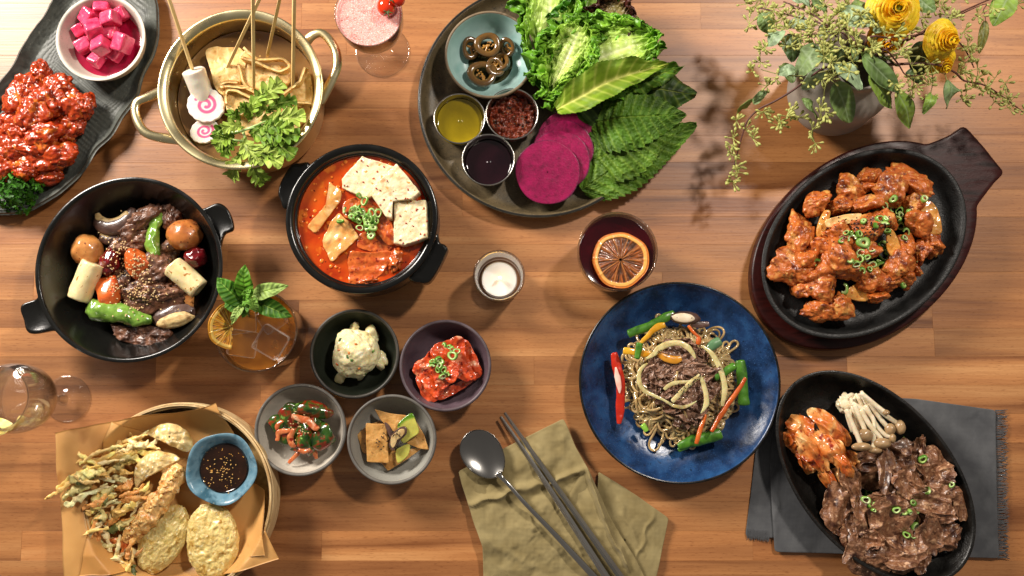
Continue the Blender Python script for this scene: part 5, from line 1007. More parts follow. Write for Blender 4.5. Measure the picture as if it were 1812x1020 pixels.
# ================================================================== sauces and pickled peppers on the big plate
disc(cups[0][0], cups[0][1]*.88, .030, M('yellow_oil', ['#7d6a08', '#a08a10'], 20, .05, coat=.5), 'yellow_oil', 'yellow seasoned oil in the left steel cup', 'oil', n=72, rings=8)
PST = M('pepper_paste', ['#4a1508', '#8e3212', '#6b2410', '#bd6428'], 160, .3, .0012, 300, coat=.7, spots=[('#1d0a05', 160, .60, .06), ('#d98a3d', 300, .68, .03)])
disc(cups[1][0], cups[1][1]*.83, .025, PST, 'pepper_paste', 'chunky red pepper paste in the upper right steel cup', 'paste', n=150, rings=60, amp=.0045, freq=260, seed=4)
disc(cups[2][0], cups[2][1]*.86, .028, M('dark_sauce', ['#12040a', '#220a12'], 20, .05, coat=.5), 'dark_sauce', 'very dark red sauce in the lowest steel cup', 'sauce', n=72, rings=8)
JAL = M('pickled_pepper', ['#dcdcdc', '#ffffff'], 60, .18, .0005, 120, attr=True, coat=1, sss=.2)
def jring(px, py, rx, ry, z, rot, lab, sd, col=(.36, .25, .11)):
    s = S(px, py, z); c = P(px, py, z); n = 64; a = np.linspace(0, 2*PI, n, endpoint=False)
    k = 1+.04*np.sin(3*a+sd)
    prof = [(.54, -.3), (.50, 0), (.54, .32), (.68, .5), (.9, .48), (.99, .3), (1.0, 0), (.97, -.4), (.8, -.5)]
    X = np.array([[(p*rx*s*kk*math.cos(b), p*ry*s*kk*math.sin(b), h*.008) for b, kk in zip(a, k)] for p, h in prof]); C = np.zeros_like(X); C[:] = col; C[0:3] = (.50, .37, .17); C[3:5] = (.44, .31, .14)
    A = Acc(); R_ = rotm(rot); V, F = grid(X@R_.T+c, 0, True, True); A.add(V, F, C.reshape(-1, 3))
    rs = random.Random(sd)
    A2 = Acc()
    for b in (rs.uniform(0, 6), rs.uniform(0, 6)): A2.add(*tube([c+R_@np.array((0, 0, 0)), c+R_@np.array((rx*s*.7*math.cos(b), ry*s*.7*math.sin(b), 0))], [.0016, .0014], 8, smooth=3))
    for i in range(9):
        b = rs.uniform(0, 6.28); r = rs.uniform(.1, .45); A2.add(*blob(c+R_@np.array((rx*s*r*math.cos(b), ry*s*r*math.sin(b), .001)), (.0016, .0016, .0007), (rs.random(), 0, 0), i, .1, sub=2))
    t_ = thing('pepper_ring', c-[0, 0, .004], lab, 'pickled pepper', 'pickled pepper rings'); mk('flesh', A, JAL, t_); mk('seeds', A2, M('pepper_seed', ['#8a5a1c', '#b98532'], 100, .35, coat=.6), t_)
for q in [(833, 86, 17, 21, .022, (.15, .3, 0), 'left pickled pepper ring in the celadon bowl', 1), (898, 84, 14, 18, .022, (.2, -.4, .2), 'right pickled pepper ring, seen at an angle', 2), (886, 112, 18, 20, .020, (-.3, -.4, 0), 'dull green brown pepper ring at the lower right of the heap', 3, (.24, .22, .12)), (876, 119, 17, 19, .025, (0, .3, .3), 'pickled pepper ring behind the front one', 4), (863, 80, 24, 22, .029, (.1, .05, 0), 'large pickled pepper ring on top of the heap', 5), (853, 131, 27, 24, .027, (-.1, .1, .1), 'large front pickled pepper ring, lowest in the celadon bowl', 6)]: jring(*q)
disc(celc, celR*.5, .0135, M('pickle_juice', ['#4a4a2c', '#5a5638'], 20, .05, trans=.6, ior=1.33), 'pickle_juice', 'thin pickle juice at the bottom of the celadon bowl', 'juice', n=72, rings=8, thick=.0004)
# radish slices
WR = M('purple_radish', ['#e4e4e4', '#ffffff', '#cfcfcf'], 130, .34, .0005, 400, attr=True, coat=.3, sss=.15, sssr=(1, .2, .5))
for i, (x, y, r, z, lab) in enumerate([(1003, 247, 52, .0300, 'rearmost purple radish slice, under the others'), (996, 266, 53, .0315, 'third purple radish slice from the front'), (989, 285, 54, .0330, 'second purple radish slice from the front'), (969, 305, 57, .0350, 'front purple radish slice, fully visible')]):
    c = P(x, y, z); R = r*S(x, y, z); t = np.linspace(0, 2*PI, 120, endpoint=False); k = 1+.02*np.sin(2*t+i)+.012*np.sin(5*t+2*i)
    def cf(V, c=c, R=R, i=i):
        d = np.hypot(V[:, 0]-c[0], V[:, 1]-c[1])/R; a = np.arctan2(V[:, 1]-c[1], V[:, 0]-c[0])
        n_ = fbm(np.c_[V[:, :2]*130, np.full(len(V), i)], 3, i)+.5*vnoise(np.c_[np.cos(a)*9, np.sin(a)*9, d*2], 3)*cr(d*1.4-.4)
        k = cr((d-.965)/.03)[:, None]; b = np.array((.60, .06, .30))*(1+.09*n_[:, None])*(1-.10*(1-d[:, None])); return b*(1-k)+np.array((.42, .10, .26))*k
    mk('radish_slice', slab(np.c_[c[0]+R*k*np.cos(t), c[1]+R*k*np.sin(t)], z, .0022, 120, 46, .0006, amp=.0003, spline=False, px=False, cfun=cf, seed=i, zf=lambda x, y, c=c: .10*(y-c[1])+.05*(x-c[0])), WR, None, lab, 'radish', 'purple radish slices')
# ---- lettuce
LET = M('lettuce_leaf', ['#e2e2e2', '#ffffff'], 80, .42, .0004, 200, attr=True, coat=.15, coatr=.3)
def frilly(path, W, lab, sd, nu=150, nv=170, ruf=.013, cols=((.90, .93, .68), (.70, .82, .34), (.52, .70, .20), (.38, .60, .13)), fr=.72, fan=1.0, cat='lettuce', grp='leafy lettuce on the plate', cupv=.0, tipw=.55, name='lettuce_leaf'):
    p = smoothprof([P(*q) for q in path], 10); d = np.r_[0, np.cumsum(np.linalg.norm(np.diff(p, axis=0), axis=1))]; s = np.linspace(0, d[-1], nu)
    p = np.stack([np.interp(s, d, p[:, k]) for k in range(3)], -1); T = np.gradient(p, axis=0); T /= np.linalg.norm(T, axis=1)[:, None]
    A_ = np.cross(T, (0, 0, 1)); A_ /= np.linalg.norm(A_, axis=1)[:, None]; N = np.cross(A_, T)
    u = np.linspace(0, 1, nu); v = np.linspace(-1, 1, nv); U, V_ = np.meshgrid(u, v, indexing='ij'); aw = np.abs(V_)
    wp = (np.sin(PI*np.clip(.06+u*.80, 0, 1))**.8)*(.35+.65*u**.6); W_ = W/2*wp[:, None]*(1+.10*fbm(np.c_[u*6, u*0+sd, u*0], 3, sd))[:, None]
    e = np.maximum(aw, cr((U-.72)/.28)); edge = cr((e-.35)/.65)
    nz = fbm(np.c_[(U*7*fr).ravel(), (V_*5*fr).ravel(), np.full(U.size, sd*1.9)], 4, sd, .62).reshape(U.shape)
    nz2 = fbm(np.c_[(U*16*fr).ravel(), (V_*10*fr).ravel(), np.full(U.size, sd*2.9)], 3, sd+7, .6).reshape(U.shape)
    nz3 = fbm(np.c_[(U*16*fr).ravel()+50, (V_*10*fr).ravel(), np.full(U.size, sd*2.9)], 3, sd+8, .6).reshape(U.shape)
    rid = 1-2*np.abs(nz2)
    z = ruf*(.9*nz*cr((e-.12)/.5)+.75*rid*edge**1.6)+cupv*aw**2+.0008*np.abs(np.sin((U*14-aw*1.8)*PI))
    off = W_*V_+ruf*.9*nz3*edge**1.5
    al = ruf*.9*nz2*edge**1.4
    z -= .0035*np.exp(-(V_/.06)**2)*(1-U)
    # ends fan out
    G = p[:, None]+A_[:, None]*off[..., None]+N[:, None]*z[..., None]+T[:, None]*(al-aw**2*W*.22*fan)[..., None]
    ribk = np.exp(-(V_/(.10*(1.15-U)))**2)*(1-U*.75); pale = cr(1.0-1.25*e-.35*U)*.8
    vn = np.exp(-((((U*9-aw*1.6) % 1)-.5)/.10)**2)*(1-edge)*.5
    cs = [np.array(c) for c in cols]; k1 = cr((e-.2)/.45)[..., None]; k2 = cr((e-.68)/.3)[..., None]
    C = cs[1]*(1-k1)+cs[2]*k1; C = C*(1-k2)+cs[3]*k2; C = C*(1+.16*nz[..., None]); kk = np.clip(ribk+pale*.5+vn*.5, 0, 1)[..., None]; C = C*(1-kk)+cs[0]*kk
    return mk(name, grid(G, .0005, C=C), LET, None, lab, cat, grp)
frilly([(1050, 80, .040), (1078, 40, .055), (1108, -5, .060)], .085, 'dark red tipped lettuce leaf at the very top of the plate', 9, ruf=.009, cols=((.55, .5, .3), (.45, .4, .2), (.34, .20, .12), (.26, .10, .09)))
frilly([(990, 135, .030), (1045, 62, .045), (1070, -35, .055)], .150, 'back green lettuce leaf reaching the top edge', 11, cols=((.8, .86, .56), (.52, .70, .22), (.36, .58, .14), (.26, .48, .10)))
frilly([(985, 135, .034), (972, 60, .050), (975, -55, .060)], .120, 'left frilly lettuce leaf with a whitish rib beside the celadon bowl', 3)
frilly([(985, 162, .040), (1055, 106, .058), (1168, 66, .064)], .130, 'front frilly lettuce leaf with curled edge toward the right', 5, ruf=.014)
frilly([(978, 150, .050), (1008, 90, .064), (1035, 30, .070)], .115, 'middle curly lettuce leaf lying on top of the heap', 7, ruf=.015)
def bigleaf(nm, path, wpx, lab, sd, c0, c1, grp='leaves on the plate', **k):
    a = [P(*q) for q in path]
    return mk(nm, sweep_leaf(a, wpx*S(path[0][0], path[0][1], .04), 150, 71, k.pop('prof', lambda u: np.sin(PI*np.clip(u*.97+.02, 0, 1)**.78)**.72*(1-.35*u**3)), seed=sd, c0=c0, c1=c1, **k), LEAFM, None, lab, k.get('cat', 'leaf'), grp)
bigleaf('chard_leaf', [(1080, 185, .040), (1150, 160, .050), (1232, 168, .046)], 118, 'dark green leaf with fine pale veins behind the perilla', 3, '#26400f', '#8a9848', cup=-.1, wave=.006, wf=3, nveins=9, vein=.0010, serr=.03, vw=.02)
bigleaf('chard_leaf', [(1020, 200, .036), (1090, 175, .046), (1165, 170, .044)], 90, 'very dark leaf in the shade between romaine and perilla', 13, '#243c0e', '#64803a', cup=-.1, wave=.004, wf=3, nveins=9, vein=.0010, serr=.03, vw=.02)
bigleaf('romaine_leaf', [(1085, 150, .050), (1150, 135, .058), (1208, 118, .050)], 56, 'shorter green leaf tip under the romaine at the right', 6, '#456f1e', '#a0b860', cup=.2, wave=.007, wf=4, nveins=9, vein=.0010, serr=.04)
bigleaf('romaine_leaf', [(985, 194, .056), (1030, 170, .074), (1090, 138, .080), (1182, 114, .070)], 64, 'long pale romaine leaf with a thick rib across the plate', 4, '#7ea034', '#dfe7a8', cup=.55, wave=.005, wf=4, nveins=10, vein=.0010, serr=.03, vw=.13, c2='#638c28')
PERP = lambda u: np.sin(PI*np.clip(u*.99+.005, 0, 1)**.74)**.58*(1-.42*u**2.5)
pk = dict(prof=PERP, nveins=12, vein=.0019, serr=.055, wave=.0040, wf=3, vw=.014, cup=-.10, ang=1.5, bull=.0022)
bigleaf('perilla_leaf', [(1030, 336, .018), (1085, 300, .034), (1160, 255, .040), (1232, 222, .040)], 108, 'lowest perilla leaf with the long pointed tip past the plate', 9, '#4c7424', '#90b054', grp='perilla leaves', **pk)
bigleaf('perilla_leaf', [(1044, 286, .022), (1094, 265, .048), (1150, 240, .050), (1200, 222, .044)], 116, 'middle perilla leaf between two others', 8, '#527a28', '#98b85c', grp='perilla leaves', **pk)
bigleaf('perilla_leaf', [(1042, 220, .026), (1092, 210, .060), (1150, 206, .060), (1212, 203, .050)], 122, 'top perilla leaf with a straight pale midrib under the romaine', 7, '#436a20', '#94b458', grp='perilla leaves', **pk)
# ================================================================== spicy chicken
ON2 = M('orange_onion', ['#c47a26', '#dfa250', '#d08c38'], 45, .28, .0005, 120, coat=.8, sss=.35, spots=[('#a8501c', 110, .64, .1)])
ONP = M('pale_onion', ['#dca258', '#efc888', '#e6b56c'], 45, .3, .0005, 120, coat=.6, sss=.35, spots=[('#c2833c', 110, .66, .08)])
sk = [(300, 245, 64, 58, .048, 'cubed lone piece at the upper left of the pan'), (205, 430, 72, 92, .050, 'big lone piece at the left of the pan'), (480, 165, 72, 60, .048, 'rough orange piece at the top left of the heap'), (600, 118, 62, 45, .046, 'small piece at the top of the heap'), (575, 165, 50, 40, .044, 'rounded piece between the two top ones'), (728, 180, 78, 88, .056, 'smooth wedge at the top centre'), (855, 150, 112, 58, .048, 'long pointed piece at the top right'), (435, 268, 62, 48, .050, 'piece above the pale onion strip'), (578, 258, 90, 52, .056, 'long ridged piece in the upper middle'), (180, 620, 105, 85, .050, 'wide piece at the lower left of the heap'), (255, 570, 60, 60, .052, 'small piece joining the left side'), (865, 360, 72, 82, .054, 'dark rough piece right of the scallions'), (840, 270, 50, 50, .048, 'small piece at the upper right'), (960, 485, 45, 58, .046, 'rightmost lobed piece'), (885, 515, 42, 66, .048, 'narrow piece near the right end'), (430, 435, 92, 62, .060, 'high orange piece left of the scallions'), (330, 515, 60, 62, .054, 'piece under the high left one'), (420, 560, 118, 92, .062, 'largest central piece'), (475, 620, 80, 70, .058, 'piece below the largest one'), (320, 665, 62, 52, .056, 'glossy piece at lower centre left'), (225, 735, 58, 42, .048, 'small knob at the lower left'), (325, 740, 88, 62, .050, 'wide piece above the lowest ones'), (298, 855, 66, 46, .046, 'bottom left piece'), (425, 835, 78, 58, .046, 'bottom piece with small lobes'), (760, 600, 66, 82, .058, 'folded piece right of the scallions'), (610, 660, 70, 60, .054, 'piece below the scallions'), (690, 690, 66, 56, .050, 'dark piece at the lower right'), (800, 690, 52, 44, .046, 'small piece at the lower right edge'), (640, 785, 44, 36, .044, 'tiny nut shaped piece at the bottom'), (848, 635, 32, 30, .042, 'tiny loose piece at the right'), (590, 395, 92, 52, .064, 'top piece covered in black sesame'), (660, 350, 70, 56, .058, 'piece under the upper scallions'), (800, 500, 58, 62, .054, 'piece in the right middle'), (560, 500, 70, 60, .058, 'piece hidden under the scallions')]
skd = []
for i, (x, y, a, b, z, lab) in enumerate(sk):
    px, py = 1350+x/3.19, 280+y/3.19; c = P(px, py, z); s = S(px, py, z)
    skd.append(mk('spicy_chicken', blob(c, (a/3.19*s*1.10, b/3.19*s*1.12, .0145), (rnd.uniform(-.3, .3), rnd.uniform(-.3, .3), rnd.uniform(-.4, .4)+(.5 if a > 100 else 0)*(-1)), 300+i, .20, 1.5, 4, fine=.028, ff=8, planes=9, pw=12, sub=5, ridge=.12), SPICE, None, 'spicy stir fried chicken, '+lab, 'chicken', 'spicy chicken pieces in the oval skillet'))
def sz(l): return [(1350+x/3.19, 280+y/3.19) for x, y in l]
for pts, z, m_, lab in (([(358, 350), (450, 322), (548, 312), (556, 328), (540, 350), (440, 380), (370, 390)], .068, ONP, 'long pale onion strip at the upper left'), ([(345, 300), (385, 298), (370, 360), (350, 420), (310, 440), (305, 390)], .058, ON2, 'curved onion piece beside the pale strip'), ([(900, 250), (950, 245), (990, 300), (1008, 380), (1000, 430), (940, 430), (925, 380), (895, 330)], .054, ON2, 'large glossy onion petal at the right end'), ([(480, 740), (560, 700), (620, 730), (610, 780), (570, 808), (480, 785)], .047, ON2, 'square onion petal at the bottom'), ([(705, 400), (740, 420), (790, 520), (775, 550), (730, 550), (700, 490)], .066, ON2, 'long orange onion petal right of the scallions')):
    skd.append(mk('onion_piece', slab(sz(pts), z, .004, 100, 20, .0014, amp=.0015, freq=70, seed=int(z*1e4), zf=lambda x, y: .002*vnoise(np.c_[x*60, y*60, x*0], 5)), m_, None, lab+' of the spicy chicken', 'onion', 'onion pieces in the spicy chicken'))
f = drop(skd)
rl = [(735, 232, 22), (612, 302, 22), (640, 290, 14), (685, 272, 20), (730, 288, 24), (768, 300, 22), (775, 322, 18), (755, 345, 20), (565, 358, 18), (655, 345, 24), (640, 372, 22), (690, 345, 16), (775, 385, 24), (802, 425, 26), (796, 452, 17), (700, 415, 18), (685, 380, 24), (468, 425, 16), (495, 424, 13), (500, 455, 26), (540, 430, 18), (565, 478, 36), (612, 510, 24), (672, 492, 30), (552, 535, 24), (485, 568, 27), (540, 575, 26), (525, 598, 20), (445, 468, 20), (700, 530, 20), (680, 545, 34), (670, 615, 34), (615, 605, 24), (600, 630, 16), (558, 635, 20), (908, 232, 22), (308, 592, 27), (450, 735, 33), (822, 305, 14), (790, 718, 22), (870, 575, 16), (655, 590, 18), (585, 560, 18)]
for i, (x, y, r) in enumerate(rl):
    px, py = 1350+x/3.19, 280+y/3.19; p = onto(f, px, py, .066, .045); rs = random.Random(i)
    mk('scallion_ring', ring(p+np.array((0, 0, .0015)), r/3.19*S(px, py, .06), rs.uniform(.0035, .006), rs.choice([.5, .62, .7, .35]), (rs.uniform(-.6, .6), rs.uniform(-.6, .6), rs.uniform(0, 6)), seed=i, n=20), SCAL, None, {35: 'lone scallion piece at the top right of the spicy chicken', 36: 'open scallion ring at the left of the spicy chicken', 37: 'large dark green scallion ring lying low in front of the spicy chicken', 39: 'pale scallion ring lying on the black iron at the lower right'}.get(i, 'green scallion ring heaped on the spicy chicken'), 'scallion', 'scallion rings on the spicy chicken')
rs = random.Random(17); pts = []
for _ in range(150):
    x, y = (rs.gauss(610, 70), rs.gauss(400, 40)) if rs.random() < .6 else (rs.gauss(500, 130), rs.gauss(430, 110))
    pts.append(onto(f, 1350+x/3.19, 280+y/3.19, .06, .04)+np.array((0, 0, .0005)))
seeds('black_sesame', pts, SESB, 'black sesame seeds sprinkled over the spicy chicken', 'sesame seeds', .0014)
# ================================================================== glass noodles
ND = M('glass_noodle', ['#a8864e', '#d8b982', '#c4a268'], 60, .12, .0003, 100, coat=1, trans=.15, sss=.2)
rs = random.Random(44); A = Acc(); c = P(1206, 678, .03); Rn = 101*S(1206, 678, .03)
for i in range(330):
    th = rs.uniform(0, 2*PI); r0 = Rn*rs.uniform(.15, 1.0)**.6; x, y = c[0]+r0*math.cos(th), c[1]+r0*math.sin(th)*1.02
    hd = th+PI/2*rs.choice([-1, 1])+rs.gauss(0, .7); k = rs.choice([-1, 1])*rs.uniform(20, 90); lay = rs.random(); pth = []
    for t in range(rs.randint(14, 34)):
        d = math.hypot(x-c[0], y-c[1])/Rn; dome = .012+.024*max(0, 1-d*d)
        pth.append((x, y, .010+dome*(.35+.65*lay)+.0035*math.sin(t*.5+i)+(.009*max(0, 1-d*d) if i % 6 == 0 else 0)))
        hd += k*.0038; k += rs.gauss(0, 12)
        if d > .93: a = math.atan2(c[1]-y, c[0]-x); hd += .8*math.sin(a-hd)
        x += .0038*math.cos(hd); y += .0038*math.sin(hd)
    A.add(*tube(pth, rs.uniform(.0015, .0021), 7, .8, smooth=2))
mk('glass_noodles', A, ND, None, 'tangled heap of translucent brown glass noodles on the navy plate', 'noodles', kind='stuff')
JB = M('noodle_beef', ['#5c3d2a', '#94705a', '#7a5642', '#b08e78'], 60, .4, .0009, 260, coat=.5, coatr=.25)
rs = random.Random(77); jb = []
jl = [(1150, 655), (1160, 640), (1172, 662), (1185, 642), (1198, 655), (1170, 630), (1192, 628), (1210, 640), (1150, 685), (1165, 678), (1225, 648), (1240, 655), (1250, 668), (1238, 680), (1248, 690), (1262, 692), (1202, 668), (1216, 672), (1205, 690), (1190, 700), (1212, 708), (1225, 715), (1200, 722), (1215, 735), (1232, 730), (1225, 700), (1190, 735), (1195, 610), (1225, 605), (1240, 625), (1175, 712), (1240, 745), (1208, 752)]
for i, (x, y) in enumerate(jl):
    z = .050-.000002*((x-1205)**2+(y-675)**2)*.9
    jb.append(mk('beef_strip', crumple(P(x, y, z), rs.uniform(.012, .021), rs.uniform(.006, .010), rs.uniform(0, 3.1), .006, 1.3, .0012, .0016, i+5, 26, .3, lat=.4), JB, None, 'brown crinkled strip of beef on the glass noodles, '+ORD[i]+' in the heap counting from the left', 'beef', 'beef strips on the noodles') if False else (x, i, z))
jb = [(1205+(x-1205)*.88, i, z) for x, i, z in jb]; jb.sort()
for k, (x, i, z) in enumerate(jb):
    y = 672+(jl[i][1]-672)*.84
    mk('beef_strip', crumple(P(x, y, z+.002), rs.uniform(.014, .022), rs.uniform(.008, .013), rs.uniform(0, 3.1), .0065, 1.1, .0009, .0016, i+5, 34, .25, lat=.35), JB, None, ORD[k]+' from the left of the brown beef strips on the glass noodles', 'beef', 'beef strips on the noodles')
def vstrip(nm, pts, r, z, m_, lab, cat, grp=None, flat=.3, zs=None, n=16):
    s = S(pts[0][0], pts[0][1], z)*(.72 if 'onion' in nm else 1); V, F = tube([P(x, y, (zs[i] if zs else z)) for i, (x, y) in enumerate(pts)], [k*s for k in r], n, flat, smooth=10)
    V = V+.0006*np.stack([fbm(V*90, 2, k) for k in range(3)], -1)
    return mk(nm, (V, F), m_, None, lab, cat, grp)
JO = M('noodle_onion', ['#b09c60', '#d6c890', '#c4b478'], 60, .28, .0004, 120, coat=.7, sss=.4)
SCG = M('scallion_stalk', ['#285212', '#4c8220', '#386a16'], 60, .34, .0005, 120, coat=.5, stretch=(1, 1, 1))
RPM = M('red_pepper_skin', ['#b01c0a', '#cf3216'], 50, .25, .0004, 100, coat=.8, sss=.2)
YPM = M('yellow_pepper', ['#c98a10', '#e6b02a'], 50, .3, .0004, 100, coat=.6, sss=.3)
CRT = M('carrot_strip', ['#bd4e10', '#dc7226'], 60, .36, .0005, 120, coat=.5, sss=.3)
def jz(l): return [(1060+x/3.643, 530+y/3.643) for x, y in l]
G4 = 'onion strips on the noodles'
vstrip('onion_strip', jz([(305, 378), (350, 355), (390, 315), (450, 288), (510, 282), (565, 305), (600, 340), (622, 380)]), [2, 6, 8, 8, 7, 7, 6, 2], .060, JO, 'thick arched onion strip at the top of the noodles', 'onion', G4)
vstrip('onion_strip', jz([(665, 300), (720, 345), (765, 410), (795, 490), (812, 570), (805, 640), (798, 685)]), [3, 6, 7, 7, 7, 6, 4], .052, JO, 'long curved onion strip down the right side of the noodles', 'onion', G4)
vstrip('onion_strip', jz([(310, 410), (265, 460), (262, 530), (290, 590), (350, 620), (420, 650), (490, 690), (560, 690), (630, 655)]), [2, 5, 6, 5, 4, 3, 4, 4, 1], .058, JO, 'long thin looping onion strip at the left of the noodles', 'onion', G4)
vstrip('onion_strip', jz([(420, 580), (460, 550), (520, 535), (580, 528)]), [4, 5, 5, 3], .062, JO, 'small curved onion strip in the centre', 'onion', G4)
vstrip('onion_strip', jz([(475, 655), (540, 590), (600, 530), (650, 490)]), [6, 7, 7, 5], .065, JO, 'straight onion strip dotted with black sesame', 'onion', G4, .3)
vstrip('onion_strip', jz([(648, 490), (675, 550), (690, 620), (690, 680), (655, 735)]), [4, 6, 7, 6, 1], .064, JO, 'onion strip hanging down from the centre', 'onion', G4)
rp_ = vstrip('red_pepper_strip', jz([(98, 350), (112, 420), (135, 520), (140, 620), (135, 720), (128, 800)]), [6, 9, 8, 8, 8, 4], .030, RPM, 'red pepper strip at the left edge of the noodles', 'red pepper')
pf = vstrip('red_pepper_flesh', jz([(108, 440), (118, 500), (128, 560), (134, 606)]), [1.5, 5, 4.5, 1], .0335, M('pepper_flesh', ['#e8a08a', '#f4cfc0'], 40, .3, coat=.5), 'pale inner flesh', 'red pepper')
pf.name = 'pale_flesh'; pf.parent = rp_; pf.location = pf.location-rp_.location
for k in ('label', 'category'): del pf[k]
G5 = 'scallion stalks around the noodles'
vstrip('scallion_stalk', jz([(192, 222), (280, 190), (370, 150), (440, 110), (480, 88)]), [7, 8, 8, 8, 6], .036, SCG, 'green scallion stalk at the upper left of the noodles', 'scallion', G5, .6)
vstrip('scallion_stalk', jz([(912, 400), (920, 480), (925, 560), (935, 675)]), [9, 10, 10, 10], .034, SCG, 'broad scallion stalk at the right edge of the noodles', 'scallion', G5, .5)
vstrip('scallion_stalk', jz([(515, 950), (600, 915), (700, 890), (780, 868)]), [6, 11, 11, 10], .032, SCG, 'scallion stalk at the bottom of the noodles', 'scallion', G5, .6)
vstrip('scallion_stalk', jz([(512, 972), (560, 948), (610, 930)]), [4, 6, 5], .030, SCG, 'forked end of the bottom scallion stalk', 'scallion', G5, .6)
vstrip('scallion_stalk', jz([(262, 285), (255, 330), (245, 380)]), [6, 6, 5], .050, SCG, 'short upright scallion piece at the upper left', 'scallion', G5, .6)
vstrip('scallion_stalk', jz([(748, 505), (800, 475), (875, 430)]), [6, 7, 7], .048, SCG, 'scallion piece tucked into the right of the noodles', 'scallion', G5, .6)
vstrip('scallion_stalk', jz([(705, 320), (735, 295), (778, 268)]), [7, 9, 8], .046, M('blue_scallion', ['#3f6a44', '#6d9268'], 40, .3, coat=.6), 'bluish green scallion piece at the top right of the noodles', 'scallion', G5, .6)
vstrip('scallion_stalk', jz([(282, 810), (295, 830), (305, 850)]), [5, 5, 4], .036, M('light_scallion', ['#6fa82c', '#93c84a'], 40, .3, coat=.6), 'small bright green piece at the lower left of the noodles', 'scallion', G5, .6)
G6 = 'yellow pepper strips on the noodles'
vstrip('yellow_pepper_strip', jz([(270, 280), (330, 220), (385, 175), (420, 165)]), [3, 5, 6, 5], .044, YPM, 'yellow pepper strip at the top left', 'yellow pepper', G6)
vstrip('yellow_pepper_strip', jz([(160, 330), (220, 340), (290, 350), (335, 352)]), [6, 6, 6, 4], .048, YPM, 'yellow pepper strip at the left under the scallion', 'yellow pepper', G6)
vstrip('yellow_pepper_strip', jz([(385, 355), (430, 380), (490, 392), (530, 380)]), [5, 7, 7, 4], .057, M('orange_pepper', ['#bd7612', '#d9962a'], 30, .25, coat=.8), 'darker yellow pepper strip under the arched onion', 'yellow pepper', G6)
G7 = 'carrot strips on the noodles'
vstrip('carrot_strip', jz([(945, 508), (900, 580), (850, 650), (790, 740), (725, 850)]), [3, 4, 4.5, 4.5, 3.5], .050, CRT, 'long carrot strip at the right of the noodles', 'carrot', G7, .7)
vstrip('carrot_strip', jz([(690, 745), (660, 820), (640, 880), (628, 930)]), [2, 4, 4, 3.5], .048, CRT, 'carrot strip at the bottom of the noodles', 'carrot', G7, .7)
vstrip('carrot_strip', jz([(575, 172), (605, 210), (648, 250)]), [2.5, 3, 2], .050, CRT, 'thin carrot strip at the top of the noodles', 'carrot', G7, .7)
vstrip('carrot_strip', jz([(640, 250), (640, 270), (636, 290)]), [4, 5, 4], .052, CRT, 'short carrot stub near the top of the noodles', 'carrot', G7, .7)
root = thing('shiitake', P(1211, 563, .036), 'dark rimmed shiitake slice with pale face at the top of the noodles', 'mushroom')
s = S(1211, 563, .04)
mk('cap', blob(P(1212, 563, .038), (27*s, 12*s, .007), (0, 0, -.08), 3, .06, sub=4), MUSH, root); mk('cut_face', blob(P(1209, 563, .0435), (20*s, 8.5*s, .0025), (0, 0, -.08), 3, .05, sub=4), M('pale_mushroom_face', ['#d9c3a0', '#efe0c6'], 60, .5), root)
vstrip('mushroom_strip', jz([(600, 160), (660, 165), (708, 160)]), [5, 6, 4], .038, MUSH, 'dark mushroom strip right of the pale faced slice', 'mushroom', None)
rs = random.Random(5); pts = []
for k in range(26): t = rs.uniform(.35, .98); pts.append(P(1060+(475+175*t+rs.gauss(0, 14))/3.643, 530+(655-165*t+rs.gauss(0, 14))/3.643, .0685))
for x, y in ((385, 335), (395, 345), (400, 330), (445, 360), (450, 345), (505, 120), (598, 120), (575, 160), (515, 545), (620, 400), (700, 420), (560, 240)): pts.append(P(1060+x/3.643, 530+y/3.643, .063 if y > 200 else .045))
seeds('black_sesame', pts, SESB, 'black sesame seeds on the onion strips of the noodle plate', 'sesame seeds', .0014)
# ================================================================== bulgogi skillet
def bz(x, y): return 1380+x/3.4, 720+y/3.4
bl = [(545, 380, 95, 95, 20, .034, 'dark shiny slice beside the kimchi'), (690, 285, 110, 75, -10, .036, 'top slice below the mushrooms'), (650, 400, 75, 130, 10, .046, 'tall folded slice at the upper left of the heap'), (780, 350, 60, 100, -15, .046, 'narrow folded slice below the mushrooms'), (845, 245, 27, 62, 0, .040, 'small upright strip at the top right'), (915, 335, 105, 80, 25, .042, 'wide slice holding a pale scallion'), (945, 415, 90, 60, -10, .040, 'slice at the right under the wide one'), (350, 600, 75, 130, 15, .040, 'leftmost slice of the heap'), (435, 470, 60, 110, -10, .042, 'narrow slice below the kimchi'), (410, 690, 70, 100, 0, .036, 'lower left slice'), (495, 640, 62, 100, 0, .046, 'upright slice left of the central one'), (670, 680, 120, 100, -8, .052, 'large central flat slice'), (640, 560, 80, 50, 10, .052, 'small curled slice above the central one'), (760, 470, 95, 70, 20, .054, 'twisted slice near the middle'), (860, 560, 140, 60, 15, .050, 'long slice right of the centre'), (985, 530, 90, 75, 20, .044, 'right-hand slice under the rim'), (1090, 600, 50, 80, 0, .040, 'rightmost curled slice'), (960, 640, 95, 60, -5, .048, 'slice right of the scallions'), (900, 770, 90, 120, 10, .048, 'pitted slice at the lower right'), (1010, 780, 80, 85, 0, .040, 'dark slice at the lower right edge'), (690, 860, 120, 95, -5, .046, 'wide ruffled slice below the centre'), (480, 850, 95, 110, 10, .042, 'lower left dark slice'), (540, 950, 115, 60, 10, .036, 'bottom left slice'), (720, 950, 80, 55, 0, .038, 'bottom middle slice'), (850, 900, 60, 80, 10, .040, 'bottom slice right of the middle'), (560, 800, 60, 60, 0, .044, 'small slice near the lower left'), (810, 660, 60, 50, 0, .042, 'dark piece beside the scallions'), (440, 770, 60, 60, 0, .040, 'small left lower piece'), (760, 780, 60, 60, 0, .040, 'dark piece below the scallions')]
bd = []
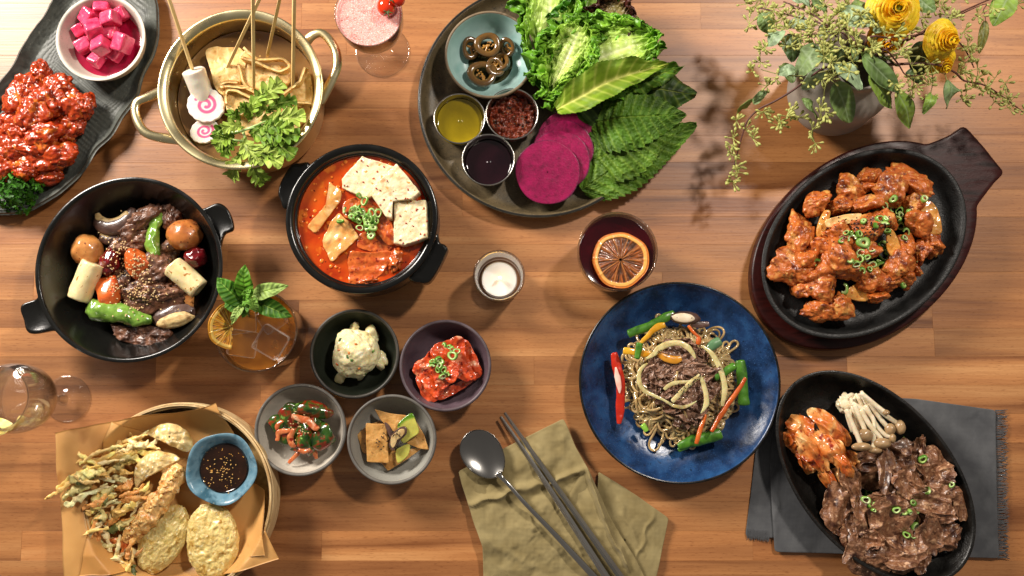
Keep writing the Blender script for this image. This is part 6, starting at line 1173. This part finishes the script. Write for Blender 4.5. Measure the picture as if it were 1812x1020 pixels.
for i, (x, y, a, b, ro, z, lab) in enumerate(bl):
    px, py = bz(x, y); s = S(px, py, z)
    bd.append(mk('beef_slice', crumple(P(px, py, z), a/3.4*s*1.2, b/3.4*s*1.15, math.radians(-ro), .0070, .70, .0007, .0013, 60+i, 70, .26, dome=.002, lat=.34, pleat=.0008, py=.0016, tilt=(.25*math.sin(i*2.3), .25*math.cos(i*1.7))), BULG, None, 'grilled beef, '+lab, 'beef', 'grilled beef slices in the skillet'))
f = drop(bd)
for i, (x, y, r) in enumerate([(848, 160, 20), (755, 195, 20), (855, 315, 26), (1030, 472, 18), (885, 505, 20), (530, 520, 28), (515, 560, 26), (545, 580, 26), (560, 622, 12), (697, 620, 22), (738, 628, 28), (778, 630, 14), (800, 580, 20), (822, 628, 12), (810, 722, 30), (760, 770, 22), (800, 780, 16)]):
    px, py = bz(x, y); p = onto(f, px, py, .05, .012); rs = random.Random(i+3)
    mk('scallion_ring', ring(p+np.array((0, 0, .002)), r/3.4*S(px, py, .05), .005, .55, (rs.uniform(-.8, .8), rs.uniform(-.8, .8), rs.uniform(0, 6)), seed=i, n=18), SCAL, None, {0: 'dark scallion ring on bare iron at the top right of the beef', 1: 'scallion shred on bare iron below the mushrooms', 2: 'pale scallion piece on the upper right beef slice'}.get(i, 'green scallion ring on the grilled beef'), 'scallion', 'scallion rings on the grilled beef')
KB = M('grilled_kimchi', ['#a83c10', '#d0702c', '#e0944c', '#eebd7c'], 30, .27, .0010, 170, coat=.9, sss=.25, spots=[('#8e2307', 90, .60, .1), ('#f2c48c', 50, .66, .1)], detail=7, stretch=(1.6, 1, 1))
for i, (x, y, a, b, ro, z, lab) in enumerate([(150, 150, 95, 85, 50, .040, 'thick pale rolled upper left end'), (320, 130, 130, 75, 38, .046, 'smooth orange leaf beside the mushrooms'), (80, 220, 50, 70, 20, .032, 'dark frilly left edge'), (200, 260, 80, 120, 30, .050, 'long stringy middle fold'), (290, 230, 90, 110, 35, .052, 'red streaked central fold'), (380, 330, 95, 60, 5, .050, 'pale lower right fold'), (290, 410, 80, 50, 0, .042, 'frilly bottom fold'), (430, 310, 50, 60, 0, .040, 'small right tip next to the beef'), (170, 330, 55, 70, 10, .036, 'dark lower left fold'), (370, 420, 50, 55, 10, .038, 'low bottom right tip')]):
    px, py = bz(x, y); s = S(px, py, z)
    mk('kimchi_leaf', crumple(P(px, py, z), max(a, b)/3.4*s*1.2, min(a, b)/3.4*s*.85, math.radians(-50+12*math.sin(i*2)), .0055, .8, .0008, .0025, 160+i, 60, .16, dome=.008, lat=.18, pleat=.0006, py=.0024), KB, None, 'grilled kimchi, '+lab, 'kimchi', 'grilled kimchi leaves in the skillet')
MST = M('mushroom_stem', ['#cdb58c', '#ecdfc2', '#ddcba6'], 50, .42, .0004, 200, sss=.3, coat=.3)
MCP = M('beech_mushroom_cap', ['#7d6142', '#a98a62', '#93744f'], 50, .35, .0004, 200, sss=.2, coat=.4)
def mz(x, y): return 1300+x/2.684, 640+y/2.684
ms = [([(610, 170), (680, 230), (730, 265), (780, 300)], (786, 312), 24, 30, 'rightmost mushroom with a big tan cap'), ([(640, 200), (690, 270), (725, 310)], (738, 322), 24, 24, 'round capped mushroom second from the right'), ([(620, 210), (670, 300), (715, 350), (742, 358)], (748, 364), 16, 20, 'mushroom with narrow cap below the right ones'), ([(560, 200), (650, 260), (660, 330), (660, 400)], (664, 422), 34, 14, 'lowest mushroom pointing straight down'), ([(570, 210), (600, 280), (620, 330)], (622, 350), 34, 26, 'mushroom with a wide brown cap beside the kimchi'), ([(600, 230), (640, 300), (690, 360)], (702, 388), 40, 22, 'mushroom with flat tilted cap at the lower right'), ([(530, 230), (560, 300), (590, 370)], (602, 405), 44, 18, 'mushroom at the lower left of the bunch'), ([(600, 150), (660, 200), (705, 235)], (718, 242), 16, 12, 'small thin mushroom at the upper right')]
for i, (pp, (cx, cy), rx, ry, lab) in enumerate(ms):
    z = .050+.001*i; e = mz(cx, cy); root = thing('mushroom', P(*mz(*pp[1]), z-.01), lab, 'mushroom', 'beech mushrooms in the skillet')
    q = [mz(*k) for k in pp]; s = S(*q[0], z); mk('stem', tube([P(x, y, z) for x, y in q]+[P(*e, z)], [4.5*s, 4.2*s, 4.2*s, 4.8*s], 14), MST, root)
    a = math.atan2(-(e[1]-q[-1][1]), e[0]-q[-1][0])
    mk('cap', blob(P(*e, z+.001), (rx/2.684*s*1.05, ry/2.684*s*1.15, .0065), (0, 0, 0), i, .06, 1.5, sub=4), MCP, root)
A = Acc(); rs = random.Random(10)
root = thing('mushroom_cluster', P(*mz(570, 240), .03), 'pale bundle of joined mushroom stems beside the kimchi', 'mushrooms')
for k in range(18):
    x0, y0 = (rs.uniform(500, 580), rs.uniform(170, 210)) if k < 11 else (rs.uniform(570, 640), rs.uniform(135, 180)); x1, y1 = x0+rs.uniform(10, 70), y0+rs.uniform(90, 190)
    m_ = mz((x0+x1)/2+rs.uniform(-15, 15), (y0+y1)/2); z = rs.uniform(.034, .048)
    mk('stem', tube([P(*mz(x0, y0), z-.004), P(*m_, z+.003), P(*mz(x1, y1), z)], [.0022, .0032, .0028], 12), MST, root)
mk('root_end', blob(P(*mz(535, 200), .036), (.014, .013, .010), (0, 0, .4), 5, .3, 2, fine=.06, ridge=.3, sub=4), MST, root)
# ================================================================== napkins and cutlery
def fabric(name, c1, c2, scale=900, rough=.85, spots=None):
    m = M(name, [c1, c2], 40, rough, 0, spots=spots); nt = m.node_tree; N = nt.nodes; L = nt.links; b = N['Principled BSDF']
    tc = N.new('ShaderNodeTexCoord'); ad = []
    for dr in ('X', 'Y'):
        wv = N.new('ShaderNodeTexWave'); wv.bands_direction = dr; wv.inputs['Scale'].default_value = scale/20; wv.inputs['Distortion'].default_value = 1.5; wv.inputs['Detail'].default_value = 2; L.new(tc.outputs['Object'], wv.inputs['Vector']); ad.append(wv.outputs['Fac'])
    mt_ = N.new('ShaderNodeMath'); mt_.operation = 'ADD'; L.new(ad[0], mt_.inputs[0]); L.new(ad[1], mt_.inputs[1])
    bp = N.new('ShaderNodeBump'); bp.inputs['Strength'].default_value = .35; bp.inputs['Distance'].default_value = .0002; L.new(mt_.outputs[0], bp.inputs['Height']); L.new(bp.outputs[0], b.inputs['Normal']); b.inputs['Sheen Weight'].default_value = .15
    return m
OLV = fabric('olive_linen', '#84744a', '#9c8c60', 3600, .9)
GRY = fabric('grey_linen', '#48494c', '#5d5e60', 3600, .9)
def cloth(pts, z, th, parent, m, name, folds=(), sd=0, n=170, wr=.0016, rings=70):
    O = resample(np.array([P(a, b, z)[:2] for a, b in pts]), n); c = O.mean(0)
    def zf(x, y):
        q = np.c_[x, y, x*0]; h = wr*fbm(q*28, 4, sd)+wr*.8*(1-np.abs(fbm(q*16+5, 3, sd+3)))
        for (x0, y0, x1, y1, hh, ww) in folds:
            a = P(x0, y0, z)[:2]; b = P(x1, y1, z)[:2]; d = b-a; L = np.linalg.norm(d); d = d/L; r = np.c_[x, y]-a; t = r@d; e = r@np.array((-d[1], d[0])); e = e+.004*vnoise(q*60, sd)
            h = h+hh*np.exp(-(e/ww)**2)*cr(t/(.2*L)+.3)*cr((L-t)/(.2*L)+.3)
        return h
    return mk(name, slab(pts, z, th, n, rings, .0009, zf=zf, spline=False, seed=sd), m, parent)
on = thing('olive_napkin', P(985, 920, 0), 'crumpled olive linen napkin under the spoon and chopsticks', 'napkin')
cloth([(1059, 835), (1092, 855), (1125, 876), (1183, 917), (1178, 945), (1160, 1030), (1150, 1060), (1060, 1060), (1050, 950)], .006, .003, on, OLV, 'lower_layer', [(1120, 1000, 1160, 900, .002, .003), (1090, 880, 1140, 980, .002, .004)], 4)
cloth([(811, 834), (850, 815), (891, 794), (945, 767), (997, 741), (1006, 760), (1018, 790), (1040, 829), (1060, 872), (1078, 913), (1100, 950), (1125, 989), (1150, 1040), (1160, 1070), (856, 1070), (855, 1010), (854, 967), (838, 925), (827, 888), (818, 860)], .012, .004, on, OLV, 'upper_layer',
      [(822, 893, 930, 862, .0070, .0035), (925, 868, 1040, 830, .008, .004), (1035, 830, 1075, 930, .009, .003), (1075, 925, 1110, 1010, .007, .003), (930, 900, 945, 940, .003, .004), (960, 880, 1040, 1000, .0025, .006), (850, 950, 960, 1010, .002, .006), (990, 760, 1010, 830, .002, .005)], 7, n=260, rings=90, wr=.0032)
gn = thing('grey_napkin', P(1570, 840, 0), 'folded grey linen napkin with frayed ends under the oval beef skillet', 'napkin')
cloth([(1392, 694), (1470, 700), (1480, 955), (1361, 952), (1340, 951), (1319, 949), (1328, 880), (1337, 800), (1352, 740)], .003, .0022, gn, GRY, 'lower_layer', [], 3, wr=.0006)
cloth([(1385, 698), (1450, 700), (1540, 702), (1620, 706), (1690, 716), (1762, 726), (1763, 850), (1768, 988), (1600, 984), (1480, 980), (1371, 977), (1366, 900), (1362, 820), (1370, 750)], .0062, .003, gn, GRY, 'upper_layer', [(1375, 800, 1372, 960, .0012, .003)], 5, n=260, rings=60, wr=.0009)
rs = random.Random(13); A = Acc()
for i in range(190):
    t = i/189; y = 726+t*262; x = 1763+4*t; L = rs.uniform(15, 21); A.add(*tube([P(x-2, y, .0045), P(x+L*.5, y+rs.uniform(-2, 2), .0045), P(x+L, y+rs.uniform(-4, 4), .003)], [.0005, .00045, .0003], 4, smooth=2))
for i in range(60):
    t = i/59; x = 1321+t*40; y = 947+t*4; L = rs.uniform(-2, 3); A.add(*tube([P(x, y-12, .0030), P(x+rs.uniform(-1, 1), y, .003), P(x+rs.uniform(-2, 2), y+6+L, .002)], [.0005, .00045, .0003], 4, smooth=2))
mk('fringe', A, GRY, gn, kind='stuff')
DST = M('polished_dark_steel', ['#9d9b98', '#a8a6a2'], 30, .22, metallic=1)
DST2 = M('brushed_chopstick_steel', ['#aeaca8', '#bcbab6'], 30, .36, metallic=1)
def spoon():
    root = thing('spoon', P(905, 860, .014), 'long handled polished steel spoon on the olive napkin', 'spoon')
    z = .026; c = P(855, 805, z); s = S(855, 805, z); n = 60
    u, v = discmap(n); r2 = u*u+v*v; a = math.radians(-52)
    L, W = 46*s, 35*s
    x = u*L*(1-.0*u); y = v*W*(1-.12*u)
    h = -.0085*np.clip(1-r2, 0, 1)**.9
    G = np.stack([c[0]+x*math.cos(a)-y*math.sin(a), c[1]+x*math.sin(a)+y*math.cos(a), c[2]+h], -1)
    V, F = grid(G, .0011); mk('bowl', (V, F), DST, root)
    pts = [(882, 838, .0258), (888, 846, .027), (900, 858, .029), (930, 892, .029), (980, 944, .026), (1030, 998, .023), (1090, 1062, .020)]
    mk('handle', tube([P(*q) for q in pts], [7*s, 4.2*s, 3.6*s, 3.6*s, 4.0*s, 4.8*s, 6*s, 7*s], 20, .5, smooth=8), M('polished_steel', ['#b9b6b0', '#c6c3bd'], 30, .15, metallic=1), root)
spoon()
def chop(pts, r0, r1, lab):
    V, F = tube([P(*q) for q in pts], [r0, (r0+r1)/2, r1], 4, .9, smooth=4, up=(0.0, 0, 1)); mk('chopstick', (V, F), DST2, None, lab, 'chopstick', 'steel chopsticks on the olive napkin', smooth=False)
chop([(886, 738, .010), (970, 862, .0215), (1090, 1048, .024)], .0019, .0048, 'left steel chopstick, next to the spoon')
chop([(893, 731, .010), (985, 862, .0215), (1120, 1052, .024)], .0019, .0048, 'right steel chopstick, farther from the spoon')
# ================================================================== vase and bouquet
vb = P(1455, 180, 0); VZ = M('matte_grey_vase', ['#8d847a', '#a0978c'], 30, .55, .0003, 200)
s7 = S(1483, 150, .07)
mk('vase', lathe(smoothprof([(.0003, 0), (.030, 0), (.040, .006), (.060, .035), (80*s7, .070), (.060, .105), (.040, .128), (.0335, .138), (.034, .146), (.0325, .149), (.0295, .146), (.0295, .136), (.036, .124), (.056, .100), (.0003, .09)], 5), (vb[0], vb[1], 0), 128), VZ, None, 'round matte grey vase with a narrow mouth behind the skillet', 'vase')
mouth = np.array((vb[0], vb[1], .145))
STM = M('purple_stem', ['#4a2a26', '#6d443a'], 60, .5, .0003); STG = M('green_stem', ['#6c6a35', '#8a8a4c'], 60, .5)
BUD = M('eucalyptus_bud', ['#8f9446', '#b9bb6c', '#a4a857'], 200, .45, .0003, 400, sss=.15)
EUC = M('eucalyptus_leaf', ['#e4e4e4', '#ffffff'], 50, .5, .0003, 160, attr=True, coat=.08, coatr=.4)
def vz(x, y): return 1260+x/3., y/3.
def hz(px, py):
    """hanging height of the bouquet: high over the mouth, lower at its ends"""
    d = math.hypot(px-1545, py-80); return max(.075, .205-.00042*d)
SPR = {}
def sprig(key, lab): SPR[key] = thing('eucalyptus_sprig', mouth, lab, 'eucalyptus', 'eucalyptus sprigs in the vase'); return SPR[key]
sprig('A', 'seeded eucalyptus sprig hanging down and left past the vase'); sprig('B', 'thin seeded sprig trailing to the right edge'); sprig('C', 'seeded sprig crossing in front of the yellow flowers')
sprig('D', 'sprig reaching the top right corner with two large leaves'); sprig('E', 'dense seeded sprig at the upper left of the bouquet'); sprig('F', 'leafy sprig hanging over the front of the vase'); sprig('G', 'leafy sprig with drooping leaves right of the vase mouth')
def stem(key, pts, r0=.0016, r1=.0008, m=None):
    q = [mouth+np.array((0, 0, .0))]; 
    for x, y in pts: a, b = vz(x, y); q.append(P(a, b, hz(a, b)))
    mk('stem', tube(q, [r0, (r0+r1)/2, r1], 8, smooth=6), m or STM, SPR[key])
stem('A', [(600, 360), (430, 480), (330, 540), (250, 580), (190, 640), (160, 720), (130, 830), (100, 930)])
stem('B', [(1150, 340), (1280, 380), (1340, 430), (1450, 455), (1550, 520), (1656, 600)])
stem('C', [(830, 205), (930, 200), (1050, 190), (1150, 180)]); stem('C', [(1000, 220), (1180, 160), (1260, 180), (1340, 260), (1390, 360)], .0012)
stem('D', [(1100, 180), (1260, 95), (1400, 30), (1480, -5), (1560, -40)]); stem('D', [(1400, 40), (1440, 60), (1452, 110)], .0008, .0005)
stem('E', [(760, 230), (700, 150), (600, 130), (480, 100), (330, 60), (230, 40)]); stem('E', [(700, 180), (560, 180), (430, 190)], .0010); stem('E', [(600, 130), (500, 60), (380, 10)], .001)
stem('F', [(700, 300), (640, 360), (600, 470), (590, 560), (560, 650)], .0010, .0006, STG); stem('F', [(640, 370), (500, 400), (380, 400), (260, 370)], .001, .0006, STG)
stem('G', [(900, 260), (980, 330), (1030, 400), (1100, 400)], .0012, .0007); stem('G', [(1100, 300), (1170, 400), (1160, 500)], .0008, .0005, STG)
LV = [('F', 555, 240, 440, 405, 125), ('F', 660, 340, 790, 478, 95), ('F', 655, 440, 730, 652, 130), ('G', 845, 390, 955, 575, 95), ('G', 805, 298, 1000, 492, 98), ('G', 985, 492, 1052, 680, 92), ('B', 1262, 432, 1245, 578, 105), ('G', 1165, 500, 1118, 604, 52), ('D', 1448, 112, 1415, 285, 45), ('D', 1585, -40, 1495, 138, 115), ('C', 1260, 180, 1185, 302, 62), ('A', 215, 530, 134, 604, 48), ('A', 218, 550, 290, 484, 44), ('E', 352, 165, 295, 246, 84), ('E', 262, 70, 300, 182, 84), ('E', 680, 60, 862, 128, 102), ('E', 545, -30, 592, 62, 90), ('E', 740, 48, 822, 15, 70), ('E', 395, 185, 430, 330, 95), ('A', 440, 375, 352, 395, 60), ('A', 478, 524, 556, 632, 52), ('F', 590, 372, 478, 476, 92), ('D', 1060, -40, 1185, 62, 95), ('G', 900, 290, 985, 352, 84), ('G', 1115, 220, 1085, 425, 118), ('E', 430, -15, 520, 40, 60), ('C', 1030, 395, 1120, 440, 84), ('E', 640, 130, 560, 200, 70), ('F', 760, 180, 765, 330, 50), ('F', 640, 250, 570, 330, 90), ('F', 700, 260, 620, 410, 80), ('C', 860, 170, 940, 110, 60), ('A', 430, 440, 360, 350, 60), ('E', 520, 160, 400, 110, 80), ('F', 560, 250, 640, 420, 70), ('G', 800, 250, 900, 420, 70)]
for i, (k, x0, y0, x1, y1, wd) in enumerate(LV):
    a_, b_ = vz(x0, y0), vz(x1, y1); z0 = hz(*a_); z1 = hz(*b_)-.006+.012*math.sin(i*2.1)
    if i in (18, 24, 26, 23, 33, 27, 34): z0 -= .03; z1 -= .03
    if i >= 28: z0 -= .018; z1 -= .02
    a = P(*a_, z0); b = P(*b_, z1); m_ = (a+b)/2+np.array((0, 0, .005+.006*math.cos(i)))
    tw = np.array((math.sin(i*1.3)*.5, math.cos(i*1.9)*.5, 1.0)); col = ['#829a62', '#98b088', '#748f4a', '#a4ba94', '#6c8848', '#88a250'][i % 6]
    if i in (3, 5, 7, 9): col = '#7f9c3a'
    if i in (8,): col = '#7f7a2e'
    if i in (18, 24, 26, 23): col = '#4c6634'
    mk('leaf', sweep_leaf([a, m_, b], wd/3*1.12*S(*a_, z0), 44, 19, lambda u: np.sin(PI*np.clip(u*.96+.02, 0, 1)**.80)**.75, .12*math.sin(i), .0003, 7, 0, .0018, 1.3, .0005, i, up=tw, c0=col, c1='#9fb48a', vw=.03), EUC, SPR[k])
CL = {'A': [(130, 650), (110, 740), (90, 820), (165, 875), (90, 930), (210, 740), (330, 610), (385, 665), (430, 600), (365, 705), (250, 600), (300, 600), (160, 690), (120, 780), (110, 890), (410, 560), (430, 620)],
      'E': [(x+rnd.uniform(-18, 18), y+rnd.uniform(-14, 14)) for x in range(225, 760, 52) for y in range(45, 250, 44) if not (x < 330 and y > 130)]+[(200, 25), (230, 60), (700, 30), (760, 130), (830, 250), (300, 290), (345, 270)],
      'F': [(600, 275), (640, 330), (590, 300), (550, 470), (580, 380), (600, 560), (620, 590), (590, 640), (530, 680), (545, 700), (700, 290), (760, 350), (830, 335), (230, 370), (245, 395), (300, 410), (380, 425), (620, 400), (720, 220), (800, 210), (690, 430)],
      'B': [(1330, 470), (1370, 495), (1520, 415), (1545, 440), (1480, 470), (1540, 555), (1590, 535), (1640, 600), (1620, 530), (1450, 440), (1400, 490), (1510, 560), (1560, 520)],
      'C': [(900, 150), (860, 180), (940, 170), (1060, 200), (1090, 170), (1140, 210), (1200, 170), (1250, 110), (1310, 180), (1350, 215), (1380, 225), (1330, 330), (1380, 330), (1390, 395), (1420, 410), (1000, 240), (880, 260), (1170, 260), (1290, 60), (1240, 50), (1410, 360)],
      'D': [(1160, 30), (1120, 60), (1240, 60), (1280, 90), (1190, 20), (1330, 20), (1400, 50), (1450, 20), (1620, 10)],
      'G': [(1030, 360), (1040, 440), (1000, 440), (1070, 455), (1110, 380), (1150, 520), (1170, 310), (1200, 360), (1240, 380), (1300, 370), (1160, 470), (990, 290), (1020, 470)]}
V0, F0 = ico(2); rs = random.Random(99)
for k, L_ in CL.items():
    for j, (x, y) in enumerate(L_):
        a, b = vz(x, y); z = hz(a, b)+rs.uniform(-.006, .010); c = P(a, b, z); A = Acc(); A2 = Acc()
        base = c+np.array((rs.gauss(0, .006), rs.gauss(0, .006), -.004))
        for _ in range(rs.randint(7, 10)):
            d = np.array((rs.gauss(0, 1), rs.gauss(0, 1), rs.uniform(-.3, .9))); d /= np.linalg.norm(d); L = rs.uniform(.006, .0125); p = base+d*L
            zq = d; xq = np.cross(zq, (0.1, .2, 1)); xq /= np.linalg.norm(xq); yq = np.cross(zq, xq)
            r = rs.uniform(.0013, .0019); sh_ = V0*np.array((1, 1, 1)); taper = (1-.45*np.clip(-sh_[:, 2], -1, 1)*1)[:, None]
            q = sh_.copy(); q[:, :2] *= (1+.35*q[:, 2:3]); q = q*np.array((r, r, r*2.1)); A.add(p+q[:, :1]*xq+q[:, 1:2]*yq+q[:, 2:]*zq, F0)
            A.add(*tube([base, base+d*L*.8], [.0005, .0005], 4, smooth=2, cap=False))
        mk('bud_cluster', A, BUD, SPR[k])
# ranunculus
YEL = M('yellow_petal', ['#f0a608', '#ffd22a', '#f8bf14'], 60, .5, .0003, 160, sss=.3, sssr=(1, .6, .1), spots=[('#d97706', 40, .62, .15)])
def flower(px, py, z, rpx, tilt, lab, sd, m=YEL):
    c = P(px, py, z); R = rpx*S(px, py, z); root = thing('ranunculus', c-[0, 0, R*.5], lab, 'flower', 'yellow flowers in the vase'); R_ = rotm(tilt); rs = random.Random(sd)
    for lay in range(9):
        t = lay/8; n = 4+lay//3; r = R*(.16+.84*t)
        for k in range(n):
            a0 = 2*PI*k/n+lay*.7+rs.uniform(-.15, .15); sp = (2*PI/n)*1.45; u, v = np.meshgrid(np.linspace(0, 1, 12), np.linspace(-.5, .5, 14), indexing='ij')
            edge = 1-.45*(np.abs(v)*2)**4; th = a0+v*sp; ph = (.25+1.15*t)*0+u*edge
            rad = r*(.35+.65*np.sin(ph*PI/2*(.9)))*(1+.10*t*u**3)+.0008*rs.uniform(-1, 1); hh = R*(.62-.55*t)+R*(.45*(1-t)+.14)*u*edge-R*.30*t*u**4+.0007*np.sin(v*14+k)*u
            X = np.stack([rad*np.cos(th), rad*np.sin(th), hh-.3*R], -1)@R_.T+c; mk('petal', grid(X, .0004), m, root)
    mk('flower_centre', blob(c+R_@np.array((0, 0, R*.55)), (R*.17, R*.17, R*.14), tilt, sd, .2, 3, fine=.08, sub=3), M('green_centre', ['#4a5a14', '#8b9a2c'], 300, .6), root)
    mk('flower_stem', tube([mouth, (mouth+c)/2+[0, 0, .0], c-R_@np.array((0, 0, R*.4))], .0018, 8), STG, root)
flower(1583, 18, .190, 44, (.25, -.15, 0), 'largest yellow flower at the top of the bouquet', 1)
flower(1570, 72, .165, 32, (.9, -.3, 0), 'yellow flower below the largest one, seen from its side', 2, M('orange_petal', ['#e48c06', '#f8b214', '#ee9e0c'], 60, .5, .0003, 160, sss=.3, sssr=(1, .6, .1)))
flower(1672, 72, .175, 34, (.35, .3, 0), 'right yellow flower half hidden by sprigs', 3)
flower(1668, 112, .150, 26, (.9, .2, 0), 'small yellow flower at the lower right of the bouquet', 4)

def relabel(grp, fmt):
    o_ = [o for o in bpy.data.objects if o.get('group') == grp and o.get('category')]; base = {}
    for o in o_: base.setdefault(o['label'], []).append(o)
    big = max(base.values(), key=len)
    for k, o in enumerate(sorted(big, key=lambda o: o.location.x)): o['label'] = fmt % ORD[k]
relabel('scallion rings on the kimchi', 'green scallion ring on the red kimchi slices, %s from the left')
relabel('scallion rings on the grilled beef', 'green scallion ring on the grilled beef, %s from the left')
